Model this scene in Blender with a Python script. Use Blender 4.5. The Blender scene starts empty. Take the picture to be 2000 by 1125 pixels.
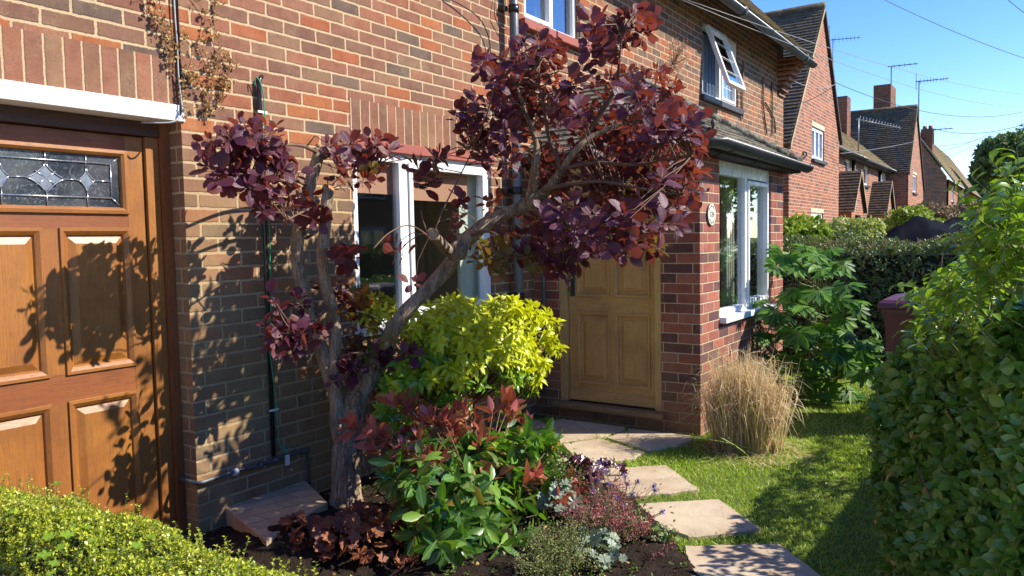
import bpy, math, random
import numpy as np
from mathutils import Vector, noise

random.seed(7)
RNG = np.random.default_rng(11)
R = math.radians

# ------------------------------------------------------------------ camera
TH, PI_, RO = 0.597805, 0.0613194, -0.0191121
FPX = 1500.0
CAM = np.array([0.0, 0.0, 1.5])
_F = np.array([math.cos(TH)*math.cos(PI_), math.sin(TH)*math.cos(PI_), -math.sin(PI_)])
_R = np.array([math.sin(TH), -math.cos(TH), 0.0])
_U = np.cross(_R, _F)
_R2 = _R*math.cos(RO) + _U*math.sin(RO)
_U2 = -_R*math.sin(RO) + _U*math.cos(RO)

scene = bpy.context.scene
cam_data = bpy.data.cameras.new("camera")
cam = bpy.data.objects.new("camera", cam_data)
scene.collection.objects.link(cam)
cam_data.sensor_width = 36.0
cam_data.lens = FPX/2000.0*36.0
cam_data.clip_start = 0.05
cam_data.clip_end = 2000.0
from mathutils import Matrix
m = Matrix(((_R2[0], _U2[0], -_F[0], CAM[0]), (_R2[1], _U2[1], -_F[1], CAM[1]),
            (_R2[2], _U2[2], -_F[2], CAM[2]), (0, 0, 0, 1)))
cam.matrix_world = m
scene.camera = cam

# ------------------------------------------------------------------ sky and sun
SUN_DIR = Vector((0.60, -1.0, 0.93)).normalized()      # towards the sun
world = bpy.data.worlds.new("World")
scene.world = world
world.use_nodes = True
wn = world.node_tree.nodes; wl = world.node_tree.links
for n in list(wn): wn.remove(n)
sky = wn.new('ShaderNodeTexSky'); sky.sky_type = 'NISHITA'; sky.sun_disc = False
sky.sun_elevation = math.asin(SUN_DIR.z)
sky.sun_rotation = math.atan2(SUN_DIR.x, SUN_DIR.y)
sky.altitude = 100; sky.air_density = 1.0; sky.dust_density = 0.1; sky.ozone_density = 3.5
bg = wn.new('ShaderNodeBackground'); bg.inputs['Strength'].default_value = 0.15
wo = wn.new('ShaderNodeOutputWorld')
hsv = wn.new('ShaderNodeHueSaturation'); hsv.inputs['Saturation'].default_value = 1.30; hsv.inputs['Hue'].default_value = 0.516; hsv.inputs['Value'].default_value = 0.87
wl.new(sky.outputs[0], hsv.inputs['Color']); wl.new(hsv.outputs[0], bg.inputs[0]); wl.new(bg.outputs[0], wo.inputs[0])
sun_d = bpy.data.lights.new("sun", 'SUN'); sun_d.energy = 4.15; sun_d.angle = R(0.55)
sun_d.color = (1.0, 0.93, 0.80)
sun_o = bpy.data.objects.new("sun", sun_d); scene.collection.objects.link(sun_o)
sun_o.rotation_euler = SUN_DIR.to_track_quat('Z', 'Y').to_euler()
sun_o.location = (10, -15, 20)
scene.view_settings.view_transform = 'Standard'
scene.view_settings.look = 'None'
scene.view_settings.exposure = 1.06
scene.view_settings.gamma = 1.0
scene.render.film_transparent = False
scene.cycles.max_bounces = 8
scene.cycles.diffuse_bounces = 3
scene.cycles.transparent_max_bounces = 12
scene.cycles.sample_clamp_indirect = 6.0

# ------------------------------------------------------------------ measuring helpers
def ray(px, py):
    return _F + _R2*((px-1000.0)/FPX) + _U2*((562.5-py)/FPX)
def at(px, py, Y):
    d = ray(px, py); return tuple(CAM + d*(Y/d[1]))
def atx(px, py, X):
    d = ray(px, py); return tuple(CAM + d*(X/d[0]))
def atz(px, py, Z=0.0):
    d = ray(px, py); return tuple(CAM + d*((Z-1.5)/d[2]))

COL = scene.collection
def tag(o, label=None, cat=None, group=None, kind=None):
    if label: o['label'] = label
    if cat: o['category'] = cat
    if group: o['group'] = group
    if kind: o['kind'] = kind
    return o
def thing(name, label, cat, loc=(0, 0, 0), group=None, rotz=0.0):
    o = bpy.data.objects.new(name, None); COL.objects.link(o)
    o.location = loc; o.rotation_euler = (0, 0, rotz)
    o.empty_display_size = 0.1
    return tag(o, label, cat, group)

class MB:
    """collects polygons into one mesh; local frame (u,v,n)"""
    def __init__(s):
        s.v = []; s.f = []; s.uv = []; s.mi = []; s.sm = []
        s.O = Vector((0, 0, 0)); s.U = Vector((1, 0, 0)); s.V = Vector((0, 0, 1)); s.N = Vector((0, -1, 0))
    def frame(s, O=(0, 0, 0), U=(1, 0, 0), V=(0, 0, 1), N=(0, -1, 0)):
        s.O, s.U, s.V, s.N = Vector(O), Vector(U), Vector(V), Vector(N); return s
    def P(s, u, v, n): return s.O + s.U*u + s.V*v + s.N*n
    def poly(s, pts, uvs=None, mi=0, smooth=False):
        b = len(s.v)
        s.v += [tuple(p) for p in pts]
        s.f.append(tuple(range(b, b+len(pts))))
        s.uv.append(uvs if uvs else [(0, 0)]*len(pts)); s.mi.append(mi); s.sm.append(smooth)
    def q(s, a, b, c, d, mi=0, swap=False, uo=0.0, vo=0.0):
        """quad from local (u,v,n) points, uv in metres"""
        pts = [s.P(*x) for x in (a, b, c, d)]
        # uv: choose by dominant direction
        us = [x[0] for x in (a, b, c, d)]; ns = [x[2] for x in (a, b, c, d)]; vs = [x[1] for x in (a, b, c, d)]
        ru, rn, rv = max(us)-min(us), max(ns)-min(ns), max(vs)-min(vs)
        if ru < 1e-6: uv = [(x[2]+uo+x[0], x[1]+vo) for x in (a, b, c, d)]
        elif rv < 1e-6: uv = [(x[0]+uo, x[2]+x[1]+vo) for x in (a, b, c, d)]
        else: uv = [(x[0]+uo, x[1]+vo) for x in (a, b, c, d)]
        if swap: uv = [(q_[1], q_[0]) for q_ in uv]
        s.poly(pts, uv, mi)
    def box(s, u0, u1, v0, v1, n0, n1, mi=0, swap=False):
        a = (u0, v0); 
        s.q((u0, v0, n1), (u1, v0, n1), (u1, v1, n1), (u0, v1, n1), mi, swap)
        s.q((u1, v0, n0), (u0, v0, n0), (u0, v1, n0), (u1, v1, n0), mi, swap)
        s.q((u0, v0, n0), (u0, v0, n1), (u0, v1, n1), (u0, v1, n0), mi, swap)
        s.q((u1, v0, n1), (u1, v0, n0), (u1, v1, n0), (u1, v1, n1), mi, swap)
        s.q((u0, v1, n1), (u1, v1, n1), (u1, v1, n0), (u0, v1, n0), mi, swap)
        s.q((u0, v0, n0), (u1, v0, n0), (u1, v0, n1), (u0, v0, n1), mi, swap)
    def wbox(s, x0, x1, y0, y1, z0, z1, mi=0):
        s.frame(); s.box(x0, x1, z0, z1, -y1, -y0, mi)
    def wall(s, u0, u1, v0, v1, holes=(), thick=0.1, reveal=None, top=None, mi=0, uo=0.0, vo=0.0, back=True, n=0.0, ends=True):
        """wall rectangle with rectangular holes (a,b,c,d)=(ua,ub,va,vb); top(u) may give a sloping top"""
        rv = reveal if reveal is not None else thick
        xs = sorted(set([u0, u1]+[h[0] for h in holes]+[h[1] for h in holes]+(list(top[0]) if top else [])))
        xs = [x for x in xs if u0-1e-9 <= x <= u1+1e-9]
        tf = top[1] if top else (lambda u: v1)
        for i in range(len(xs)-1):
            a, b = xs[i], xs[i+1]
            mid = (a+b)/2
            hs = sorted([(h[2], h[3]) for h in holes if h[0] < mid < h[1]])
            cur = v0
            for c, d in hs:
                if c > cur+1e-6:
                    s.q((a, cur, n), (b, cur, n), (b, c, n), (a, c, n), mi, uo=uo, vo=vo)
                    if back: s.q((b, cur, n-thick), (a, cur, n-thick), (a, c, n-thick), (b, c, n-thick), mi, uo=uo, vo=vo)
                cur = d
            s.q((a, cur, n), (b, cur, n), (b, tf(b), n), (a, tf(a), n), mi, uo=uo, vo=vo)
            if back: s.q((b, cur, n-thick), (a, cur, n-thick), (a, tf(a), n-thick), (b, tf(b), n-thick), mi, uo=uo, vo=vo)
            s.q((a, tf(a), n), (b, tf(b), n), (b, tf(b), n-thick), (a, tf(a), n-thick), mi, uo=uo, vo=vo)
        if ends:
            s.q((u0, v0, n-thick), (u0, v0, n), (u0, tf(u0), n), (u0, tf(u0), n-thick), mi, uo=uo, vo=vo)
            s.q((u1, v0, n), (u1, v0, n-thick), (u1, tf(u1), n-thick), (u1, tf(u1), n), mi, uo=uo, vo=vo)
        for a, b, c, d in holes:
            s.q((a, c, n), (a, c, n-rv), (a, d, n-rv), (a, d, n), mi, uo=uo, vo=vo)
            s.q((b, c, n-rv), (b, c, n), (b, d, n), (b, d, n-rv), mi, uo=uo, vo=vo)
            s.q((a, d, n), (a, d, n-rv), (b, d, n-rv), (b, d, n), mi, uo=uo, vo=vo)
            s.q((a, c, n-rv), (a, c, n), (b, c, n), (b, c, n-rv), mi, uo=uo, vo=vo)
    def rings(s, u0, u1, v0, v1, prof, mi=0, cap=True):
        """nested rectangles (inset, n)"""
        for (i0, n0), (i1, n1) in zip(prof[:-1], prof[1:]):
            A = [(u0+i0, v0+i0, n0), (u1-i0, v0+i0, n0), (u1-i0, v1-i0, n0), (u0+i0, v1-i0, n0)]
            B = [(u0+i1, v0+i1, n1), (u1-i1, v0+i1, n1), (u1-i1, v1-i1, n1), (u0+i1, v1-i1, n1)]
            for k in range(4):
                j = (k+1) % 4
                s.q(A[k], A[j], B[j], B[k], mi, swap=(k % 2 == 0))
        if cap:
            i, n = prof[-1]
            s.q((u0+i, v0+i, n), (u1-i, v0+i, n), (u1-i, v1-i, n), (u0+i, v1-i, n), mi)
    def tube(s, pts, rad, sides=8, mi=0, cap=True, smooth=True, jitter=0.0):
        """world-space tube along pts"""
        pts = [Vector(p) for p in pts]; n = len(pts)
        if not isinstance(rad, (list, tuple)): rad = [rad]*n
        b = len(s.v); ref = None
        acc = 0.0
        rings = []
        for i, p in enumerate(pts):
            d = (pts[min(i+1, n-1)] - pts[max(i-1, 0)])
            d = d.normalized() if d.length > 1e-9 else Vector((0, 0, 1))
            if ref is None:
                ref = d.orthogonal().normalized()
            ref = (ref - d*ref.dot(d)).normalized()
            w = d.cross(ref)
            if i: acc += (p-pts[i-1]).length
            for k in range(sides):
                a = 2*math.pi*k/sides
                rr = rad[i]*(1+jitter*noise.noise(Vector((p.x*9+math.cos(a)*1.3, p.y*9+math.sin(a)*1.3, p.z*9))))
                s.v.append(tuple(p + (ref*math.cos(a)+w*math.sin(a))*rr))
            rings.append(acc)
        for i in range(n-1):
            for k in range(sides):
                j = (k+1) % sides
                s.f.append((b+i*sides+k, b+i*sides+j, b+(i+1)*sides+j, b+(i+1)*sides+k))
                u0 = k/sides; u1 = (k+1)/sides
                s.uv.append([(u0, rings[i]), (u1, rings[i]), (u1, rings[i+1]), (u0, rings[i+1])])
                s.mi.append(mi); s.sm.append(smooth)
        if cap:
            s.f.append(tuple(b+k for k in reversed(range(sides)))); s.uv.append([(0, 0)]*sides); s.mi.append(mi); s.sm.append(False)
            s.f.append(tuple(b+(n-1)*sides+k for k in range(sides))); s.uv.append([(0, 0)]*sides); s.mi.append(mi); s.sm.append(False)
    def build(s, name, mats, parent=None, bevel=0.0, origin=None):
        me = bpy.data.meshes.new(name)
        me.from_pydata(s.v, [], s.f)
        uvl = me.uv_layers.new(name="UVMap")
        flat = [c for f in s.uv for p in f for c in p]
        uvl.data.foreach_set("uv", flat)
        if not isinstance(mats, (list, tuple)): mats = [mats]
        for mt in mats: me.materials.append(mt)
        me.polygons.foreach_set("material_index", s.mi)
        me.polygons.foreach_set("use_smooth", s.sm)
        me.update()
        o = bpy.data.objects.new(name, me); COL.objects.link(o)
        if parent is not None:
            o.parent = parent
            pl = Vector(parent.location)
            if parent.parent: pl = pl + Vector(parent.parent.location)
            if pl.length > 0:
                me.transform(Matrix.Translation(-pl))
        if bevel > 0:
            bm_ = o.modifiers.new("bevel", 'BEVEL'); bm_.width = bevel; bm_.segments = 2; bm_.limit_method = 'ANGLE'; bm_.angle_limit = R(40)
            w_ = o.modifiers.new("weld", 'WELD'); w_.merge_threshold = 0.0001
            # weld first
            o.modifiers.move(1, 0)
        return o

def smooth_path(pts, sub=6):
    """Catmull-Rom through points (tuples of any length)"""
    P = [np.array(p, float) for p in pts]
    if len(P) < 3: 
        return [tuple(P[0]*(1-t)+P[-1]*t) for t in np.linspace(0, 1, sub+1)]
    out = []
    for i in range(len(P)-1):
        p0 = P[max(i-1, 0)]; p1 = P[i]; p2 = P[i+1]; p3 = P[min(i+2, len(P)-1)]
        for k in range(sub):
            t = k/sub
            out.append(tuple(0.5*((2*p1)+(-p0+p2)*t+(2*p0-5*p1+4*p2-p3)*t*t+(-p0+3*p1-3*p2+p3)*t**3)))
    out.append(tuple(P[-1]))
    return out

# ------------------------------------------------------------------ materials
class NT:
    def __init__(s, name):
        s.m = bpy.data.materials.new(name); s.m.use_nodes = True
        s.t = s.m.node_tree; s.n = s.t.nodes; s.l = s.t.links
        for x in list(s.n): s.n.remove(x)
        s.out = s.n.new('ShaderNodeOutputMaterial')
    def new(s, t, **kw):
        x = s.n.new(t)
        for k, v in kw.items():
            if hasattr(x, k): setattr(x, k, v)
        return x
    def link(s, a, b): s.l.new(a, b)
    def val(s, x, inp):
        if isinstance(x, (int, float)): inp.default_value = x
        elif isinstance(x, (tuple, list)): inp.default_value = x if len(inp.default_value) == len(x) else (*x, 1.0)
        else: s.l.new(x, inp)
    def math(s, op, a, b=None, c=None, clamp=False):
        x = s.n.new('ShaderNodeMath'); x.operation = op; x.use_clamp = clamp
        s.val(a, x.inputs[0])
        if b is not None: s.val(b, x.inputs[1])
        if c is not None: s.val(c, x.inputs[2])
        return x.outputs[0]
    def mix(s, f, a, b, mode='MIX'):
        x = s.n.new('ShaderNodeMix'); x.data_type = 'RGBA'; x.blend_type = mode; x.clamp_factor = True
        s.val(f, x.inputs[0]); 
        s.val(a if not isinstance(a, tuple) else (*a[:3], 1.0), x.inputs[6]); s.val(b if not isinstance(b, tuple) else (*b[:3], 1.0), x.inputs[7])
        return x.outputs[2]
    def noise(s, vec, scale, detail=3, rough=0.5, dim='3D', dist=0.0):
        x = s.n.new('ShaderNodeTexNoise'); x.noise_dimensions = dim
        if vec is not None: s.l.new(vec, x.inputs['Vector'])
        x.inputs['Scale'].default_value = scale; x.inputs['Detail'].default_value = detail
        x.inputs['Roughness'].default_value = rough; x.inputs['Distortion'].default_value = dist
        return x.outputs[0], x.outputs[1]
    def ramp(s, f, stops, interp='LINEAR'):
        x = s.n.new('ShaderNodeValToRGB'); s.val(f, x.inputs[0])
        cr = x.color_ramp; cr.interpolation = interp
        while len(cr.elements) > 1: cr.elements.remove(cr.elements[0])
        for i, (p, c) in enumerate(stops):
            e = cr.elements[0] if i == 0 else cr.elements.new(p)
            e.position = p; e.color = (*c[:3], 1.0)
        return x.outputs[0]
    def rng(s, v, a, b, c=0.0, d=1.0, kind='LINEAR'):
        x = s.n.new('ShaderNodeMapRange'); x.interpolation_type = kind
        s.val(v, x.inputs[0])
        for i, q in enumerate((a, b, c, d)): s.val(q, x.inputs[1+i])
        return x.outputs[0]
    def comb(s, x, y, z=0.0):
        c = s.n.new('ShaderNodeCombineXYZ'); s.val(x, c.inputs[0]); s.val(y, c.inputs[1]); s.val(z, c.inputs[2]); return c.outputs[0]
    def sep(s, v):
        c = s.n.new('ShaderNodeSeparateXYZ'); s.l.new(v, c.inputs[0]); return c.outputs
    def uv(s): return s.n.new('ShaderNodeUVMap').outputs[0]
    def pos(s): return s.n.new('ShaderNodeNewGeometry').outputs['Position']
    def island(s): return s.n.new('ShaderNodeNewGeometry').outputs['Random Per Island']
    def scale(s, v, sc):
        x = s.n.new('ShaderNodeVectorMath'); x.operation = 'MULTIPLY'; s.l.new(v, x.inputs[0]); x.inputs[1].default_value = sc; return x.outputs[0]
    def bump(s, h, strength=0.5, dist=0.01, normal=None):
        x = s.n.new('ShaderNodeBump'); s.val(h, x.inputs['Height']); x.inputs['Strength'].default_value = strength
        x.inputs['Distance'].default_value = dist
        if normal is not None: s.l.new(normal, x.inputs['Normal'])
        return x.outputs[0]
    def bsdf(s, color, rough=0.6, normal=None, metal=0.0, spec=0.5, coat=0.0, coat_r=0.1):
        b = s.n.new('ShaderNodeBsdfPrincipled'); s.val(color if not isinstance(color, tuple) else (*color[:3], 1.0), b.inputs['Base Color'])
        s.val(rough, b.inputs['Roughness']); s.val(metal, b.inputs['Metallic']); s.val(spec, b.inputs['Specular IOR Level'])
        b.inputs['Coat Weight'].default_value = coat; b.inputs['Coat Roughness'].default_value = coat_r
        if normal is not None: s.l.new(normal, b.inputs['Normal'])
        return b.outputs[0]
    def done(s, sh): s.l.new(sh, s.out.inputs[0]); return s.m

def mat_simple(name, col, rough=0.6, metal=0.0, var=0.12, nscale=20, bump=0.1, bdist=0.002, coat=0.0, spec=0.5):
    t = NT(name); p = t.pos(); f, _ = t.noise(p, nscale, 4, 0.6)
    f2, _ = t.noise(p, nscale*0.13, 3, 0.6)
    dark = tuple(c*(1-var*2) for c in col[:3]); light = tuple(min(1, c*(1+var)) for c in col[:3])
    c = t.mix(t.rng(t.math('MULTIPLY_ADD', f, 0.5, t.math('MULTIPLY', f2, 0.5)), 0.3, 0.7), dark, light)
    return t.done(t.bsdf(c, t.rng(f, 0.2, 0.8, max(0.02, rough-0.08), min(1, rough+0.08)), t.bump(f, bump, bdist), metal, spec, coat))

def mat_brick(name, palette, mortar, L=0.2355, C=0.0762, joint=0.0074, vo=0.0, speck=0.5, stain=None, edge_n=0.004, rough=0.88, bdist=0.006, seed=0.0, dull=0.0):
    t = NT(name); uv = t.uv(); su = t.sep(uv)
    nf, nc = t.noise(uv, 22.0, 3, 0.6, '2D'); nf2, nc2 = t.noise(uv, 90.0, 2, 0.6, '2D')
    ns = t.sep(nc)
    u = t.math('ADD', su[0], t.math('MULTIPLY', t.math('SUBTRACT', ns[0], 0.5), edge_n*1.6))
    v = t.math('ADD', su[1], t.math('MULTIPLY', t.math('SUBTRACT', ns[1], 0.5), edge_n*1.3))
    vr = t.math('DIVIDE', t.math('SUBTRACT', v, vo), C)
    row = t.math('FLOOR', vr)
    par = t.math('MULTIPLY', t.math('FLOORED_MODULO', row, 2.0), 0.5)
    wr = t.new('ShaderNodeTexWhiteNoise', noise_dimensions='1D'); t.link(row, wr.inputs['W'])
    jit = t.math('MULTIPLY', t.math('SUBTRACT', wr.outputs[0], 0.5), 0.10)
    ur = t.math('ADD', t.math('ADD', t.math('DIVIDE', u, L), par), jit)
    col = t.math('FLOOR', ur)
    fu = t.math('MULTIPLY', t.math('FRACT', ur), L); fv = t.math('MULTIPLY', t.math('FRACT', vr), C)
    du = t.math('MINIMUM', fu, t.math('SUBTRACT', L, fu)); dv = t.math('MINIMUM', fv, t.math('SUBTRACT', C, fv))
    d = t.math('SMOOTH_MIN', du, dv, 0.008)
    dn = t.math('ADD', d, t.math('MULTIPLY', t.math('SUBTRACT', nf2, 0.5), edge_n))
    mask = t.rng(dn, joint-0.0024, joint-0.0004, kind='SMOOTHSTEP')
    wn_ = t.new('ShaderNodeTexWhiteNoise', noise_dimensions='2D'); t.link(t.comb(t.math('ADD', col, seed), row), wn_.inputs['Vector'])
    rnd = wn_.outputs[0]; wc = t.sep(wn_.outputs[1])
    stops = []
    for i, c in enumerate(palette): stops.append((i/len(palette), c))
    base = t.ramp(rnd, stops, 'CONSTANT')
    # per brick brightness, drag marks and specks
    base = t.mix(t.rng(wc[1], 0, 1, 0.0, 0.45), base, t.mix(1.0, base, (0.72, 0.72, 0.74), 'MULTIPLY'))
    ovec = t.comb(t.math('ADD', su[0], t.math('MULTIPLY', wc[0], 7.0)), t.math('ADD', su[1], t.math('MULTIPLY', wc[2], 7.0)))
    f1, _ = t.noise(t.scale(ovec, (60, 16, 1)), 1.0, 4, 0.65, '2D')
    f2, _ = t.noise(ovec, 9.0, 3, 0.6, '2D')
    f3, _ = t.noise(uv, 420.0, 2, 0.7, '2D')
    base = t.mix(t.rng(f1, 0.35, 0.75, 0.0, 0.55), base, t.mix(1.0, base, (1.35, 1.3, 1.22), 'MULTIPLY'))
    base = t.mix(t.rng(f2, 0.45, 0.7, 0.0, 0.6), base, t.mix(1.0, base, (0.68, 0.66, 0.68), 'MULTIPLY'))
    pits = t.rng(f3, 0.30, 0.40, speck, 0.0)
    base = t.mix(pits, base, (0.02, 0.016, 0.014))
    # darker arris
    base = t.mix(t.rng(dn, joint, joint+0.005, 0.2, 0.0), base, t.mix(1.0, base, (0.5, 0.45, 0.42), 'MULTIPLY'))
    sm, _ = t.noise(uv, 3.1, 5, 0.75, '2D')
    base = t.mix(t.math('MULTIPLY', t.rng(sm, 0.50, 0.72, 0.0, 0.42), t.rng(nf2, 0.35, 0.65)), base, tuple(c*0.72 for c in mortar))
    m1, _ = t.noise(uv, 160.0, 3, 0.7, '2D')
    mort = t.mix(t.rng(m1, 0.3, 0.7), tuple(c*0.78 for c in mortar), tuple(min(1, c*1.1) for c in mortar))
    c = t.mix(mask, mort, base)
    if stain:
        c = stain(t, c, su, mask)
    hn, _ = t.noise(uv, 130.0, 4, 0.7, '2D')
    h = t.math('ADD', t.math('MULTIPLY', t.rng(dn, joint-0.0035, joint+0.003, kind='SMOOTHSTEP'), 0.7), t.math('MULTIPLY', hn, 0.45))
    h = t.math('SUBTRACT', h, t.math('MULTIPLY', pits, 0.25))
    h = t.math('ADD', h, t.math('MULTIPLY', wc[0], 0.3))
    return t.done(t.bsdf(c, rough, t.bump(h, 0.8, bdist), spec=0.25))

PAL_OLD = [(0.245, 0.112, 0.074), (0.205, 0.100, 0.074), (0.125, 0.092, 0.078), (0.31, 0.105, 0.050), (0.235, 0.115, 0.085), (0.185, 0.110, 0.082),
           (0.26, 0.100, 0.062), (0.105, 0.088, 0.080), (0.225, 0.130, 0.090), (0.33, 0.125, 0.052), (0.19, 0.120, 0.086), (0.165, 0.092, 0.074),
           (0.255, 0.115, 0.080), (0.23, 0.145, 0.10), (0.215, 0.105, 0.080), (0.14, 0.105, 0.090)]
PAL_OLD = [((r*1.16)*0.84+0.235*0.16, (g*1.02)*0.84+0.115*0.16, (b*0.86)*0.84+0.072*0.16) for r, g, b in PAL_OLD]
PAL_BAY = [(0.235, 0.072, 0.050), (0.20, 0.064, 0.048), (0.265, 0.085, 0.058), (0.105, 0.046, 0.044), (0.22, 0.078, 0.058), (0.16, 0.056, 0.048), (0.25, 0.09, 0.07), (0.09, 0.042, 0.044)]
PAL_BAY = [(r*1.38, g*1.42, b*1.35) for r, g, b in PAL_BAY]
PAL_FAR = [(0.33, 0.115, 0.066), (0.27, 0.092, 0.060), (0.38, 0.13, 0.07), (0.20, 0.088, 0.066), (0.31, 0.12, 0.08), (0.36, 0.115, 0.06), (0.16, 0.085, 0.07), (0.34, 0.14, 0.085)]

def algae_and_shade_lift(t, c, su, mask):
    n, _ = t.noise(t.uv(), 1.6, 4, 0.6, '2D'); n2, _ = t.noise(t.uv(), 7.0, 4, 0.7, '2D')
    hgt = t.rng(su[1], 0.2, 2.1, 1.0, 0.0)
    side = t.rng(su[0], 3.0, 4.2, 1.0, 0.15)
    f = t.math('MULTIPLY', t.math('MULTIPLY', t.math('POWER', hgt, 0.55), side), t.rng(t.math('ADD', n, t.math('MULTIPLY', n2, 0.35)), 0.42, 0.75, 0.25, 1.0))
    green = t.mix(n2, (0.25, 0.18, 0.085), (0.40, 0.29, 0.14))  # algae tone, also warmed and brightened to lift the wall's shade
    return t.mix(t.math('MULTIPLY', f, 0.72), c, green)

def dampbase(t, c, su, mask):
    n, _ = t.noise(t.uv(), 5.0, 4, 0.6, '2D')
    f = t.math('MULTIPLY', t.rng(su[1], 0.05, 0.75, 1.0, 0.0), t.rng(n, 0.25, 0.6))
    return t.mix(t.math('MULTIPLY', f, 0.7), c, (0.25, 0.17, 0.09))

M = {}
M['brick'] = mat_brick('weathered_brick', PAL_OLD, (0.53, 0.385, 0.225), vo=0.02, stain=algae_and_shade_lift, edge_n=0.0062)
M['soldier'] = mat_brick('soldier_brick', [PAL_OLD[i] for i in (1, 4, 5, 10, 8, 12, 14, 13, 1, 4, 11)], (0.53, 0.385, 0.225), L=1.0, C=0.0815, joint=0.0060, vo=0.02)
M['brick_bay'] = mat_brick('bay_brick', PAL_BAY, (0.54, 0.41, 0.26), vo=0.01, speck=0.15, edge_n=0.0022, joint=0.0056, stain=dampbase, seed=3.0)
M['brick_stack'] = mat_brick('shaded_stack_brick', [tuple(v*0.62 for v in c) for c in PAL_FAR], (0.30, 0.22, 0.16), vo=0.01, speck=0.0, joint=0.0065, edge_n=0.002, seed=5.0)  # street brick palette darkened, so the stacks' shaded sides are painted in
M['brick_far'] = mat_brick('street_brick', PAL_FAR, (0.60, 0.43, 0.29), vo=0.01, speck=0.0, joint=0.0075, edge_n=0.002, seed=9.0)

def mat_wood(name, c1, c2, c3, coat=0.12, rough=0.46, gscale=1.0, wear=0.0, wearcol=(0.5, 0.3, 0.12)):
    """uv metres, grain along v"""
    t = NT(name); uv = t.uv()
    big, _ = t.noise(t.scale(uv, (3.0*gscale, 1.4*gscale, 1)), 1.0, 3, 0.5, '2D', 1.2)
    g1, _ = t.noise(t.scale(uv, (170*gscale, 5.5*gscale, 1)), 1.0, 5, 0.65, '2D', 0.3)
    g2, _ = t.noise(t.scale(uv, (420*gscale, 26*gscale, 1)), 1.0, 3, 0.6, '2D')
    c = t.mix(t.rng(big, 0.3, 0.7), c1, c2)
    c = t.mix(t.rng(g1, 0.45, 0.72, 0.0, 0.75), c, c3)
    c = t.mix(t.rng(g2, 0.56, 0.72, 0.0, 0.6), c, tuple(x*0.45 for x in c3))
    gr_, _ = t.noise(uv, 2.3, 5, 0.7, '2D'); c = t.mix(t.rng(gr_, 0.52, 0.75, 0.0, 0.5), c, tuple(x*0.5 for x in c2))
    if wear > 0:
        w, _ = t.noise(uv, 11.0, 4, 0.65, '2D')
        c = t.mix(t.rng(w, 0.60, 0.72, 0.0, wear), c, wearcol)
    h = t.math('ADD', t.math('MULTIPLY', g1, 0.6), g2)
    return t.done(t.bsdf(c, t.rng(g2, 0.3, 0.7, rough-0.06, rough+0.14), t.bump(h, 0.25, 0.0015), coat=coat, coat_r=0.28))
M['wood_gold'] = mat_wood('golden_varnished_wood', (0.35, 0.138, 0.022), (0.28, 0.100, 0.020), (0.20, 0.065, 0.015))
M['wood_red'] = mat_wood('red_brown_varnished_wood', (0.28, 0.090, 0.022), (0.22, 0.066, 0.019), (0.15, 0.042, 0.015))
M['wood_dark'] = mat_wood('dark_stained_wood', (0.085, 0.030, 0.016), (0.065, 0.024, 0.014), (0.04, 0.015, 0.01), coat=0.1)
M['wood_oak'] = mat_wood('worn_oak_stain', (0.58, 0.335, 0.125), (0.50, 0.285, 0.105), (0.30, 0.165, 0.06), coat=0.05, rough=0.55, wear=0.35, wearcol=(0.42, 0.26, 0.11))
M['wood_oak_trim'] = mat_wood('oak_frame_stain', (0.60, 0.38, 0.16), (0.54, 0.34, 0.14), (0.36, 0.22, 0.09), coat=0.05, rough=0.5)
M['wood_step'] = mat_wood('weathered_threshold_wood', (0.32, 0.20, 0.095), (0.25, 0.16, 0.08), (0.12, 0.08, 0.05), coat=0.0, rough=0.75, wear=0.7, wearcol=(0.1, 0.08, 0.06))
M['upvc'] = mat_simple('white_upvc', (0.80, 0.81, 0.82), 0.28, var=0.02, nscale=6, bump=0.02)
M['lintel'] = mat_simple('white_painted_render', (0.80, 0.79, 0.76), 0.8, var=0.04, nscale=90, bump=0.6, bdist=0.002)
M['red_paint'] = mat_simple('red_painted_concrete', (0.33, 0.085, 0.06), 0.75, var=0.12, nscale=40, bump=0.3)
M['gutter_grey'] = mat_simple('grey_weathered_gutter', (0.115, 0.13, 0.145), 0.35, var=0.28, nscale=9, bump=0.1)
M['gutter_black'] = mat_simple('black_gutter', (0.060, 0.066, 0.070), 0.45, var=0.3, nscale=14, bump=0.15)
M['pipe_grey'] = mat_simple('grey_plastic_pipe', (0.13, 0.145, 0.16), 0.35, var=0.1, nscale=12)
M['pipe_black'] = mat_simple('black_pipe', (0.018, 0.018, 0.02), 0.3, var=0.2, nscale=20)
M['pipe_lead'] = mat_simple('old_lead_pipe', (0.13, 0.14, 0.15), 0.5, metal=0.4, var=0.35, nscale=60, bump=0.6, bdist=0.003)
M['cable_grey'] = mat_simple('grey_cable', (0.42, 0.42, 0.42), 0.5, var=0.1)
M['cable_green'] = mat_simple('green_cable', (0.03, 0.30, 0.16), 0.4, var=0.05)
M['white_plastic'] = mat_simple('white_clip', (0.72, 0.72, 0.70), 0.4, var=0.05)
M['iron'] = mat_simple('painted_iron', (0.05, 0.055, 0.055), 0.5, var=0.3, nscale=50, bump=0.3)
M['brass'] = mat_simple('aged_brass', (0.35, 0.30, 0.18), 0.3, metal=0.9, var=0.3, nscale=80)
M['soffit'] = mat_simple('black_stained_timber', (0.020, 0.019, 0.018), 0.7, var=0.2, nscale=30)
M['room'] = mat_simple('dim_room_wall', (0.30, 0.28, 0.24), 0.9, var=0.1, nscale=2)
M['blind'] = mat_simple('terracotta_blind', (0.72, 0.32, 0.20), 0.85, var=0.06, nscale=30)
M['curtain'] = mat_simple('cream_curtain', (0.80, 0.76, 0.62), 0.9, var=0.05, nscale=12)
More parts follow.
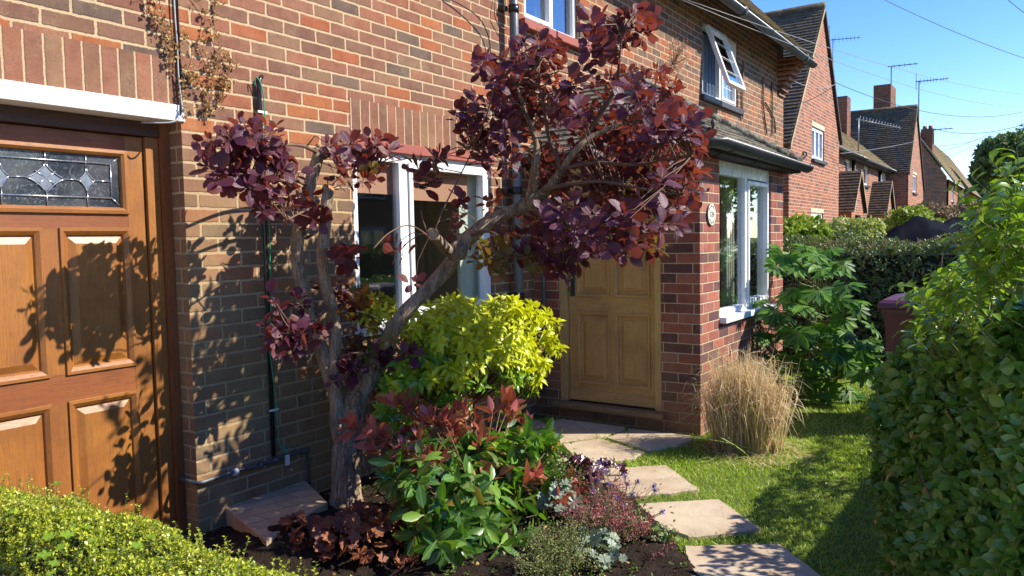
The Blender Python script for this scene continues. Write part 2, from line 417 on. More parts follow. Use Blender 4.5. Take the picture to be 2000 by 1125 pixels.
M['net'] = mat_simple('pale_blue_net', (0.45, 0.55, 0.72), 0.9, var=0.1, nscale=30)
M['came'] = mat_simple('lead_came', (0.55, 0.57, 0.60), 0.28, metal=0.85, var=0.1, nscale=60)
M['black'] = mat_simple('black_print', (0.02, 0.02, 0.022), 0.6)
M['sill_dark'] = mat_simple('dark_sill', (0.05, 0.05, 0.055), 0.6, var=0.3)

def mat_glass(name, tint=(0.85, 0.9, 0.9), boost=1.0, rough=0.0, wav=0.0):
    t = NT(name)
    tr = t.new('ShaderNodeBsdfTransparent'); tr.inputs[0].default_value = (*tint, 1)
    gl = t.new('ShaderNodeBsdfGlossy'); gl.inputs['Roughness'].default_value = rough; gl.inputs[0].default_value = (0.95, 0.97, 1, 1)
    fr = t.new('ShaderNodeFresnel')
    bf = t.new('ShaderNodeNewGeometry').outputs['Backfacing']
    t.link(t.math('MULTIPLY_ADD', bf, 1/1.52-1.52, 1.52), fr.inputs['IOR'])
    if wav > 0:
        n, _ = t.noise(t.pos(), 9.0, 2, 0.5)
        b = t.bump(n, wav, 0.01); t.link(b, gl.inputs['Normal'])
    f = t.math('MULTIPLY', fr.outputs[0], boost, clamp=True)
    mx = t.new('ShaderNodeMixShader'); t.link(f, mx.inputs[0]); t.link(tr.outputs[0], mx.inputs[1]); t.link(gl.outputs[0], mx.inputs[2])
    return t.done(mx.outputs[0])
M['glass'] = mat_glass('window_glass', boost=1.9, wav=0.02)
M['glass_clear'] = mat_glass('clear_window_glass', boost=1.0, wav=0.02)
M['glass_dark'] = mat_glass('sky_reflecting_glass', tint=(0.5, 0.55, 0.6), boost=3.2, wav=0.02)
def mat_leaded():
    t = NT('leaded_textured_glass')
    n, _ = t.noise(t.uv(), 40.0, 3, 0.6, '2D', 1.5)
    n2, _ = t.noise(t.uv(), 5.0, 2, 0.5, '2D')
    c = t.mix(t.rng(n2, 0.35, 0.65), (0.025, 0.032, 0.042), (0.07, 0.075, 0.085))
    c = t.mix(t.rng(n, 0.55, 0.75, 0, 0.6), c, (0.22, 0.23, 0.24))
    return t.done(t.bsdf(c, 0.08, t.bump(n, 0.35, 0.004), spec=0.9))
M['leaded'] = mat_leaded()
def mat_bevelglass():
    t = NT('bevelled_glass'); 
    n, _ = t.noise(t.pos(), 60.0, 2, 0.5)
    return t.done(t.bsdf(t.mix(n, (0.12, 0.15, 0.19), (0.26, 0.30, 0.36)), 0.05, spec=1.0))
M['bevelglass'] = mat_bevelglass()

def mat_tile(name, cols, moss, mossc=(0.30, 0.25, 0.13), course=0.11, width=0.17):
    t = NT(name); uv = t.uv(); su = t.sep(uv)
    row = t.math('FLOOR', su[1])                 # v counts courses
    uo = t.math('ADD', t.math('DIVIDE', su[0], width), t.math('MULTIPLY', t.math('FLOORED_MODULO', row, 2.0), 0.5))
    col = t.math('FLOOR', uo)
    w = t.new('ShaderNodeTexWhiteNoise', noise_dimensions='2D'); t.link(t.comb(col, row), w.inputs['Vector'])
    c = t.ramp(w.outputs[0], [(i/len(cols), k) for i, k in enumerate(cols)], 'CONSTANT')
    fu = t.math('FRACT', uo); gap = t.math('MINIMUM', fu, t.math('SUBTRACT', 1.0, fu))
    c = t.mix(t.rng(gap, 0.0, 0.05, 0.85, 0.0), c, (0.01, 0.01, 0.01))
    p = t.pos(); n, _ = t.noise(p, 7.0, 4, 0.65); n2, _ = t.noise(p, 28.0, 4, 0.7)
    fv = t.math('FRACT', su[1])
    f = t.math('MULTIPLY', t.rng(t.math('ADD', n, t.math('MULTIPLY', n2, 0.4)), 0.55, 0.85), moss)
    c = t.mix(f, c, mossc)
    # paler lower lip on each tile, its lit edge painted in
    c = t.mix(t.math('MULTIPLY', t.rng(fv, 0.0, 0.25, 0.5, 0.0), t.rng(n2, 0.4, 0.6)), c, tuple(min(1, x*1.5) for x in mossc))
    return t.done(t.bsdf(c, 0.92, t.bump(t.math('ADD', n2, t.math('MULTIPLY', w.outputs[0], 0.5)), 0.7, 0.012), spec=0.2))
M['tile'] = mat_tile('weathered_clay_tile', [(0.06, 0.048, 0.042), (0.085, 0.062, 0.05), (0.045, 0.038, 0.036), (0.11, 0.075, 0.055), (0.07, 0.06, 0.05)], 0.40, (0.26, 0.21, 0.12))
M['tile_moss'] = mat_tile('mossy_clay_tile', [(0.16, 0.12, 0.08), (0.20, 0.14, 0.09), (0.12, 0.09, 0.07), (0.22, 0.17, 0.10)], 0.9, (0.36, 0.29, 0.15))
M['tile_bay'] = mat_tile('lichen_covered_tile', [(0.07, 0.06, 0.05), (0.09, 0.075, 0.06), (0.06, 0.05, 0.045)], 0.95, (0.22, 0.20, 0.15))
M['verge'] = mat_simple('verge_mortar', (0.42, 0.33, 0.20), 0.9, var=0.25, nscale=12, bump=0.5, bdist=0.01)
M['timber_dark'] = mat_simple('dark_bargeboard', (0.045, 0.03, 0.022), 0.7, var=0.2)
M['rafter'] = mat_simple('rafter_timber', (0.16, 0.10, 0.06), 0.8, var=0.25)
M['cream_stone'] = mat_simple('cream_lintel', (0.60, 0.50, 0.34), 0.85, var=0.1)

def mat_leaf(name, cols, rough=0.42, trans=0.3, tcol=None, spec=0.5, midrib=None, coat=0.0, nvar=0.3, scale=3.0, veins=0.0):
    t = NT(name); r = t.island(); p = t.pos()
    n, _ = t.noise(p, scale, 2, 0.5)
    f = t.math('ADD', t.math('MULTIPLY', r, 1.0-nvar), t.math('MULTIPLY', t.rng(n, 0.3, 0.7), nvar))
    k = len(cols)
    c = t.ramp(f, [(i/(max(1, k-1)), x) for i, x in enumerate(cols)])
    s_ = t.sep(t.uv())
    au = t.math('ABSOLUTE', s_[0])
    nb, _ = t.noise(t.uv(), 9.0, 3, 0.6, '2D')
    c = t.mix(t.rng(nb, 0.35, 0.7, 0.0, 0.35), c, t.mix(1.0, c, (0.6, 0.6, 0.6), 'MULTIPLY'))
    nrm = None
    if midrib: c = t.mix(t.rng(au, 0.02, 0.07, 0.6, 0.0), c, midrib)
    if veins > 0:
        vv = t.math('SINE', t.math('MULTIPLY', t.math('SUBTRACT', s_[1], t.math('MULTIPLY', au, 0.7)), 55.0))
        hh = t.math('ADD', t.math('MULTIPLY', vv, 0.3), t.rng(au, 0.0, 0.1, -1.0, 0.0))
        nrm = t.bump(hh, veins, 0.002)
    b = t.bsdf(c, rough, nrm, spec=spec, coat=coat)
    if trans > 0:
        tr = t.new('ShaderNodeBsdfTranslucent')
        tc = t.mix(1.0, c, tcol if tcol else (1.4, 1.5, 0.8), 'MULTIPLY')
        t.link(tc, tr.inputs[0])
        mx = t.new('ShaderNodeMixShader'); mx.inputs[0].default_value = trans
        t.link(b, mx.inputs[1]); t.link(tr.outputs[0], mx.inputs[2])
        return t.done(mx.outputs[0])
    return t.done(b)

M['smoke_leaf'] = mat_leaf('purple_smoke_leaf', [(0.052, 0.012, 0.026), (0.082, 0.020, 0.042), (0.125, 0.036, 0.066), (0.068, 0.015, 0.028), (0.13, 0.028, 0.024), (0.10, 0.028, 0.054)],
                           rough=0.46, trans=0.24, tcol=(4.3, 3.4, 1.1), spec=0.42, nvar=0.35, scale=2.2, veins=0.5)
M['smoke_under'] = mat_leaf('bronze_green_leaf', [(0.10, 0.11, 0.02), (0.16, 0.11, 0.02), (0.20, 0.09, 0.02), (0.07, 0.09, 0.02)], trans=0.4, rough=0.5)
M['choisya_top'] = mat_leaf('golden_leaf', [(0.46, 0.55, 0.010), (0.62, 0.66, 0.012), (0.55, 0.60, 0.012), (0.36, 0.48, 0.015)], trans=0.32, tcol=(1.3, 1.25, 0.5), rough=0.38, spec=0.5, midrib=(0.6, 0.6, 0.15))
M['choisya_low'] = mat_leaf('lime_green_leaf', [(0.07, 0.19, 0.018), (0.17, 0.33, 0.02), (0.30, 0.44, 0.02), (0.06, 0.15, 0.02)], trans=0.3, tcol=(1.4, 1.4, 0.5), rough=0.3, spec=0.6)
M['red_young'] = mat_leaf('young_red_leaf', [(0.40, 0.085, 0.065), (0.52, 0.15, 0.11), (0.30, 0.055, 0.05), (0.46, 0.19, 0.09)], trans=0.22, tcol=(1.5, 1.2, 0.7), rough=0.3, spec=0.7, midrib=(0.5, 0.18, 0.12), coat=0.1)
M['big_green'] = mat_leaf('glossy_green_leaf', [(0.04, 0.12, 0.024), (0.07, 0.18, 0.028), (0.18, 0.32, 0.04), (0.05, 0.14, 0.035), (0.26, 0.20, 0.05)], trans=0.22, tcol=(1.6, 1.8, 0.5), rough=0.34, spec=0.5, midrib=(0.25, 0.36, 0.09), coat=0.0)
M['box_leaf'] = mat_leaf('small_box_leaf', [(0.26, 0.34, 0.025), (0.54, 0.57, 0.045), (0.44, 0.49, 0.035), (0.12, 0.20, 0.03), (0.64, 0.60, 0.08), (0.34, 0.42, 0.035)], trans=0.25, rough=0.35, nvar=0.45, scale=5)
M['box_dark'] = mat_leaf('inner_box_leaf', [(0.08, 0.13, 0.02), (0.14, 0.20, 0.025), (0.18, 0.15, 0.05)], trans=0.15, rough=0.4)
M['privet_leaf'] = mat_leaf('privet_leaf', [(0.085, 0.20, 0.038), (0.12, 0.26, 0.042), (0.17, 0.32, 0.05), (0.11, 0.21, 0.048), (0.24, 0.36, 0.055)], trans=0.25, tcol=(1.8, 2.0, 0.5), rough=0.33, spec=0.6, midrib=(0.14, 0.22, 0.07), nvar=0.4, scale=2.5)
M['privet_top'] = mat_leaf('young_privet_leaf', [(0.14, 0.27, 0.025), (0.24, 0.38, 0.03), (0.10, 0.21, 0.03)], trans=0.38, tcol=(1.5, 1.5, 0.5), rough=0.32, midrib=(0.3, 0.4, 0.1))
M['hedge_far'] = mat_leaf('dull_hedge_leaf', [(0.09, 0.16, 0.045), (0.12, 0.20, 0.05), (0.18, 0.21, 0.07), (0.22, 0.21, 0.11)], trans=0.15, rough=0.5)
M['fatsia_leaf'] = mat_leaf('fatsia_leaf', [(0.04, 0.13, 0.018), (0.13, 0.28, 0.025), (0.03, 0.09, 0.018), (0.07, 0.18, 0.02)], trans=0.3, tcol=(1.8, 1.9, 0.4), rough=0.48, spec=0.22, midrib=(0.25, 0.38, 0.09), coat=0.0)
M['old_leaf'] = mat_leaf('yellowing_leaf', [(0.45, 0.20, 0.03), (0.50, 0.32, 0.05), (0.35, 0.12, 0.04)], trans=0.3, rough=0.4, midrib=(0.5, 0.3, 0.1))
M['heuch_red'] = mat_leaf('copper_heuchera_leaf', [(0.26, 0.075, 0.030), (0.19, 0.052, 0.028), (0.32, 0.11, 0.04), (0.14, 0.04, 0.025), (0.42, 0.17, 0.04)], trans=0.2, tcol=(1.6, 1.1, 0.5), rough=0.55)
M['heuch_purple'] = mat_leaf('dark_purple_leaf', [(0.04, 0.010, 0.022), (0.075, 0.016, 0.035), (0.11, 0.03, 0.05)], trans=0.15, rough=0.3, spec=0.7)
M['heuch_silver'] = mat_leaf('silver_green_leaf', [(0.16, 0.22, 0.15), (0.28, 0.34, 0.24), (0.10, 0.16, 0.08)], trans=0.15, rough=0.5, midrib=(0.05, 0.08, 0.04))
M['tiny_green'] = mat_leaf('small_perennial_leaf', [(0.05, 0.11, 0.02), (0.12, 0.19, 0.03), (0.22, 0.28, 0.06)], trans=0.25)
M['pink_flower'] = mat_leaf('pink_bell_flower', [(0.45, 0.12, 0.13), (0.58, 0.22, 0.22), (0.40, 0.08, 0.12)], trans=0.3, tcol=(1.2, 1, 1), rough=0.6)
M['cream_bud'] = mat_leaf('green_cream_bud', [(0.30, 0.34, 0.10), (0.42, 0.42, 0.18), (0.2, 0.26, 0.07)], trans=0.3, rough=0.6)
M['blue_flower'] = mat_leaf('violet_blue_flower', [(0.16, 0.13, 0.42), (0.24, 0.19, 0.52), (0.12, 0.09, 0.32)], trans=0.3, tcol=(1, 1, 1.2), rough=0.6)
M['dead_leaf'] = mat_leaf('dry_tan_leaf', [(0.48, 0.30, 0.11), (0.38, 0.21, 0.08), (0.58, 0.40, 0.16), (0.24, 0.12, 0.06)], trans=0.2, tcol=(1.2, 1, 0.7), rough=0.7)
M['plume'] = mat_leaf('dried_flower_plume', [(0.36, 0.20, 0.10), (0.28, 0.14, 0.08)], trans=0.3, tcol=(1, 1, 1), rough=0.8)
M['straw'] = mat_leaf('dry_straw', [(0.70, 0.54, 0.30), (0.85, 0.70, 0.44), (0.50, 0.35, 0.18), (0.78, 0.62, 0.36)], trans=0.35, tcol=(1.2, 1.15, 0.9), rough=0.6)
M['grass'] = mat_leaf('lawn_blade', [(0.26, 0.41, 0.05), (0.36, 0.50, 0.06), (0.47, 0.57, 0.09), (0.19, 0.33, 0.045), (0.58, 0.55, 0.2)], trans=0.3, tcol=(1.3, 1.4, 0.5), rough=0.5, nvar=0.6, scale=2.2)
M['tree_far'] = mat_leaf('distant_foliage', [(0.09, 0.15, 0.04), (0.14, 0.20, 0.05), (0.22, 0.28, 0.07)], trans=0.2, rough=0.6, scale=0.5)
M['shrub_lime'] = mat_leaf('lime_shrub_leaf', [(0.16, 0.24, 0.02), (0.26, 0.34, 0.03), (0.10, 0.17, 0.02)], trans=0.3, rough=0.5)
M['shrub_cream'] = mat_leaf('variegated_leaf', [(0.20, 0.28, 0.04), (0.48, 0.48, 0.20), (0.32, 0.38, 0.08), (0.14, 0.2, 0.04)], trans=0.3, rough=0.5)
M['shrub_bronze'] = mat_leaf('bronze_pink_leaf', [(0.16, 0.07, 0.05), (0.26, 0.14, 0.09), (0.14, 0.13, 0.04), (0.32, 0.2, 0.12)], trans=0.2, rough=0.6)

def mat_bark():
    t = NT('rough_bark'); uv = t.uv(); p = t.pos()
    w1, _ = t.noise(t.scale(p, (60, 60, 8)), 1.0, 5, 0.7, '3D', 0.6)
    w2, _ = t.noise(p, 120.0, 4, 0.7)
    w3, _ = t.noise(p, 6.0, 3, 0.6)
    v = t.new('ShaderNodeTexVoronoi', feature='DISTANCE_TO_EDGE'); t.link(t.mix(0.12, t.scale(p, (75, 75, 13)), t.noise(p, 12.0, 3)[1]), v.inputs['Vector']); v.inputs['Scale'].default_value = 1.0
    crack = t.rng(v.outputs['Distance'], 0.0, 0.10, 0.8, 0.0)
    c = t.mix(t.rng(w1, 0.3, 0.7), (0.32, 0.225, 0.15), (0.58, 0.44, 0.30))
    c = t.mix(t.rng(w3, 0.5, 0.7, 0.0, 0.6), c, (0.36, 0.19, 0.09)); w4, _ = t.noise(t.scale(p, (22, 22, 5)), 1.0, 5, 0.8); c = t.mix(t.rng(w4, 0.54, 0.64, 0.0, 0.6), c, (0.12, 0.08, 0.055))
    c = t.mix(t.math('MULTIPLY', crack, t.rng(w2, 0.3, 0.6, 0.2, 0.7)), c, (0.03, 0.02, 0.014))
    h = t.math('SUBTRACT', t.math('ADD', w1, t.math('MULTIPLY', w2, 0.35)), t.math('MULTIPLY', crack, 0.35))
    return t.done(t.bsdf(c, 0.9, t.bump(t.math('SUBTRACT', h, t.math('MULTIPLY', t.rng(w4, 0.52, 0.62), 0.8)), 1.0, 0.012), spec=0.2))
M['bark'] = mat_bark()
M['twig'] = mat_simple('twig_bark', (0.17, 0.095, 0.06), 0.8, var=0.25, nscale=60)
M['twig_green'] = mat_simple('green_stem', (0.12, 0.13, 0.04), 0.6, var=0.2, nscale=60)
M['cutwood'] = mat_simple('sawn_wood', (0.50, 0.26, 0.11), 0.8, var=0.25, nscale=60, bump=0.4)

def mat_stone():
    t = NT('sandstone_flag'); p = t.pos()
    a, _ = t.noise(p, 2.2, 4, 0.6); b, _ = t.noise(p, 14.0, 5, 0.7); d, _ = t.noise(p, 220.0, 2, 0.6)
    r = t.island()
    c = t.mix(t.rng(a, 0.35, 0.65), (0.44, 0.325, 0.215), (0.53, 0.425, 0.295))
    c = t.mix(t.rng(b, 0.45, 0.75, 0.0, 0.55), c, (0.36, 0.27, 0.19))
    c = t.mix(t.rng(d, 0.3, 0.5, 0.3, 0.0), c, (0.2, 0.15, 0.11))
    ve = t.new('ShaderNodeTexVoronoi', feature='DISTANCE_TO_EDGE'); ve.inputs['Scale'].default_value = 1.9; t.link(t.mix(0.25, p, t.noise(p, 3.0, 4, 0.7)[1]), ve.inputs['Vector'])
    ck = t.rng(ve.outputs['Distance'], 0.0, 0.006, 0.7, 0.0); c = t.mix(ck, c, (0.10, 0.07, 0.05))
    sp_, _ = t.noise(p, 55.0, 3, 0.8); c = t.mix(t.rng(sp_, 0.64, 0.70, 0.0, 0.7), c, (0.16, 0.13, 0.09))
    gr, _ = t.noise(p, 4.5, 4, 0.7)
    c = t.mix(t.rng(gr, 0.50, 0.70, 0.0, 0.5), c, (0.25, 0.20, 0.12))
    v1, _ = t.noise(p, 1.1, 5, 0.7); c = t.mix(t.rng(v1, 0.4, 0.62, 0.0, 0.5), c, (0.60, 0.50, 0.36))
    return t.done(t.bsdf(c, 0.85, t.bump(t.math('ADD', b, t.math('MULTIPLY', d, 0.3)), 0.6, 0.006), spec=0.25))
M['stone'] = mat_stone()
M['stepbrick'] = mat_brick('paver_brick', [(0.52, 0.385, 0.25), (0.48, 0.36, 0.235), (0.55, 0.41, 0.27)], (0.22, 0.16, 0.11), L=0.3, C=0.105, joint=0.004, vo=0.02, speck=0.15, edge_n=0.001, bdist=0.002)

def mat_soil():
    t = NT('dark_soil'); p = t.pos()
    a, _ = t.noise(p, 14.0, 5, 0.75); b, _ = t.noise(p, 90.0, 4, 0.7)
    c = t.mix(t.rng(a, 0.3, 0.7), (0.016, 0.011, 0.008), (0.050, 0.033, 0.023))
    c = t.mix(t.rng(b, 0.62, 0.75, 0.0, 0.7), c, (0.20, 0.13, 0.08))
    return t.done(t.bsdf(c, 0.95, t.bump(t.math('ADD', a, t.math('MULTIPLY', b, 0.5)), 1.0, 0.03), spec=0.15))
M['soil'] = mat_soil()
def mat_lawnbase():
    t = NT('lawn_ground'); p = t.pos()
    a, _ = t.noise(p, 5.0, 4, 0.6); b, _ = t.noise(p, 60.0, 4, 0.7)
    c = t.mix(t.rng(a, 0.3, 0.7), (0.07, 0.10, 0.022), (0.13, 0.17, 0.035))
    c = t.mix(t.rng(b, 0.5, 0.7, 0.0, 0.5), c, (0.12, 0.09, 0.04))
    return t.done(t.bsdf(c, 0.95, t.bump(b, 0.8, 0.01), spec=0.1))
M['lawnbase'] = mat_lawnbase()
M['asphalt'] = mat_simple('asphalt', (0.055, 0.055, 0.057), 0.9, var=0.2, nscale=150, bump=0.5, bdist=0.003)
M['paving'] = mat_simple('concrete_paving', (0.44, 0.39, 0.32), 0.9, var=0.12, nscale=60, bump=0.3)  # colour raised and warmed to bounce light onto the shaded wall
M['bin'] = mat_simple('maroon_plastic', (0.15, 0.042, 0.032), 0.42, var=0.1, nscale=30)
M['bin_lid'] = mat_simple('maroon_lid_plastic', (0.12, 0.034, 0.046), 0.4, var=0.1, nscale=30)
M['tarp'] = mat_simple('navy_tarpaulin', (0.003, 0.0045, 0.009), 0.8, var=0.15, nscale=8, bump=0.2, bdist=0.01, spec=0.04)
M['plaque'] = mat_simple('white_ceramic', (0.66, 0.65, 0.58), 0.25, var=0.06, nscale=40)
M['plaque_print'] = mat_simple('grey_green_glaze', (0.10, 0.12, 0.10), 0.3)
M['plaque_back'] = mat_simple('grey_backing', (0.12, 0.12, 0.12), 0.5)
M['metal'] = mat_simple('galvanised_aerial', (0.30, 0.31, 0.33), 0.4, metal=0.7)
M['wire'] = mat_simple('black_wire', (0.02, 0.022, 0.03), 0.5)
M['wire_lit'] = mat_simple('sunlit_wire', (0.30, 0.29, 0.28), 0.5)  # paler copy of the wire, its sunlit side put in the colour
M['cane'] = mat_simple('bamboo_cane', (0.34, 0.25, 0.12), 0.6, var=0.2)
M['terracotta'] = mat_simple('clay_pot', (0.34, 0.12, 0.06), 0.8)
# ================================================================== SETTING
def sheet(name, pts, z, mat, kind='structure', uvs=1.0):
    mb = MB(); mb.poly([(x, y, z) for x, y in pts], [(x*uvs, y*uvs) for x, y in pts])
    o = mb.build(name, mat); tag(o, kind=kind); return o
sheet('ground', [(-400, -400), (900, -400), (900, 900), (-400, 900)], -0.03, M['lawnbase'])
sheet('pavement', [(-60, -3.2), (300, -3.2), (300, -1.2), (-60, -1.2)], -0.006, M['paving'])
mbk = MB(); mbk.wbox(-60, 300, -3.35, -3.2, -0.16, 0.0); tag(mbk.build('kerb', M['paving']), kind='structure')
sheet('road', [(-60, -9.5), (300, -9.5), (300, -3.35), (-60, -3.35)], -0.024, M['asphalt'])
sheet('driveway', [(-8, -1.2), (0.55, -1.2), (0.55, 3.53), (-8, 3.53)], -0.008, M['paving'])

# ================================================================== MAIN HOUSE
HY = 3.53
house = thing('brick_house', 'nearest brick house with panelled side door, white windows and single storey front bay', 'house', (6.0, HY, 0))
def part(mb, name, mats, parent, label=None, bevel=0.0):
    o = mb.build(name, mats, parent, bevel)
    if label: o['label'] = label
    return o
H_UP = (5.44, 6.39, 3.32, 4.2); H_CAS = (9.57, 11.0, 3.315, 4.232); H_LOW = (3.44, 4.925, 0.95, 2.10)
mb = MB().frame((0, HY, 0))
mb.wall(-3.2, 13.37, 0.0, 4.76,
        [(1.13, 2.282, 0.0, 2.205), (1.13, 2.282, 2.205, 2.425), (H_LOW[0], H_LOW[1], H_LOW[2], 2.165), (H_LOW[0]-0.01, H_LOW[1]+0.05, 2.165, 2.405), H_UP, H_CAS,
         ], thick=0.1, reveal=0.14)
part(mb, 'wall', M['brick'], house)
mb = MB().frame((13.37, HY, 0), (0, 1, 0), (0, 0, 1), (1, 0, 0))
mb.wall(0.0, 6.4, 0, 4.45, (), 0.1, top=([3.2], lambda u: 4.45+1.08*min(u, 6.4-u)), ends=False); part(mb, 'gable_wall', M['brick'], house)
mb = MB().frame((13.37, HY+6.4, 0), (-1, 0, 0), (0, 0, 1), (0, 1, 0)); mb.wall(0, 16.57, 0, 4.45, (), 0.1, ends=False); part(mb, 'rear_wall', M['brick'], house)
mb = MB().frame((-3.2, HY+6.4, 0), (0, -1, 0), (0, 0, 1), (-1, 0, 0)); mb.wall(0.0, 6.4, 0, 4.45, (), 0.1, top=([3.2], lambda u: 4.45+1.08*min(u, 6.4-u)), ends=False); part(mb, 'gable_wall', M['brick'], house)
# soldier courses
mb = MB().frame((0, HY, 0)); mb.box(1.13, 2.282, 2.205, 2.425, -0.1, 0.001, swap=True)
part(mb, 'soldier_course', M['soldier'], house)
mb = MB().frame((0, HY, 0)); mb.box(H_LOW[0]-0.01, H_LOW[1]+0.05, 2.165, 2.405, -0.1, 0.001, swap=True)
part(mb, 'soldier_course', M['soldier'], house)
mb = MB(); mb.wbox(1.05, 2.30, HY-0.012, HY+0.15, 2.123, 2.203); part(mb, 'lintel', M['lintel'], house, 'white painted lintel', 0.004)
mb = MB(); mb.wbox(3.43, 4.97, HY-0.008, HY+0.12, 2.10, 2.164); part(mb, 'lintel', M['red_paint'], house, 'red painted lintel', 0.004)
mb = MB(); mb.wbox(5.36, 6.50, HY-0.06, HY+0.1, 3.245, 3.317); part(mb, 'window_sill', M['red_paint'], house, 'red painted sill', 0.006)
mb = MB(); mb.wbox(9.5, 11.12, HY-0.05, HY+0.1, 3.235, 3.31); part(mb, 'window_sill', M['sill_dark'], house, 'dark weathered sill', 0.006)

def room(x0, x1, y0, y1, z0, z1, parent, mat='room', name='interior'):
    mb = MB().frame()
    P = lambda x, y, z: (x, z, -y)
    mb.q(P(x0, y1, z0), P(x1, y1, z0), P(x1, y1, z1), P(x0, y1, z1))
    mb.q(P(x0, y0, z0), P(x0, y1, z0), P(x0, y1, z1), P(x0, y0, z1))
    mb.q(P(x1, y1, z0), P(x1, y0, z0), P(x1, y0, z1), P(x1, y1, z1))
    mb.q(P(x0, y0, z0), P(x1, y0, z0), P(x1, y1, z0), P(x0, y1, z0))
    mb.q(P(x0, y0, z1), P(x0, y1, z1), P(x1, y1, z1), P(x1, y0, z1))
    return part(mb, name, M[mat], parent)

def window(parent, O, U, N, u0, u1, v0, v1, bars=(), fw=0.05, depth=0.06, n=-0.06, transoms=(), glass='glass', sill=None, sashes=(), frame_mat='upvc', name='window', leads=None, skip=()):
    """frame at depth n (front), pane behind; bars: list of (ua,ub) mullions; sashes: inner frames (ua,ub,va,vb)"""
    mb = MB().frame(O, U, (0, 0, 1), N)
    mb.box(u0, u0+fw, v0, v1, n-depth, n); mb.box(u1-fw, u1, v0, v1, n-depth, n)
    mb.box(u0+fw, u1-fw, v0, v0+fw, n-depth, n-0.001); mb.box(u0+fw, u1-fw, v1-fw, v1, n-depth, n-0.001)
    for a, b in bars: mb.box(a, b, v0+fw, v1-fw, n-depth, n-0.002)
    for a, b, c, d in transoms: mb.box(a, b, c, d, n-depth, n-0.003)
    for a, b, c, d in sashes:
        w = 0.035
        mb.box(a, a+w, c, d, n-depth+0.005, n+0.012); mb.box(b-w, b, c, d, n-depth+0.005, n+0.012)
        mb.box(a+w, b-w, c, c+w, n-depth+0.005, n+0.011); mb.box(a+w, b-w, d-w, d, n-depth+0.005, n+0.011)
    f = part(mb, name, M[frame_mat], parent, bevel=0.003 if fw > 0.03 else 0.0)
    g = MB().frame(O, U, (0, 0, 1), N)
    xs = [u0+fw*0.6] + [x for ab in bars for x in ((ab[0]+ab[1])/2, (ab[0]+ab[1])/2)] + [u1-fw*0.6]
    for i in range(0, len(xs), 2):
        if i//2 in skip: continue
        g = MB().frame(O, U, (0, 0, 1), N)
        g.box(xs[i]+0.002, xs[i+1]-0.002, v0+fw*0.6, v1-fw*0.6, n-depth*0.6-0.004, n-depth*0.6)
        part(g, 'pane', M[glass], f)
    if leads:
        g = MB().frame(O, U, (0, 0, 1), N)
        for a, b, c, d in leads: g.box(a, b, c, d, n-depth*0.6+0.001, n-depth*0.6+0.005)
        part(g, 'glazing_bars', M['upvc'], f)
    if sill:
        s_ = MB().frame(O, U, (0, 0, 1), N); s_.box(u0-sill[0], u1+sill[0], v0-sill[1], v0-0.001, n-depth, sill[2])
        part(s_, 'sill', M['upvc'], f, bevel=0.004)
    return f
X_, Yn = (1, 0, 0), (0, -1, 0)
wl_ = window(house, (0, HY, 0), X_, Yn, *H_LOW[:2], H_LOW[2], H_LOW[3], bars=[(3.895, 3.975)], fw=0.06, n=-0.025, glass='glass_clear', sill=(0.02, 0.04, 0.03), sashes=[(3.985, 4.865, 1.015, 2.045)])
mb = MB(); mb.wbox(3.872, 3.890, HY+0.005, HY+0.02, 1.42, 1.54); part(mb, 'handle', M['white_plastic'], wl_, bevel=0.003)
room(3.3, 5.1, HY+0.1, HY+2.4, 0.4, 2.45, house)
mb = MB(); mb.wbox(3.46, 3.93, HY+0.10, HY+0.115, 1.83, 2.2); part(mb, 'blind', M['blind'], house)
mb = MB(); mb.wbox(3.94, 4.74, HY+0.10, HY+0.115, 1.80, 2.2); part(mb, 'blind', M['blind'], house)
mb = MB(); mb.wbox(4.66, 4.92, HY+0.12, HY+0.15, 0.5, 2.2); cu = part(mb, 'curtain', M['curtain'], house)
# small printed notice inside the pane
mb = MB(); p0 = at(927, 588, HY+0.119); mb.wbox(p0[0], p0[0]+0.075, HY+0.115, HY+0.119, p0[2]-0.12, p0[2]+0.02); nt = part(mb, 'notice', M['white_plastic'], cu)
mb = MB(); mb.wbox(p0[0]+0.006, p0[0]+0.069, HY+0.111, HY+0.114, p0[2]-0.02, p0[2]+0.012)
for k in range(4): mb.wbox(p0[0]+0.008, p0[0]+0.03+0.009*k, HY+0.111, HY+0.114, p0[2]-0.045-0.02*k, p0[2]-0.038-0.02*k)
part(mb, 'notice_print', M['black'], cu)
window(house, (0, HY, 0), X_, Yn, *H_UP, bars=[(5.93, 5.98)], fw=0.055, n=-0.045, glass='glass_dark', sashes=[(5.485, 5.935, 3.37, 4.15)])
room(5.3, 6.5, HY+0.1, HY+1.6, 3.0, 4.4, house)
mb = MB()
for k in range(9): mb.wbox(6.0+k*0.042, 6.03+k*0.042, HY+0.25+0.02*(k % 2), HY+0.28+0.02*(k % 2), 3.3, 4.3)
part(mb, 'curtain', M['curtain'], house)
# right hand upper window with its left light open
leads = [(10.42+0.13*k, 10.428+0.13*k, 3.4, 4.18) for k in range(4)] + [(10.35, 10.95, 3.4+0.155*k, 3.408+0.155*k) for k in range(6)]
wc_ = window(house, (0, HY, 0), X_, Yn, *H_CAS, bars=[(10.30, 10.37)], fw=0.05, n=-0.03, glass='glass_dark', sashes=[(10.37, 10.95, 3.365, 4.185)], leads=leads, skip=(0,))
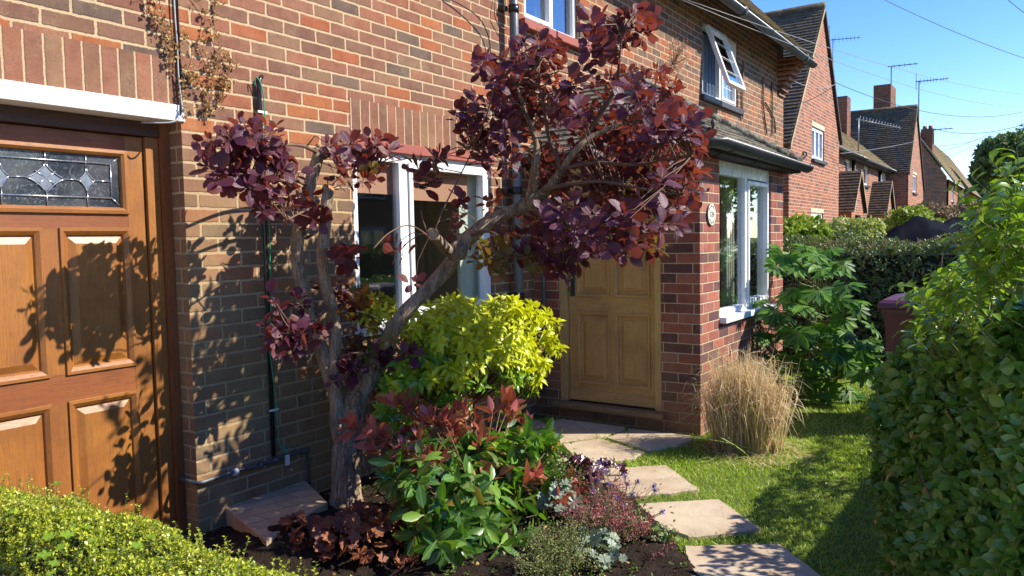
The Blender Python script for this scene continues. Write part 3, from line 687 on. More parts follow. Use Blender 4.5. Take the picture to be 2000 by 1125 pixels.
# open top-hung light: from (Y=HY, z=4.18) swinging outwards
ca, cb = 9.62, 10.30; ang = math.atan2(0.27, 0.76)
Vd = Vector((0, -math.sin(ang), -math.cos(ang))); Nd = Vector((0, -math.cos(ang), math.sin(ang)))
mb = MB().frame((0, HY-0.012, 4.17), X_, tuple(Vd), tuple(Nd)); Ls = 0.81; w = 0.055
mb.box(ca, ca+w, 0, Ls, 0, 0.055); mb.box(cb-w, cb, 0, Ls, 0, 0.055); mb.box(ca+w, cb-w, 0, w, 0.001, 0.054); mb.box(ca+w, cb-w, Ls-w, Ls, 0.001, 0.054)
cs = part(mb, 'open_casement', M['upvc'], wc_, 'casement tilted open outwards', 0.003)
mb = MB().frame((0, HY-0.012, 4.17), X_, tuple(Vd), tuple(Nd)); mb.box(ca+w*.7, cb-w*.7, w*.7, Ls-w*.7, 0.02, 0.026); part(mb, 'casement_pane', M['glass_dark'], wc_)
mb = MB().frame((0, HY-0.012, 4.17), X_, tuple(Vd), tuple(Nd))
for k in range(1, 4): mb.box(ca+w, cb-w, 0.20*k, 0.20*k+0.006, 0.0335, 0.0365)
part(mb, 'glazing_bars', M['upvc'], wc_)
room(9.4, 11.1, HY+0.1, HY+1.8, 3.0, 4.4, house)
mb = MB()
for k in range(5): mb.wbox(9.6+k*0.05, 9.64+k*0.05, HY+0.14+0.02*(k % 2), HY+0.165+0.02*(k % 2), 3.32, 4.25)
part(mb, 'curtain', M['curtain'], house)
mb = MB()
for k in range(16): mb.wbox(9.9+k*0.066, 9.963+k*0.066, HY+0.22+0.012*(k % 2), HY+0.23+0.012*(k % 2), 3.32, 4.25)
part(mb, 'net_curtain', M['net'], house)

# ------------------------------------------------------------------ side door by the pier
dr = MB().frame((0, HY, 0))
dr.box(2.236, 2.281, 0.0, 2.122, -0.149, -0.105); dr.box(1.131, 1.176, 0.0, 2.122, -0.149, -0.105)
frm = part(dr, 'side_door', M['wood_red'], house, 'red brown varnished door with leaded light')
mb = MB().frame((0, HY, 0)); mb.box(2.166, 2.235, 0.0, 2.05, -0.17, -0.131); mb.box(1.177, 1.246, 0.0, 2.05, -0.17, -0.131)
part(mb, 'door_jamb', M['wood_gold'], frm, bevel=0.003)
mb = MB().frame((0, HY, 0)); mb.box(1.176, 2.236, 2.051, 2.122, -0.18, -0.118, swap=True); part(mb, 'door_head', M['wood_dark'], frm, bevel=0.003)
DL, DRt, DN = 1.252, 2.160, -0.15
mb = MB().frame((0, HY, 0)); T = DN-0.045
mb.box(DL, 1.345, 0.03, 2.046, T, DN); mb.box(2.072, DRt, 0.03, 2.046, T, DN)                       # stiles
for a, b in ((1.945, 2.046), (1.592, 1.695), (0.79, 0.927), (0.03, 0.15)):
    mb.box(1.345, 2.072, a, b, T, DN-0.0015, mi=1, swap=True)                                        # rails
mb.box(1.665, 1.750, 0.15, 0.79, T, DN-0.001); mb.box(1.665, 1.750, 0.927, 1.592, T, DN-0.001)      # muntins
mb.box(1.345, 1.380, 1.695, 1.945, T, DN-0.001); mb.box(2.047, 2.072, 1.695, 1.945, T, DN-0.001)
part(mb, 'door_leaf', [M['wood_gold'], M['wood_red']], frm, bevel=0.0015)
prof = [(-0.012, 0.0), (-0.010, 0.009), (0.004, 0.009), (0.014, 0.002), (0.022, -0.004), (0.027, -0.014), (0.031, -0.014), (0.062, -0.001)]
for (a, b) in ((1.345, 1.665), (1.750, 2.072)):
    for (c, d) in ((0.927, 1.592), (0.15, 0.79)):
        mb = MB().frame(tuple(Vector((0, HY-DN, 0)))); mb.rings(a+0.004, b-0.004, c+0.004, d-0.004, prof)
        part(mb, 'door_panel', M['wood_gold'], frm)
mb = MB().frame((0, HY-DN, 0)); mb.rings(1.380, 2.047, 1.695, 1.945, [(-0.03, 0.0), (-0.028, 0.012), (-0.012, 0.014), (0.0, 0.004), (0.004, -0.012)], cap=False)
part(mb, 'glazing_bead', M['wood_gold'], frm)
# leaded light: glass x 1.384..2.043, z 1.70..1.94
gx0, gx1, gz0, gz1 = 1.383, 2.044, 1.698, 1.942; gy = HY-DN+0.012
mb = MB().frame((0, gy, 0)); mb.box(gx0-0.01, gx1+0.01, gz0-0.01, gz1+0.01, -0.006, 0.0); lg = part(mb, 'leaded_glass', M['leaded'], frm)
mb = MB(); cz = 1.822; ty = gy-0.004
def came(p, q, r=0.0028, curve=0.0):
    pts = []
    for t in np.linspace(0, 1, 7 if curve else 2):
        x = p[0]*(1-t)+q[0]*t; z = p[1]*(1-t)+q[1]*t
        dx, dz = q[0]-p[0], q[1]-p[1]; l = math.hypot(dx, dz) or 1
        off = curve*4*t*(1-t); pts.append((x-dz/l*off, ty, z+dx/l*off))
    mb.tube(pts, r, 6)
zt, zb = 1.905, 1.742
came((gx0, zt), (2.000, zt), 0.0036); came((gx0, zb), (2.000, zb), 0.0036)
came((2.000, zb), (2.000, zt), 0.0032); came((2.000, zt), (2.036, 1.935)); came((2.000, zb), (2.036, 1.708))
xs_d = [1.52, 1.705, 1.885]
cxm = [(1.705, 0.083, 0.066), (1.52, 0.035, 0.055), (1.885, 0.038, 0.055)]
for cx, rx, rz in cxm:
    for sx in (-1, 1):
        for sz in (-1, 1):
            came((cx+sx*rx, cz), (cx, cz+sz*rz), 0.003, curve=0.007*sx*sz*(1 if rx < 0.06 else 1.3))
    came((cx, cz+rz), (cx, gz1)); came((cx, cz-rz), (cx, gz0))
for sx in (-1, 1):
    for sz in (-1, 1): came((1.705+sx*0.045, cz+sz*0.033), (1.705-sx*0.0, cz+0.0), 0.0024)
came((1.555, cz), (1.622, cz)); came((1.788, cz), (1.847, cz)); came((1.923, cz), (2.0, cz)); came((gx0, cz), (1.485, cz))
part(mb, 'lead_strips', M['came'], frm)
mb = MB().frame((0, gy, 0))
for cx, rx, rz in cxm:
    a, b, c, d = [(cx-rx*0.86, cz, 0.002), (cx, cz-rz*0.86, 0.002), (cx+rx*0.86, cz, 0.002), (cx, cz+rz*0.86, 0.002)]
    e = (cx, cz, 0.005)
    for p_, q_ in ((a, b), (b, c), (c, d), (d, a)):
        m1 = tuple((p_[i]*0.55+q_[i]*0.45)*0.82+e[i]*0.18 for i in range(3))
        mb.poly([mb.P(*e), mb.P(*p_), mb.P(*m1)]); mb.poly([mb.P(*e), mb.P(*m1), mb.P(*q_)])
part(mb, 'bevelled_diamonds', M['bevelglass'], frm)
mb = MB().frame((0, HY, 0)); mb.box(1.13, 2.281, 0.0, 2.2, -0.26, -0.24); part(mb, 'backing', M['room'], frm)

# ------------------------------------------------------------------ bay with the front door
BX0, BX1, BY = 5.52, 7.80, 2.06
XW = dict(O=(BX0, HY, 0), U=(0, -1, 0), N=(-1, 0, 0))
mb = MB().frame(XW['O'], XW['U'], (0, 0, 1), XW['N'])
mb.wall(0, HY-BY, 0, 2.11, [(0.243, 1.156, 0.106, 2.08)], thick=0.1, reveal=0.1, ends=False)
part(mb, 'bay_wall', M['brick_bay'], house)
mb = MB().frame((BX0, BY, 0)); mb.wall(0, BX1-BX0, 0, 2.11, [(0.43, 1.868, 0.86, 2.109)], thick=0.1, ends=False, uo=1.59)
part(mb, 'bay_wall', M['brick_bay'], house)
mb = MB().frame((BX1, BY, 0), (0, 1, 0), (0, 0, 1), (1, 0, 0)); mb.wall(0, HY-BY, 0, 2.11, (), thick=0.1, ends=False)
part(mb, 'bay_wall', M['brick_bay'], house)
window(house, (BX0, BY, 0), X_, Yn, 0.432, 1.866, 0.862, 2.108, bars=[(1.15, 1.21)], fw=0.05, n=-0.02, glass='glass', sill=(0.0, 0.05, 0.055),
       sashes=[(1.21, 1.816, 0.912, 1.985)], transoms=[(0.48, 1.82, 2.0, 2.06)])
room(BX0+0.1, BX1-0.1, BY+0.1, BY+1.4, 0.3, 2.1, house)
mb = MB()
for k in range(7): mb.wbox(BX0+1.2+0.03*k, BX0+1.222+0.03*k, BY+0.2+0.03*(k % 2), BY+0.23+0.03*(k % 2), 0.6, 2.05)
for k in range(3): mb.wbox(BX1-0.5+0.03*k, BX1-0.478+0.03*k, BY+0.2+0.03*(k % 2), BY+0.23+0.03*(k % 2), 0.6, 2.05)
part(mb, 'curtain', M['curtain'], house)
# front door
mb = MB().frame(XW['O'], XW['U'], (0, 0, 1), XW['N'])
mb.box(0.244, 0.311, 0.15, 2.079, -0.09, -0.006); mb.box(1.100, 1.155, 0.15, 2.079, -0.09, -0.006); mb.box(0.311, 1.100, 2.02, 2.079, -0.09, -0.007, swap=True)
fd = part(mb, 'front_door', M['wood_oak_trim'], house, 'light oak brown four panel front door', 0.002)
mb = MB().frame(XW['O'], XW['U'], (0, 0, 1), XW['N']); n0 = -0.045; T = n0-0.045
mb.box(0.316, 0.404, 0.165, 2.015, T, n0); mb.box(1.035, 1.096, 0.165, 2.015, T, n0)
for a, b in ((0.165, 0.316), (0.892, 1.043), (1.87, 2.015)): mb.box(0.404, 1.035, a, b, T, n0-0.001, swap=True)
mb.box(0.686, 0.752, 0.316, 0.892, T, n0-0.0005); mb.box(0.686, 0.752, 1.043, 1.87, T, n0-0.0005)
part(mb, 'door_leaf', M['wood_oak'], fd, bevel=0.0015)
profd = [(-0.016, 0.0), (-0.014, 0.010), (0.002, 0.010), (0.010, 0.002), (0.014, -0.018), (0.022, -0.022), (0.030, -0.022), (0.062, -0.006)]
for a, b in ((0.404, 0.686), (0.752, 1.035)):
    for c, d in ((0.316, 0.892), (1.043, 1.87)):
        mb = MB().frame((BX0-n0, HY, 0), XW['U'], (0, 0, 1), XW['N']); mb.rings(a+0.003, b-0.003, c+0.003, d-0.003, profd)
        part(mb, 'door_panel', M['wood_oak'], fd)
mb = MB().frame(XW['O'], XW['U'], (0, 0, 1), XW['N'])
for (a, b, na, nb) in ((0.168, 0.235, -0.02, -0.034), ):
    pts = [(0.318, a, na), (1.094, a, na), (1.094, b, nb), (0.318, b, nb)]
    mb.q(*pts, swap=True); mb.q((0.318, b, nb), (1.094, b, nb), (1.094, b+0.012, n0+0.001), (0.318, b+0.012, n0+0.001), swap=True)
    mb.q((0.318, a, n0), (1.094, a, n0), (1.094, a, na), (0.318, a, na)); mb.poly([mb.P(0.318, a, n0), mb.P(0.318, a, na), mb.P(0.318, b, nb), mb.P(0.318, b, n0)]); mb.poly([mb.P(1.094, a, na), mb.P(1.094, a, n0), mb.P(1.094, b, n0), mb.P(1.094, b, nb)])
part(mb, 'weather_board', M['wood_oak'], fd)
mb = MB().frame(XW['O'], XW['U'], (0, 0, 1), XW['N']); mb.box(0.195, 1.195, 0.107, 0.149, -0.08, 0.075, swap=True)
part(mb, 'threshold', M['wood_step'], fd, bevel=0.006)
mb = MB().frame(XW['O'], XW['U'], (0, 0, 1), XW['N']); u_ = 0.352
mb.box(u_-0.024, u_+0.024, 1.03, 1.22, n0, n0+0.006); hp = part(mb, 'handle_plate', M['iron'], fd, bevel=0.004)
mb = MB(); c_ = mb.frame(XW['O'], XW['U'], (0, 0, 1), XW['N'])
mb.tube([mb.P(u_, 1.16, n0), mb.P(u_, 1.16, n0+0.045), mb.P(u_+0.004, 1.14, n0+0.055), mb.P(u_+0.002, 1.075, n0+0.05)], [0.009, 0.009, 0.011, 0.007], 8)
mb.tube([mb.P(u_-0.004, 1.185, n0), mb.P(u_-0.004, 1.185, n0+0.02)], [0.016, 0.012], 10)
part(mb, 'handle', M['brass'], fd)
mb = MB().frame(XW['O'], XW['U'], (0, 0, 1), XW['N']); mb.box(0.25, 1.15, 0.107, 2.079, -0.14, -0.11); part(mb, 'backing', M['room'], fd)

# roof helper: courses as real lapped strips
def tiled_roof(mb, e0, e1, r1, r0, n, lip=0.018, width=1.0):
    """e0->e1 eave edge, r0->r1 top edge; uv u in metres, v in courses"""
    e0, e1, r1, r0 = map(Vector, (e0, e1, r1, r0))
    nor = (e1-e0).cross(r0-e0).normalized()
    L = (e1-e0).length; seg = max(1, int(L/0.5))
    for i in range(n):
        ta, tb = i/n, (i+1.35)/n if i < n-1 else 1.0
        for k in range(seg):
            sa, sb = k/seg, (k+1)/seg
            def P(s_, t_, h): 
                a = e0.lerp(e1, s_); b = r0.lerp(r1, s_)
                p = a.lerp(b, t_)
                w = noise.noise(Vector((p.x*2.1, p.y*2.1+i*3.7, p.z*2.1)))*0.006
                return p + nor*(h+w)
            A, B, C_, D = P(sa, ta, lip), P(sb, ta, lip), P(sb, min(tb, 1), 0.0), P(sa, min(tb, 1), 0.0)
            u0, u1 = sa*L, sb*L
            mb.poly([A, B, C_, D], [(u0, i+0.02), (u1, i+0.02), (u1, i+0.98), (u0, i+0.98)])
            A2, B2 = P(sa, ta, -0.004), P(sb, ta, -0.004)
            mb.poly([A2, B2, B, A], [(u0, i+0.01), (u1, i+0.01), (u1, i+0.03), (u0, i+0.03)])
    return mb
# bay roof: hipped lean-to
ex0, ex1, ey = BX0-0.17, BX1+0.10, 1.92; ez = 2.20; sl = 0.64
apx0, apx1, apy = ex0+1.2, ex1-1.2, ey+1.2; apz = ez+1.2*sl
mb = MB(); 
tiled_roof(mb, (ex0, ey, ez), (ex1, ey, ez), (apx1, apy, apz), (apx0, apy, apz), 14)
tiled_roof(mb, (ex0, HY, ez), (ex0, ey, ez), (apx0, apy, apz), (apx0, HY, apz), 14)
tiled_roof(mb, (ex1, ey, ez), (ex1, HY, ez), (apx1, HY, apz), (apx1, apy, apz), 14)
br = part(mb, 'bay_roof', M['tile_bay'], house, 'lichen covered hipped tiled bay roof')
mb = MB(); mb.wbox(ex0, ex1, ey, HY, ez-0.02, ez-0.012); mb.wbox(apx0, apx1, apy, HY, apz-0.02, apz)
mb.wbox(ex0-0.004, ex1+0.004, ey-0.004, ey+0.02, ez-0.09, ez-0.021); mb.wbox(ex0-0.003, ex0+0.02, ey+0.021, HY, ez-0.09, ez-0.021); mb.wbox(ex1-0.02, ex1+0.003, ey+0.021, HY, ez-0.09, ez-0.021)
mb.wbox(ex0+0.021, ex1-0.021, ey+0.021, HY, ez-0.085, ez-0.08)
part(mb, 'soffit', M['soffit'], house)
# hips of rounded tiles and hip irons
mb = MB()
for a, b in (((ex0, ey), (apx0, apy)), ((ex1, ey), (apx1, apy))):
    n = 12
    for k in range(n):
        t0, t1 = k/n, (k+1.15)/n
        z0_, z1_ = ez+0.035+(apz-ez)*t0, ez+0.02+(apz-ez)*min(t1, 1)
        mb.tube([(a[0]+(b[0]-a[0])*t0, a[1]+(b[1]-a[1])*t0, z0_), (a[0]+(b[0]-a[0])*min(t1, 1), a[1]+(b[1]-a[1])*min(t1, 1), z1_)], [0.045, 0.036], 8)
mb.tube([(apx0, apy, apz+0.02), (apx1, apy, apz+0.02)], 0.045, 8)
part(mb, 'hip_tiles', M['tile_bay'], house)
for sx, (hx, hy) in ((-1, (ex0, ey)), (1, (ex1, ey))):
    mb = MB(); pts = [(hx-sx*0.03, hy+0.03, ez+0.0)]
    for k in range(14):
        a = -1.2+k*0.45; r_ = 0.030-0.0015*k
        pts.append((hx+sx*0.03+math.cos(a)*r_*sx*0.8, hy-0.03-math.cos(a)*r_*0.6, ez+0.10+math.sin(a)*r_))
    mb.tube(pts, 0.009, 6); part(mb, 'hip_iron', M['iron'], house)
def gutter(mb, pts, r=0.055, sides=10):
    """half round channel open upwards"""
    pts = [Vector(p) for p in pts]; b = len(mb.v); n = len(pts)
    for i, p in enumerate(pts):
        d = (pts[min(i+1, n-1)]-pts[max(i-1, 0)]).normalized(); side = d.cross(Vector((0, 0, 1))).normalized()
        if 0 < i < n-1:
            d1 = (pts[i]-pts[i-1]).normalized(); side = side/max(0.4, abs(side.dot(d1.cross(Vector((0, 0, 1))).normalized())))
        for k in range(sides+1):
            a = math.pi*k/sides
            mb.v.append(tuple(p + side*math.cos(a)*r - Vector((0, 0, 1))*math.sin(a)*r))
        for k in range(sides+1):
            a = math.pi*(1-k/sides)
            mb.v.append(tuple(p + side*math.cos(a)*(r-0.004) - Vector((0, 0, 1))*math.sin(a)*(r-0.004)))
    W_ = 2*(sides+1)
    for i in range(n-1):
        for k in range(W_):
            j = (k+1) % W_
            mb.f.append((b+i*W_+k, b+i*W_+j, b+(i+1)*W_+j, b+(i+1)*W_+k)); mb.uv.append([(0, 0)]*4); mb.mi.append(0); mb.sm.append(k not in (sides, W_-1))
    mb.f.append(tuple(b+k for k in range(W_))); mb.uv.append([(0, 0)]*W_); mb.mi.append(0); mb.sm.append(False)
    mb.f.append(tuple(b+(n-1)*W_+k for k in reversed(range(W_)))); mb.uv.append([(0, 0)]*W_); mb.mi.append(0); mb.sm.append(False)
mb = MB(); gx, gy_ = ex0-0.055, ey-0.055; gz_ = ez-0.012
gutter(mb, [(gx, HY-0.02, gz_), (gx, gy_+0.02, gz_), (gx+0.02, gy_, gz_), (ex1+0.06, gy_, gz_-0.012)], 0.062)
bg_ = part(mb, 'bay_gutter', M['gutter_black'], house)
for xx in (ex0+0.25, ex0+1.1, ex1-0.6, ex1-0.12):
    mb = MB()
    for r_ in (0.067,):
        pts = [(xx+0.03*math.sin(k), gy_+math.cos(math.pi*k/8)*-r_, gz_-math.sin(math.pi*k/8)*r_) for k in range(9)]
        pts = [(xx, gy_-math.cos(math.pi*k/8)*r_, gz_-math.sin(math.pi*k/8)*r_) for k in range(9)]
        mb.tube(pts, 0.006, 5)
    mb.tube([(xx, gy_+0.0, gz_-0.06), (xx-0.05, gy_+0.12, gz_-0.10)], 0.004, 5)
    part(mb, 'gutter_bracket', M['pipe_black'], bg_)

# main roof
RS = 1.085; yE, zE = 3.13, 4.435; yR = 6.73; zR = zE+RS*(yR-yE)
mb = MB(); tiled_roof(mb, (-3.4, yE, zE), (13.68, yE, zE), (13.68, yR, zR), (-3.4, yR, zR), 46, lip=0.026)
tiled_roof(mb, (13.68, 2*yR-yE, zE), (-3.4, 2*yR-yE, zE), (-3.4, yR, zR), (13.68, yR, zR), 20)
rf = part(mb, 'roof', M['tile_moss'], house, 'mossy clay tiled roof')
mb = MB(); mb.tube([(-3.4, yR, zR+0.02), (13.68, yR, zR+0.02)], 0.1, 8); part(mb, 'ridge_tiles', M['tile'], rf)
mb = MB(); k_ = 0.03
mb.frame((0, 0, 0), (1, 0, 0), (0, 0, 1), (0, -1, 0))
pts = [(13.66, yE+0.02, zE-0.03), (13.66, yR, zR-0.03), (13.66, yR, zR-0.12), (13.66, yE+0.02, zE-0.12)]
mb.poly([(x-0.3+0.001, y, z) for x, y, z in pts][::-1]); mb.poly(pts)
mb.poly([(-3.4, yE+0.02, zE-0.03), (13.66, yE+0.02, zE-0.03), (13.66, yR, zR-0.03), (-3.4, yR, zR-0.03)])
mb.poly([(13.36, yE+0.02, zE-0.12), (13.66, yE+0.02, zE-0.12), (13.66, yR, zR-0.12), (13.36, yR, zR-0.12)])
part(mb, 'roof_boarding', M['soffit'], house)
mb = MB(); mb.poly([(-3.3, yE+0.02, zE-0.10), (-3.3, yE+0.02, zE-0.075), (13.6, yE+0.02, zE-0.075), (13.6, yE+0.02, zE-0.10)]); 
mb.wbox(-3.3, 13.6, yE+0.0, yE+0.022, zE-0.105, zE-0.02); part(mb, 'fascia', M['timber_dark'], house)
r0 = None
for i in range(36):
    x = 13.3-0.45*i
    if r0 is None:
        mb = MB(); p = [(x, yE+0.025, zE-0.035), (x, HY, zE-0.035+RS*(HY-yE-0.025)), (x, HY, zE-0.13+RS*(HY-yE-0.025)), (x, yE+0.025, zE-0.115)]
        q_ = [(a+0.045, b, c) for a, b, c in p]
        mb.poly(p[::-1]); mb.poly(q_)
        for k in range(4): mb.poly([p[k], p[(k+1) % 4], q_[(k+1) % 4], q_[k]])
        r0 = part(mb, 'rafter', M['rafter'], house)
    else:
        c = r0.copy(); COL.objects.link(c); c.parent = house; c.location.x = r0.location.x-0.45*i
mb = MB(); gutter(mb, [(-3.4, 3.085, 4.345), (13.52, 3.085, 4.325)], 0.068, 12); gt = part(mb, 'gutter', M['gutter_grey'], house)
for xx in (2.0, 5.9, 9.75, 12.9):
    mb = MB(); mb.tube([(xx-0.05, 3.085, 4.318), (xx+0.05, 3.085, 4.318)], 0.074, 14); part(mb, 'gutter_joint', M['gutter_black'], gt)
# corbelled brick kneeler under the eave end
mb = MB()
for k in range(8): mb.frame((13.02, HY, 0)); mb.box(0, 0.345, 3.80+0.0762*k, 3.80+0.0762*(k+1)-0.012, -0.02, 0.03+0.052*k)
part(mb, 'corbel', M['brick_bay'], house)
# downspout
xd = at(1003, 0, HY-0.085)[0]
mb = MB(); mb.tube([(xd, HY-0.085, z) for z in (4.1, 3.0, 1.5, 0.12)], 0.036, 14); mb.tube([(xd, 3.085, 4.34), (xd, 3.2, 4.2), (xd, HY-0.085, 4.08)], 0.034, 12)
dp = part(mb, 'drainpipe', M['pipe_grey'], house)
for z in (3.33, 1.9, 1.05):
    mb = MB(); mb.tube([(xd, HY-0.085, z-0.03), (xd, HY-0.085, z+0.03)], 0.043, 14); mb.wbox(xd-0.09, xd-0.03, HY-0.05, HY, z-0.02, z+0.02); part(mb, 'pipe_bracket', M['pipe_black'], dp)
mb = MB(); xs2 = at(1012, 560, HY-0.05)[0]; mb.tube([(xs2+0.03, HY-0.05, 1.0), (xs2+0.03, HY-0.05, 0.1)], 0.0, 6)
mb = MB(); mb.tube([(BX0-0.04, HY-0.12, 2.05), (BX0-0.04, HY-0.12, 0.25)], 0.016, 8); part(mb, 'waste_pipe', M['gutter_grey'], house, 'thin grey pipe beside the front door')

# service pipes and cables on the main wall
Yp = HY-0.022
xb = 2.742
mb = MB(); mb.tube([(xb+0.035, HY+0.02, 2.412), (xb+0.02, Yp, 2.42), (xb, Yp-0.004, 2.40), (xb, Yp, 2.36), (xb+0.002, Yp, 1.4), (xb+0.004, Yp, 0.32)], 0.0125, 10)
bp = part(mb, 'overflow_pipe', M['pipe_black'], house, 'thin black vertical pipe with green cable')
pts = [(xb-0.035, Yp-0.01, 2.36), (xb-0.03, Yp-0.018, 2.41), (xb+0.0, Yp-0.024, 2.36), (xb+0.012, Yp-0.024, 2.25), (xb+0.004, Yp-0.022, 1.9), (xb+0.018, Yp-0.022, 1.6), (xb+0.012, Yp-0.022, 1.4), (xb+0.016, Yp-0.022, 1.25), (xb-0.012, Yp-0.022, 1.0), (xb-0.006, Yp-0.022, 0.85), (xb+0.016, Yp-0.022, 0.62), (xb+0.02, Yp-0.024, 0.5), (xb+0.03, Yp-0.024, 0.38)]
for k in range(16): a = k*0.8; pts.append((xb+0.05+0.018*math.cos(a), Yp-0.03-0.002*k, 0.355+0.02*math.sin(a)))
mb = MB(); mb.tube(smooth_path(pts, 4), 0.0032, 6); part(mb, 'earth_cable', M['cable_green'], bp)
for z in (2.225, 0.585):
    mb = MB(); mb.wbox(xb-0.03, xb+0.032, Yp-0.024, Yp-0.018, z-0.006, z+0.006); part(mb, 'clip', M['white_plastic'], bp)
mb = MB(); zl = 0.297
pts = [(2.262, HY+0.13, zl+0.01), (2.255, HY+0.03, zl+0.004), (2.275, HY-0.018, zl), (2.32, HY-0.03, zl+0.0), (2.5, HY-0.026, zl+0.004), (2.65, HY-0.028, zl-0.002), (2.965, HY-0.026, zl+0.004), (2.985, HY-0.026, zl-0.02), (2.99, HY-0.026, 0.0)]
mb.tube(smooth_path(pts, 5), 0.0105, 8, jitter=0.25)
for xx in (2.66, 2.76, 2.955): mb.tube([(xx-0.02, HY-0.027, zl), (xx+0.02, HY-0.027, zl)], 0.014, 10)
lp = part(mb, 'lead_pipe', M['pipe_lead'], house, 'old grey lead pipe along the foot of the wall')
mb = MB(); mb.tube([(2.478, HY-0.027, zl), (2.502, HY-0.027, zl)], 0.019, 10); part(mb, 'clip', M['white_plastic'], lp)
mb = MB(); mb.frame((2.80, HY-0.05, 0.0)); mb.box(0.0, 0.03, 0.255, 0.315, 0, 0.003); part(mb, 'tag', M['white_plastic'], lp)
xc = at(346, 60, HY-0.03)[0]
mb = MB(); mb.tube(smooth_path([(xc+0.004, Yp, 4.3), (xc, Yp, 3.2), (xc-0.004, Yp, 2.7), (xc+0.002, Yp, 2.5), (xc-0.002, Yp-0.005, 2.35), (xc+0.006, Yp-0.008, 2.22), (xc-0.003, Yp-0.02, 2.15), (xc-0.06, Yp-0.01, 2.108), (xc-0.16, HY+0.05, 2.105)], 4), 0.004, 6)
part(mb, 'cable', M['cable_grey'], house)
mb = MB(); mb.tube([(xc+0.014, Yp+0.006, 4.3), (xc+0.014, Yp+0.006, 2.15)], 0.007, 6); part(mb, 'cable', M['pipe_black'], house)
mb = MB(); mb.tube(smooth_path([at(868, -6, HY-0.02), at(905, 12, HY-0.04), at(935, 35, HY-0.05), at(950, 60, HY-0.04), at(957, 90, HY-0.03), at(962, 150, HY-0.02), at(975, 200, HY-0.02)], 5), 0.0045, 6); part(mb, 'cable', M['pipe_black'], house)
mb = MB(); mb.tube(smooth_path([at(968, -5, HY-0.02), at(966, 30, HY-0.03), at(975, 50, HY-0.03), at(988, 58, HY-0.05)], 4), 0.004, 6); part(mb, 'cable', M['pipe_black'], house)

# number plaque
pc = at(1388.5, 419, BY-0.008)
pq = thing('number_plaque', 'small white ceramic house number plaque on the brick beside the bay window', 'house sign', (pc[0], BY, pc[2]))
mb = MB(); n = 40; a_, b_ = 0.083, 0.083
def oval(mb, rx, rz, y0, y1):
    f = [(pc[0]+rx*math.cos(2*math.pi*k/n), y1, pc[2]+rz*math.sin(2*math.pi*k/n)) for k in range(n)]
    g = [(p[0], y0, p[2]) for p in f]
    mb.poly(f[::-1]); 
    for k in range(n): j = (k+1) % n; mb.poly([g[k], f[k], f[j], g[j]][::-1], smooth=True)
mb = MB(); oval(mb, a_, b_, BY, BY-0.012); part(mb, 'backing', M['plaque_back'], pq)
mb = MB(); oval(mb, a_-0.002, b_-0.002, BY-0.0125, BY-0.017); part(mb, 'plate', M['plaque'], pq)
cu_ = bpy.data.curves.new('number', 'FONT'); cu_.body = '124'; cu_.size = 0.062; cu_.align_x = 'CENTER'; cu_.align_y = 'CENTER'; cu_.extrude = 0.001
to = bpy.data.objects.new('number', cu_); COL.objects.link(to)
dg = bpy.context.evaluated_depsgraph_get(); me = bpy.data.meshes.new_from_object(to.evaluated_get(dg)); bpy.data.objects.remove(to)
me.name = 'number'; me.materials.clear(); me.materials.append(M['plaque_print'])
me.transform(Matrix.Rotation(R(90), 4, 'X')); nb = bpy.data.objects.new('number', me); COL.objects.link(nb); nb.parent = pq; nb.location = (0, -0.0185, 0)
mb = MB()
for k in range(18):
    a = 2*math.pi*k/18
    if abs(math.sin(a)) > 0.45:
        mb.tube([(pc[0]+0.064*math.cos(a), BY-0.0165, pc[2]+0.064*math.sin(a)), (pc[0]+0.064*math.cos(a), BY-0.0185, pc[2]+0.064*math.sin(a))], 0.006+0.003*(k % 2), 7)
part(mb, 'painted_sprigs', M['plaque_print'], pq)

# ================================================================== NEIGHBOURING HOUSES
NY = 4.4
def far_window(parent, O, U, N, u0, u1, v0, v1, bars=1, soldier=True):
    bw = [(u0+(u1-u0)*(k+1)/(bars+1)-0.04, u0+(u1-u0)*(k+1)/(bars+1)+0.04) for k in range(bars)]
    f = window(parent, O, U, N, u0, u1, v0, v1, bars=bw, fw=0.09, n=-0.03, depth=0.06, glass='glass_dark')
    mb = MB().frame(O, U, (0, 0, 1), N); mb.box(u0-0.05, u1+0.08, v0-0.07, v0-0.002, -0.08, 0.07); part(mb, 'sill', M['sill_dark'], f)
    mb = MB().frame(O, U, (0, 0, 1), N); mb.box(u0-0.02, u1+0.02, v1+0.002, v1+0.11, -0.08, 0.004); part(mb, 'lintel', M['cream_stone'], f)
    mb = MB().frame(O, U, (0, 0, 1), N); mb.box(u0-0.1, u1+0.1, v0-0.1, v1+0.1, -0.5, -0.45); part(mb, 'interior', M['room'], f)
    return f
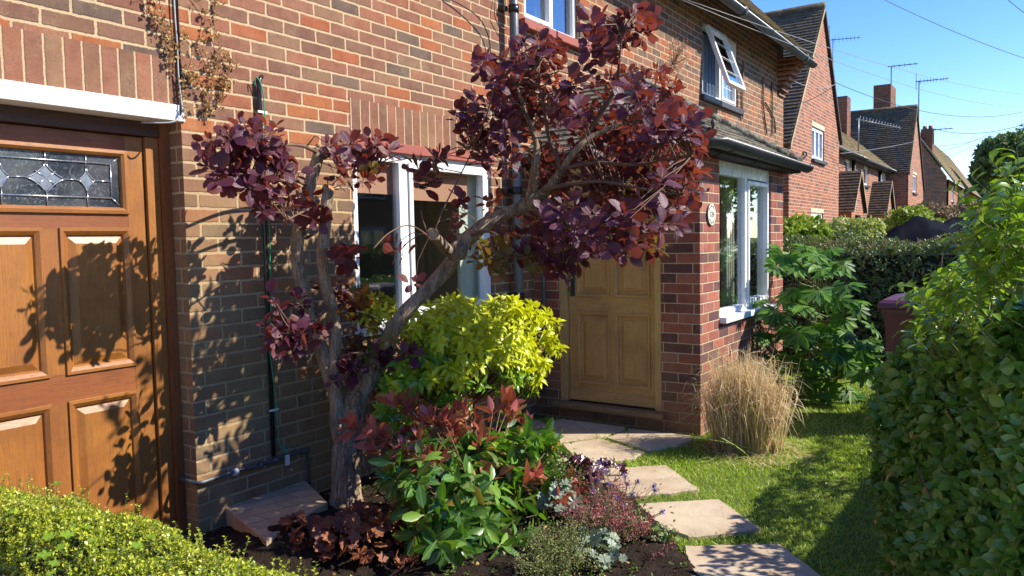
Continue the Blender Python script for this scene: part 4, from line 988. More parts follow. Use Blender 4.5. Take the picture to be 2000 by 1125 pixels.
def wing(parent, xl, xa, xr, zl, za, zr, y, back, wins):
    top = lambda u: (zl+(za-zl)*(u/(xa-xl)) if u <= xa-xl else za+(zr-za)*((u-(xa-xl))/(xr-xa)))
    mb = MB().frame((xl, y, 0)); mb.wall(0, xr-xl, 0, 4, [(a-xl, b-xl, c, d) for a, b, c, d, n in wins], thick=0.1, top=([xa-xl], top))
    part(mb, 'front_wall', M['brick_far'], parent)
    mb = MB().frame((xl, back, 0), (0, -1, 0), (0, 0, 1), (-1, 0, 0)); mb.wall(0, back-y-0.101, 0, zl, (), 0.1, ends=False); part(mb, 'side_wall', M['brick_far'], parent)
    mb = MB().frame((xr, y+0.101, 0), (0, 1, 0), (0, 0, 1), (1, 0, 0)); mb.wall(0, back-y-0.101, 0, zr, (), 0.1, ends=False); part(mb, 'side_wall', M['brick_far'], parent)
    for a, b, c, d, n in wins: far_window(parent, (0, y, 0), X_, Yn, a+0.001, b-0.001, c+0.001, d-0.001, n)
    o = 0.10
    sL = (za-zl)/(xa-xl); sR = (za-zr)/(xr-xa)
    mb = MB(); yb, yf = back, y-0.06
    nl = int(math.hypot(za-zl, xa-xl)/0.11); nr = int(math.hypot(za-zr, xr-xa)/0.11)
    tiled_roof(mb, (xl-o, yb, zl-o*sL+0.06), (xl-o, yf, zl-o*sL+0.06), (xa, yf, za+0.06), (xa, yb, za+0.06), nl, lip=0.03)
    tiled_roof(mb, (xr+o, yf, zr-o*sR+0.06), (xr+o, yb, zr-o*sR+0.06), (xa, yb, za+0.06), (xa, yf, za+0.06), nr, lip=0.03)
    rf = part(mb, 'roof', M['tile'], parent, 'dark weathered tiled roof')
    mb = MB(); mb.tube([(xa, yf, za+0.08), (xa, yb, za+0.08)], 0.09, 8); part(mb, 'ridge_tiles', M['tile'], rf)
    mb = MB()
    for (x0, z0), mi in (((xl-o, zl-o*sL), 0),):
        mb.poly([(x0, yf-0.01, z0-0.05), (xa, yf-0.01, za-0.05), (xa, yf-0.01, za+0.07), (x0, yf-0.01, z0+0.07)]); mb.poly([(x0, y, z0-0.05), (xa, y, za-0.05), (xa, yf-0.01, za-0.05), (x0, yf-0.01, z0-0.05)])
    part(mb, 'verge', M['verge'], rf)
    mb = MB(); x0, z0 = xr+o, zr-o*sR
    mb.poly([(xa, yf-0.012, za-0.07), (x0, yf-0.012, z0-0.07), (x0, yf-0.012, z0+0.08), (xa, yf-0.012, za+0.08)]); mb.poly([(xa, yf-0.012, za-0.07), (xa, y, za-0.07), (x0, y, z0-0.07), (x0, yf-0.012, z0-0.07)])
    mb.poly([(xa, yf-0.012, za+0.08), (x0, yf-0.012, z0+0.08), (x0, yf+0.1, z0+0.08), (xa, yf+0.1, za+0.08)])
    part(mb, 'bargeboard', M['timber_dark'], rf)
def box_part(parent, name, mat, *b):
    mb = MB(); mb.wbox(*b); return part(mb, name, M[mat], parent)
def brick_stack(parent, x0, x1, y0, y1, z0, z1, pots=0):
    mb = MB().frame((x0, y0, 0)); 
    mb.frame((x0, y0, 0)); mb.q((0, z0, 0), (x1-x0, z0, 0), (x1-x0, z1, 0), (0, z1, 0))
    mb.frame((x0, y1, 0), (0, -1, 0), (0, 0, 1), (-1, 0, 0)); mb.q((0, z0, 0), (y1-y0, z0, 0), (y1-y0, z1, 0), (0, z1, 0))
    mb.frame((x1, y0, 0), (0, 1, 0), (0, 0, 1), (1, 0, 0)); mb.q((0, z0, 0), (y1-y0, z0, 0), (y1-y0, z1, 0), (0, z1, 0))
    mb.frame((x1, y1, 0), (-1, 0, 0), (0, 0, 1), (0, 1, 0)); mb.q((0, z0, 0), (x1-x0, z0, 0), (x1-x0, z1, 0), (0, z1, 0))
    mb.frame(); mb.poly([(x0, y0, z1), (x1, y0, z1), (x1, y1, z1), (x0, y1, z1)])
    c = part(mb, 'chimney', M['brick_stack'], parent)
    for k in range(pots):
        mb = MB(); yy = y0+(y1-y0)*(k+0.5)/pots
        mb.tube([((x0+x1)/2, yy, z1-0.05), ((x0+x1)/2, yy, z1+0.22)], [0.13, 0.11], 10); part(mb, 'chimney_pot', M['terracotta'], c)
    return c

nh1 = thing('brick_house', 'tall steep gabled brick house next along the street, nearest of the far houses', 'house', (19.7, NY, 0), group='brick houses along the street')
wing(nh1, 17.12, 20.2, 22.2, 3.5, 7.02, 4.12, NY, 9.5, [(19.18, 20.46, 3.31, 4.08, 2), (19.12, 20.4, 1.1, 2.04, 2)])
nh2 = thing('brick_house', 'far gabled brick house beside the tall aerial, behind the yellow green shrub', 'house', (38.5, NY, 0), group='brick houses along the street')
wing(nh2, 35.95, 38.1, 41.1, 4.1, 6.95, 3.6, NY, 9.5, [(37.35, 38.6, 3.26, 4.06, 1)])
# recessed halves of both houses
RY = 5.2; XM = 29.3
def rx_(px): return at(px, 340, RY)[0]
for (parent, xa, xb_, wl) in ((nh1, 22.31, XM, [(1651, 1661), (1667, 1671)]), (nh2, XM+0.002, 35.94, [(1687, 1696), (1720, 1731)])):
    ws = [(rx_(a), rx_(b), 3.28, 4.0) for a, b in wl]
    ws = [w_ for w_ in ws if w_[0] > xa+0.1 and w_[1] < xb_-0.1]
    mb = MB().frame((0, RY, 0)); mb.wall(xa, xb_, 0, 4.2, ws, thick=0.1, ends=False); part(mb, 'front_wall', M['brick_far'], parent)
    for w_ in ws: far_window(parent, (0, RY, 0), X_, Yn, w_[0]+0.001, w_[1]-0.001, w_[2]+0.001, w_[3]-0.001, 1 if w_[1]-w_[0] > 1 else 0)
    mb = MB(); tiled_roof(mb, (xa-0.05, RY-0.25, 4.15), (xb_+0.05, RY-0.25, 4.15), (xb_+0.05, 8.0, 6.9), (xa-0.05, 8.0, 6.9), 30, lip=0.03)
    tiled_roof(mb, (xb_+0.05, 11.0, 4.1), (xa-0.05, 11.0, 4.1), (xa-0.05, 8.0, 6.9), (xb_+0.05, 8.0, 6.9), 10, lip=0.03)
    part(mb, 'roof', M['tile_moss'], parent, 'grey brown tiled lower roof')
    mb = MB(); gutter(mb, [(xa, RY-0.3, 4.12), (xb_, RY-0.3, 4.12)], 0.07); part(mb, 'gutter', M['gutter_grey'], parent)
    mb = MB(); mb.wbox(xa, xb_, RY-0.25, RY, 4.0, 4.03); part(mb, 'soffit', M['soffit'], parent)
for parent, xp in ((nh1, 26.2), (nh2, 32.4)):
    yf = 4.62; top = lambda u: 2.27+1.18*(1-abs(u-1.0))
    mb = MB().frame((xp-1.0, yf, 0)); mb.wall(0, 2.0, 0, 3, [(0.55, 1.5, 0, 2.1)], thick=0.1, top=([1.0], top)); 
    mb.frame((xp-1.0, RY, 0), (0, -1, 0), (0, 0, 1), (-1, 0, 0)); mb.wall(0, RY-yf-0.101, 0, 2.27, (), 0.1, ends=False)
    mb.frame((xp+1.0, yf+0.101, 0), (0, 1, 0), (0, 0, 1), (1, 0, 0)); mb.wall(0, RY-yf-0.101, 0, 2.27, (), 0.1, ends=False)
    po = part(mb, 'porch', M['brick_far'], parent)
    mb = MB(); tiled_roof(mb, (xp-1.12, RY, 2.18), (xp-1.12, yf-0.1, 2.18), (xp, yf-0.1, 3.5), (xp, RY, 3.5), 14, lip=0.03)
    tiled_roof(mb, (xp+1.12, yf-0.1, 2.18), (xp+1.12, RY, 2.18), (xp, RY, 3.5), (xp, yf-0.1, 3.5), 14, lip=0.03); part(mb, 'porch_roof', M['tile'], po)
    mb = MB(); mb.wbox(xp-0.45, xp+0.5, yf+0.3, yf+0.33, 0, 2.1); part(mb, 'porch_door', M['timber_dark'], po)
    mb = MB()
    for s_ in (-1, 1):
        mb.poly([(xp+s_*1.12, yf-0.11, 2.10), (xp, yf-0.11, 3.42), (xp, yf-0.11, 3.54), (xp+s_*1.12, yf-0.11, 2.22)])
    part(mb, 'bargeboard', M['timber_dark'] if 0 else M['verge'], po)
brick_stack(nh1, 34.4-0.001, 35.3, 6.35, 6.95, 5.0, 7.35, 0) if 0 else brick_stack(nh2, 34.6, 35.35, 6.55, 6.98, 5.0, 7.25, 0)
brick_stack(nh2, 38.9, 40.4, 5.52, 6.24, 5.5, 8.28, 0)
brick_stack(nh2, 39.9, 40.3, 4.95, 5.15, 5.0, 7.35, 0)
# downpipes on the recessed wall
for px in (1664, 1716):
    xx = rx_(px); mb = MB(); mb.tube([(xx, RY-0.06, 4.0), (xx, RY-0.06, 0.1)], 0.06, 8); part(mb, 'downpipe', M['pipe_black'], nh2 if xx > XM else nh1)

nh3 = thing('brick_house', 'furthest brick house whose blank shaded side wall faces this way', 'house', (60, 4.08, 0), group='brick houses along the street')
mb = MB().frame((50.0, 8.32, 0), (0, -1, 0), (0, 0, 1), (-1, 0, 0)); mb.wall(0, 4.24-0.101, 0, 4.5, (), 0.1, top=([2.12], lambda u: 4.5+1.55*min(u, 4.24-u)), ends=False)
part(mb, 'side_wall', M['brick_far'], nh3)
wx = [at(px, 350, 4.08)[0] for px in (1859, 1863, 1874, 1885, 1894, 1900)]
ws = [(wx[0], wx[1], 3.3, 4.1), (wx[2], wx[3], 3.2, 4.1), (wx[4], wx[5], 3.3, 4.1)]
mb = MB().frame((0, 4.08, 0)); mb.wall(50.0, 76, 0, 4.5, ws, 0.1, ends=False); part(mb, 'front_wall', M['brick_far'], nh3)
for w_ in ws: far_window(nh3, (0, 4.08, 0), X_, Yn, w_[0]+.001, w_[1]-.001, w_[2]+.001, w_[3]-.001, 1)
mb = MB(); tiled_roof(mb, (49.8, 3.75, 4.3), (76.2, 3.75, 4.3), (76.2, 6.2, 7.95), (49.8, 6.2, 7.95), 24, lip=0.03); tiled_roof(mb, (76.2, 8.65, 4.3), (49.8, 8.65, 4.3), (49.8, 6.2, 7.95), (76.2, 6.2, 7.95), 10, lip=0.03)
r3 = part(mb, 'roof', M['tile_moss'], nh3)
mb = MB(); mb.poly([(49.79, 3.75, 4.2), (49.79, 6.2, 7.85), (49.79, 6.2, 8.0), (49.79, 3.75, 4.36)][::-1]); part(mb, 'verge', M['verge'], r3)
brick_stack(nh3, 50.6, 51.6, 4.98, 5.58, 5.0, 7.5, 2)

# aerials (parts of the houses)
def aerial(parent, base, h, boom_dir, boom_len, els=9, tilt=0.0, grid=False, mat='metal', spacing=None, el=0.22, r=0.018):
    bx, by, bz = base; d = Vector(boom_dir).normalized(); up = Vector((0, 0, 1)); sd = d.cross(up).normalized()
    mb = MB(); mb.tube([(bx, by, bz), (bx, by, bz+h)], r, 6)
    t = Vector((bx, by, bz+h-0.04)); e = t+d*boom_len+up*tilt
    mb.tube([t-d*0.15, e], r*0.8, 6)
    for k in range(els):
        c = t.lerp(e, (k+0.5)/els); l_ = el*(1-0.4*k/els)
        mb.tube([c-up*l_, c+up*l_], r*0.45, 4); mb.tube([c-sd*l_, c+sd*l_], r*0.45, 4)
    if grid:
        for a in np.linspace(-0.35, 0.35, 6):
            mb.tube([t-d*0.12+up*a-sd*0.3, t-d*0.12+up*a+sd*0.3], r*0.45, 4)
        for a in (-0.3, 0, 0.3): mb.tube([t-d*0.12+sd*a-up*0.35, t-d*0.12+sd*a+up*0.35], r*0.45, 4)
    return part(mb, 'aerial', M[mat], parent)
a0 = atx(1627, 75, 24.5); aerial(nh1, (a0[0], a0[1], 5.4), a0[2]-5.4, (0.3, -1, 0), 0.75, 7, grid=True, mat='wire', r=0.012, el=0.1)
a0 = atx(1741, 128, 39.8); aerial(nh2, (a0[0], a0[1], 6.5), a0[2]-6.5, (0.1, -1, 0), 1.1, 5, mat='wire', el=0.1, r=0.025)
a0 = atx(1795, 170, 41.0); aerial(nh2, (a0[0], a0[1], 5.2), a0[2]-5.2+0.3, (0.1, -1, 0), 1.2, 9, grid=True, mat='wire', el=0.12, r=0.025)
a0 = at(1677, 231, 4.9); aerial(nh1, (a0[0], a0[1], 4.2), a0[2]-4.2, (1, -0.25, 0.0), 3.4, 14, mat='metal', el=0.14, r=0.02)
a0 = atx(1823, 252, 50.8); aerial(nh3, (a0[0], a0[1], 6.6), a0[2]-6.6, (0.1, -1, 0), 1.0, 4, mat='wire', el=0.12, r=0.03)

# plain brick house across the road (seen only mirrored in the windows)
oph = thing('brick_house', 'brick house on the opposite side of the road, mirrored in the ground floor window', 'house', (22, -15, 0))
ow = [(3.0, 4.6, 1.0, 2.1), (7.5, 9.1, 1.0, 2.1), (12, 13.6, 1.0, 2.1), (3.0, 4.6, 3.3, 4.3), (7.5, 9.1, 3.3, 4.3), (12, 13.6, 3.3, 4.3)]
mb = MB().frame((31, -15, 0), (-1, 0, 0), (0, 0, 1), (0, 1, 0)); mb.wall(0, 17, 0, 5, ow, 0.1); part(mb, 'front_wall', M['brick_far'], oph)
for w_ in ow: far_window(oph, (31, -15, 0), (-1, 0, 0), (0, 1, 0), w_[0]+.001, w_[1]-.001, w_[2]+.001, w_[3]-.001, 1)
mb = MB(); mb.wbox(14, 14.1, -21, -15.101, 0, 5); mb.wbox(30.9, 31, -21, -15.101, 0, 5); mb.wbox(14.101, 30.899, -21, -20.9, 0, 5); part(mb, 'walls', M['brick_far'], oph)
mb = MB(); tiled_roof(mb, (31.3, -14.6, 4.95), (13.7, -14.6, 4.95), (13.7, -18, 8), (31.3, -18, 8), 24, lip=0.03); tiled_roof(mb, (13.7, -21.4, 4.95), (31.3, -21.4, 4.95), (31.3, -18, 8), (13.7, -18, 8), 10, lip=0.03); part(mb, 'roof', M['tile'], oph)
# overhead wires
def wire(p, q, sag, r, mat, label, group=None, n=24):
    mb = MB(); p, q = Vector(p), Vector(q); pts = []
    for k in range(n+1):
        t = k/n; c = p.lerp(q, t); c.z -= sag*4*t*(1-t); pts.append(c)
    mb.tube(pts, r, 5); o = mb.build('overhead_wire', M[mat]); tag(o, label, 'wire', group); return o
g_ = 'overhead telephone wires'
wire(atx(1330, -4, 7.0), atx(2080, 182, 34), 0.35, 0.004, 'wire_lit', 'upper of the two close overhead wires crossing the nearest gutter', g_)
wire(atx(1318, -6, 7.0), atx(2080, 196, 34), 0.55, 0.004, 'wire_lit', 'lower of the two close overhead wires crossing the nearest gutter', g_)
wire(atx(1700, -14, 22), atx(2080, 138, 30), 0.15, 0.009, 'wire', 'high overhead wire sloping down across open sky at top right', g_)
wire(atx(1955, -12, 22), atx(2080, 82, 30), 0.05, 0.009, 'wire', 'short overhead wire crossing the top right corner of the sky', g_)
wire(atx(1624, 158, 23), atx(2080, 190, 40), 0.9, 0.009, 'wire', 'overhead wire passing in front of the tall broad chimney', g_)
wire(atx(1822, 251, 51), atx(2080, 212, 40), 0.6, 0.013, 'wire', 'overhead wire rising right from the furthest chimney', g_)
wire(atx(1640, 300, 24), atx(1792, 275, 38), 0.05, 0.008, 'wire_lit', 'thin wire along the dark tiled roof of the far gable', g_)
wire(atx(1800, 284, 50), atx(1950, 258, 58), 0.3, 0.012, 'wire', 'topmost of three faint wires fanning out from the far tree', g_)
wire(atx(1833, 297, 56), atx(1940, 258, 58), 0.1, 0.012, 'wire', 'middle of three faint wires fanning out from the far tree', g_)
wire(atx(1845, 307, 60), atx(1930, 270, 58), 0.1, 0.012, 'wire', 'lowest of three faint wires fanning out from the far tree', g_)
wire(atx(1522, 142, 13.38), atx(1640, 160, 22), 0.2, 0.007, 'wire_lit', 'thin pale wire between the near eave and the steep gable', g_)
# ================================================================== FOLIAGE TOOLS
def unit(a):
    return a/np.maximum(np.linalg.norm(a, axis=-1, keepdims=True), 1e-9)
def rand_dirs(n, rng=RNG):
    return unit(rng.normal(size=(n, 3)))
TEMPL = {
 'round': [(0, 0.03), (0.22, 0.03), (0.36, 0.30), (0.58, 0.5), (0.80, 0.44), (0.94, 0.22), (1.0, 0.0)],
 'oval': [(0, 0.0), (0.2, 0.32), (0.45, 0.5), (0.72, 0.38), (1.0, 0.0)],
 'lance': [(0, 0.05), (0.12, 0.07), (0.32, 0.38), (0.55, 0.5), (0.8, 0.36), (1.0, 0.0)],
 'tiny': [(0, 0.0), (0.5, 0.5), (1.0, 0.0)],
 'blade': [(0, 0.5), (0.45, 0.4), (1.0, 0.0)],
 'straw': [(0, 0.5), (0.3, 0.5), (0.6, 0.45), (0.85, 0.3), (1.0, 0.0)],
}
def make_mesh(name, V, F_list, mats, parent=None, uv=None, mi=None, smooth=False):
    """V (n,3) array; F_list: list of (faces array (m,k), material index)"""
    me = bpy.data.meshes.new(name)
    loops = []; starts = []; totals = []; mis = []; cur = 0
    for f, mi_ in F_list:
        if len(f) == 0: continue
        k = f.shape[1]; loops.append(f.ravel()); starts.append(cur+np.arange(len(f))*k); totals.append(np.full(len(f), k))
        mis.append(np.full(len(f), mi_) if np.isscalar(mi_) else mi_); cur += f.size
    loops = np.concatenate(loops).astype(np.int32); starts = np.concatenate(starts).astype(np.int32); totals = np.concatenate(totals).astype(np.int32)
    me.vertices.add(len(V)); me.vertices.foreach_set('co', V.astype(np.float32).ravel())
    me.loops.add(len(loops)); me.loops.foreach_set('vertex_index', loops)
    me.polygons.add(len(starts)); me.polygons.foreach_set('loop_start', starts); me.polygons.foreach_set('loop_total', totals)
    if not isinstance(mats, (list, tuple)): mats = [mats]
    for m_ in mats: me.materials.append(m_)
    me.polygons.foreach_set('material_index', np.concatenate(mis).astype(np.int32))
    if uv is not None:
        ul = me.uv_layers.new(name='UVMap'); ul.data.foreach_set('uv', uv[loops].astype(np.float32).ravel())
    me.polygons.foreach_set('use_smooth', np.full(len(starts), smooth))
    me.update(calc_edges=True); me.validate()
    o = bpy.data.objects.new(name, me); COL.objects.link(o)
    if parent is not None:
        o.parent = parent; pl = Vector(parent.location)
        if parent.parent: pl = pl+Vector(parent.parent.location)
        if pl.length > 0: me.transform(Matrix.Translation(-pl))
    return o
class Leaves:
    def __init__(s): s.V = []; s.U = []; s.Q = []; s.T = []; s.n = 0
    def add(s, P, D, N, L, W, templ='oval', fold=0.25, curl=0.25, wave=0.0, rng=RNG):
        P = np.atleast_2d(np.asarray(P, float)); n = len(P); D = unit(np.broadcast_to(np.asarray(D, float), (n, 3))); N = np.broadcast_to(np.asarray(N, float), (n, 3))
        N = unit(N-D*np.sum(N*D, 1, keepdims=True)); S = np.cross(D, N)
        L = np.broadcast_to(np.asarray(L, float), (n,)); W = np.broadcast_to(np.asarray(W, float), (n,))
        st = TEMPL[templ]; vs = []; uvs = []; idx = []; k = 0
        cf = curl*(0.4+1.2*rng.random(n)); ff = fold*(0.3+1.4*rng.random(n))
        for (t, w) in st:
            mid = P+D*(t*L)[:, None]-N*(cf*t*t*L)[:, None]
            row = [k]; vs.append(mid); uvs.append((0, t)); k += 1
            if w > 0:
                wv = wave*(rng.random(n)-0.5)*L
                for sg in (-1, 1):
                    vs.append(mid+S*(sg*w*W)[:, None]+N*(ff*w*W)[:, None]+N*wv[:, None]); uvs.append((sg*w, t)); row.append(k); k += 1
            idx.append(row)
        Vv = np.stack(vs, 1).reshape(-1, 3); U = np.tile(np.array(uvs), (n, 1))
        q = []; tr = []
        for a, b in zip(idx[:-1], idx[1:]):
            for sd in (1, 2):
                la, lb = len(a) > 1, len(b) > 1
                if la and lb: q.append((a[0], a[sd], b[sd], b[0]) if sd == 1 else (a[0], b[0], b[sd], a[sd]))
                elif lb: tr.append((a[0], b[sd], b[0]) if sd == 1 else (a[0], b[0], b[sd]))
                elif la: tr.append((a[0], a[sd], b[0]) if sd == 1 else (a[0], b[0], a[sd]))
        off = s.n+np.arange(n)[:, None, None]*k
        if q: s.Q.append((np.array(q)[None]+off).reshape(-1, 4))
        if tr: s.T.append((np.array(tr)[None]+off).reshape(-1, 3))
        s.V.append(Vv); s.U.append(U); s.n += n*k
        return s
    def fan(s, P, D, N, R_, lobes=7, depth=0.35, teeth=0.0, cup=0.15, span=2*math.pi, rng=RNG):
        """lobed round leaves (palmate)"""
        P = np.atleast_2d(P); n = len(P); D = unit(np.broadcast_to(D, (n, 3))); N = unit(N-D*np.sum(N*D, 1, keepdims=True)); S = np.cross(D, N)
        R_ = np.broadcast_to(R_, (n,)); m_ = lobes*4; cp = cup*(0.3+1.4*rng.random(n))
        vs = [P]; uvs = [(0, 0)]
        for k in range(m_+1):
            a = -span/2+span*k/m_; ph = (k % 4)/4
            rr = 1-depth*(1-abs(math.sin(math.pi*(k/4.0)))) if True else 1
            rr *= 0.80+0.20*math.cos(a*0.5)
            jit = 1+teeth*(rng.random(n)-0.5)
            d = D*math.cos(a)+S*math.sin(a)
            vs.append(P+d*(R_*rr*jit)[:, None]+N*(cp*R_*(0.5+0.6*math.sin(k*1.57)))[:, None]); uvs.append((0.5*math.sin(a), 0.5+0.5*math.cos(a)))
        Vv = np.stack(vs, 1).reshape(-1, 3); K = m_+2
        tr = [(0, k, k+1) for k in range(1, m_+1)]
        off = s.n+np.arange(n)[:, None, None]*K
        s.T.append((np.array(tr)[None]+off).reshape(-1, 3)); s.V.append(Vv); s.U.append(np.tile(np.array(uvs), (n, 1))); s.n += n*K
        return s
    def build(s, name, mat, parent=None, smooth=True):
        return make_mesh(name, np.concatenate(s.V), [(np.concatenate(s.Q), 0) if s.Q else (np.zeros((0, 4), int), 0), (np.concatenate(s.T), 0) if s.T else (np.zeros((0, 3), int), 0)], mat, parent, np.concatenate(s.U), smooth=smooth)
def tubes(name, paths, mat, parent=None, sides=4):
    mb = MB()
    for pts, rad in paths: mb.tube(pts, rad, sides, cap=False)
    return mb.build(name, mat, parent)
def cluster(lv, C, A, k, L, W, templ, spread=(0.5, 1.5), fold=0.25, curl=0.25, jl=0.3, up=0.0, wave=0.0, rng=RNG, stag=0.004):
    """k leaves radiating from each centre C around axis A"""
    C = np.asarray(C); n = len(C); A = unit(np.asarray(A, float))
    T1 = unit(np.cross(A, rand_dirs(n, rng))); T2 = np.cross(A, T1)
    kk = rng.random((n,))*6.28
    for i in range(k):
        ph = kk+i*2.39996+rng.normal(size=n)*0.25
        th = spread[0]+(spread[1]-spread[0])*(i+rng.random(n)*0.8)/k
        perp = T1*np.cos(ph)[:, None]+T2*np.sin(ph)[:, None]
        D = A*np.cos(th)[:, None]+perp*np.sin(th)[:, None]
        D = D+np.array([0, 0, up]); D = D+rng.normal(size=(n, 3))*0.12
        N = A*np.sin(th)[:, None]-perp*np.cos(th)[:, None]+rng.normal(size=(n, 3))*0.2
        N = np.where((np.sum(N*A, 1) < 0)[:, None], -N, N)
        l = L*(1-jl+2*jl*rng.random(n)); w = W*(l/L)*(0.85+0.3*rng.random(n))
        lv.add(C-A*(stag*(i-1)), D, N, l, w, templ, fold, curl, wave, rng)

# ================================================================== SMOKE TREE
tb = atz(676, 1003, 0.0)
tree = thing('smoke_tree', 'crooked purple leaved smoke tree growing from the soil bed beside the step', 'tree', (tb[0], tb[1], 0))
def tp(l): return [at(x, y, Y) for x, y, Y in l]
Y0 = tb[1]
def dep(x, y, Y):
    # the crown leans out from the wall towards the street
    return Y0+1.74*(Y-Y0) if (x >= 700 and Y < Y0-0.02 and not (x < 760 and y < 760 and Y > Y0-0.2)) else Y
LIMBS = [  # (points (px,py,Y), radii)
 ([(668, 1015, Y0), (672, 960, Y0), (675, 900, Y0-.01), (682, 840, Y0-.02), (692, 790, Y0-.03), (715, 745, Y0-.06), (745, 690, Y0-.09), (768, 645, Y0-.12), (800, 600, Y0-.16), (840, 562, Y0-.2), (872, 525, Y0-.24), (893, 488, Y0-.28)],
  [0.092, 0.066, 0.062, 0.064, 0.064, 0.062, 0.060, 0.057, 0.055, 0.054, 0.055, 0.056]),
 ([(893, 492, Y0-.28), (915, 465, Y0-.31), (945, 440, Y0-.34), (985, 418, Y0-.38), (1025, 400, Y0-.43), (1045, 388, Y0-.46)], [0.054, 0.053, 0.050, 0.047, 0.045, 0.040]),
 ([(888, 500, Y0-.27), (868, 482, Y0-.3), (845, 458, Y0-.36)], [0.046, 0.040, 0.036]),
 ([(1035, 398, Y0-.44), (1042, 360, Y0-.47), (1045, 320, Y0-.5), (1048, 285, Y0-.5), (1030, 230, Y0-.5), (1010, 170, Y0-.48)], [0.038, 0.036, 0.030, 0.022, 0.014, 0.007]),
 ([(1040, 392, Y0-.46), (1070, 368, Y0-.52), (1098, 332, Y0-.58), (1122, 296, Y0-.63), (1160, 265, Y0-.68), (1205, 245, Y0-.74), (1262, 232, Y0-.8)], [0.036, 0.030, 0.026, 0.023, 0.018, 0.013, 0.007]),
 ([(1122, 300, Y0-.63), (1152, 255, Y0-.66), (1180, 210, Y0-.7), (1204, 170, Y0-.74), (1210, 110, Y0-.78), (1215, 60, Y0-.8)], [0.021, 0.020, 0.019, 0.015, 0.009, 0.005]),
 ([(1096, 335, Y0-.58), (1085, 300, Y0-.56), (1072, 270, Y0-.55), (1060, 200, Y0-.56), (1045, 130, Y0-.58)], [0.02, 0.017, 0.013, 0.009, 0.005]),
 ([(1045, 388, Y0-.46), (1070, 388, Y0-.5)], [0.026, 0.022]),
 ([(1040, 400, Y0-.46), (1065, 425, Y0-.56), (1110, 440, Y0-.66), (1180, 450, Y0-.78), (1240, 455, Y0-.88)], [0.024, 0.019, 0.014, 0.010, 0.005]),
 ([(1060, 372, Y0-.54), (1110, 360, Y0-.64), (1180, 355, Y0-.76), (1270, 372, Y0-.9), (1330, 380, Y0-1.0)], [0.018, 0.015, 0.011, 0.008, 0.004]),
 ([(1100, 330, Y0-.6), (1160, 318, Y0-.7), (1240, 322, Y0-.84), (1310, 310, Y0-.98), (1350, 305, Y0-1.08)], [0.016, 0.013, 0.010, 0.007, 0.004]),
 ([(970, 428, Y0-.36), (975, 470, Y0-.42), (1010, 500, Y0-.5), (1060, 510, Y0-.6), (1100, 525, Y0-.7)], [0.018, 0.014, 0.010, 0.007, 0.004]),
 ([(915, 462, Y0-.31), (955, 452, Y0-.42), (990, 475, Y0-.5)], [0.014, 0.010, 0.005]),
 # left stems
 ([(672, 900, Y0-.01), (660, 830, Y0+.0), (655, 770, Y0+.02), (652, 700, Y0+.02), (655, 650, Y0+.02), (648, 600, Y0+.02), (635, 555, Y0+.02), (630, 500, Y0+.01), (634, 440, Y0), (640, 372, Y0)], [0.040, 0.037, 0.036, 0.034, 0.033, 0.032, 0.031, 0.031, 0.031, 0.031]),
 ([(655, 760, Y0+.02), (630, 690, Y0+.07), (608, 620, Y0+.10), (588, 550, Y0+.12), (580, 490, Y0+.12), (586, 440, Y0+.12), (600, 380, Y0+.10), (614, 330, Y0+.08), (624, 292, Y0+.07)], [0.045, 0.038, 0.036, 0.036, 0.035, 0.034, 0.033, 0.033, 0.031]),
 ([(624, 300, Y0+.07), (590, 285, Y0+.02), (550, 283, Y0-.04), (510, 290, Y0-.1), (460, 280, Y0-.14), (430, 270, Y0-.16)], [0.012, 0.009, 0.007, 0.006, 0.005, 0.003]),
 ([(622, 310, Y0+.07), (660, 300, Y0+.0), (700, 295, Y0-.04), (740, 320, Y0-.06)], [0.010, 0.007, 0.005, 0.003]),
 ([(604, 365, Y0+.1), (570, 350, Y0+.02), (530, 345, Y0-.06), (480, 350, Y0-.1)], [0.010, 0.008, 0.006, 0.004]),
 ([(636, 400, Y0), (600, 410, Y0-.06), (560, 430, Y0-.1)], [0.010, 0.006, 0.004]),
 ([(640, 600, Y0+.02), (610, 630, Y0-.08), (570, 650, Y0-.16), (540, 660, Y0-.2)], [0.012, 0.008, 0.006, 0.004]),
 ([(655, 700, Y0+.02), (690, 690, Y0-.1), (730, 690, Y0-.16)], [0.010, 0.006, 0.004]),
 ([(845, 460, Y0-.36), (865, 410, Y0-.38), (895, 350, Y0-.4), (925, 290, Y0-.42)], [0.006, 0.005, 0.005, 0.004]),
 ([(838, 462, Y0-.36), (800, 440, Y0-.38), (760, 455, Y0-.4), (730, 485, Y0-.42)], [0.006, 0.0045, 0.004, 0.003]),
 ([(836, 460, Y0-.36), (826, 430, Y0-.36), (822, 412, Y0-.36)], [0.005, 0.004, 0.003]),
]
mbt = MB(); mbt2 = MB(); nodes = []
for pts, rad in LIMBS:
    P = smooth_path([(*at(p[0], p[1], dep(*p)), r*(1 if dep(*p) == p[2] else 0.76)) for p, r in zip(pts, rad)], 5)
    xyz = [p[:3] for p in P]; rr = [max(0.002, p[3]) for p in P]
    big = rad[0] > 0.03
    (mbt if big else mbt2).tube(xyz, rr, 20 if big else 8, jitter=0.24 if big else 0.15)
    nodes += [(np.array(x), r) for x, r in zip(xyz, rr)]
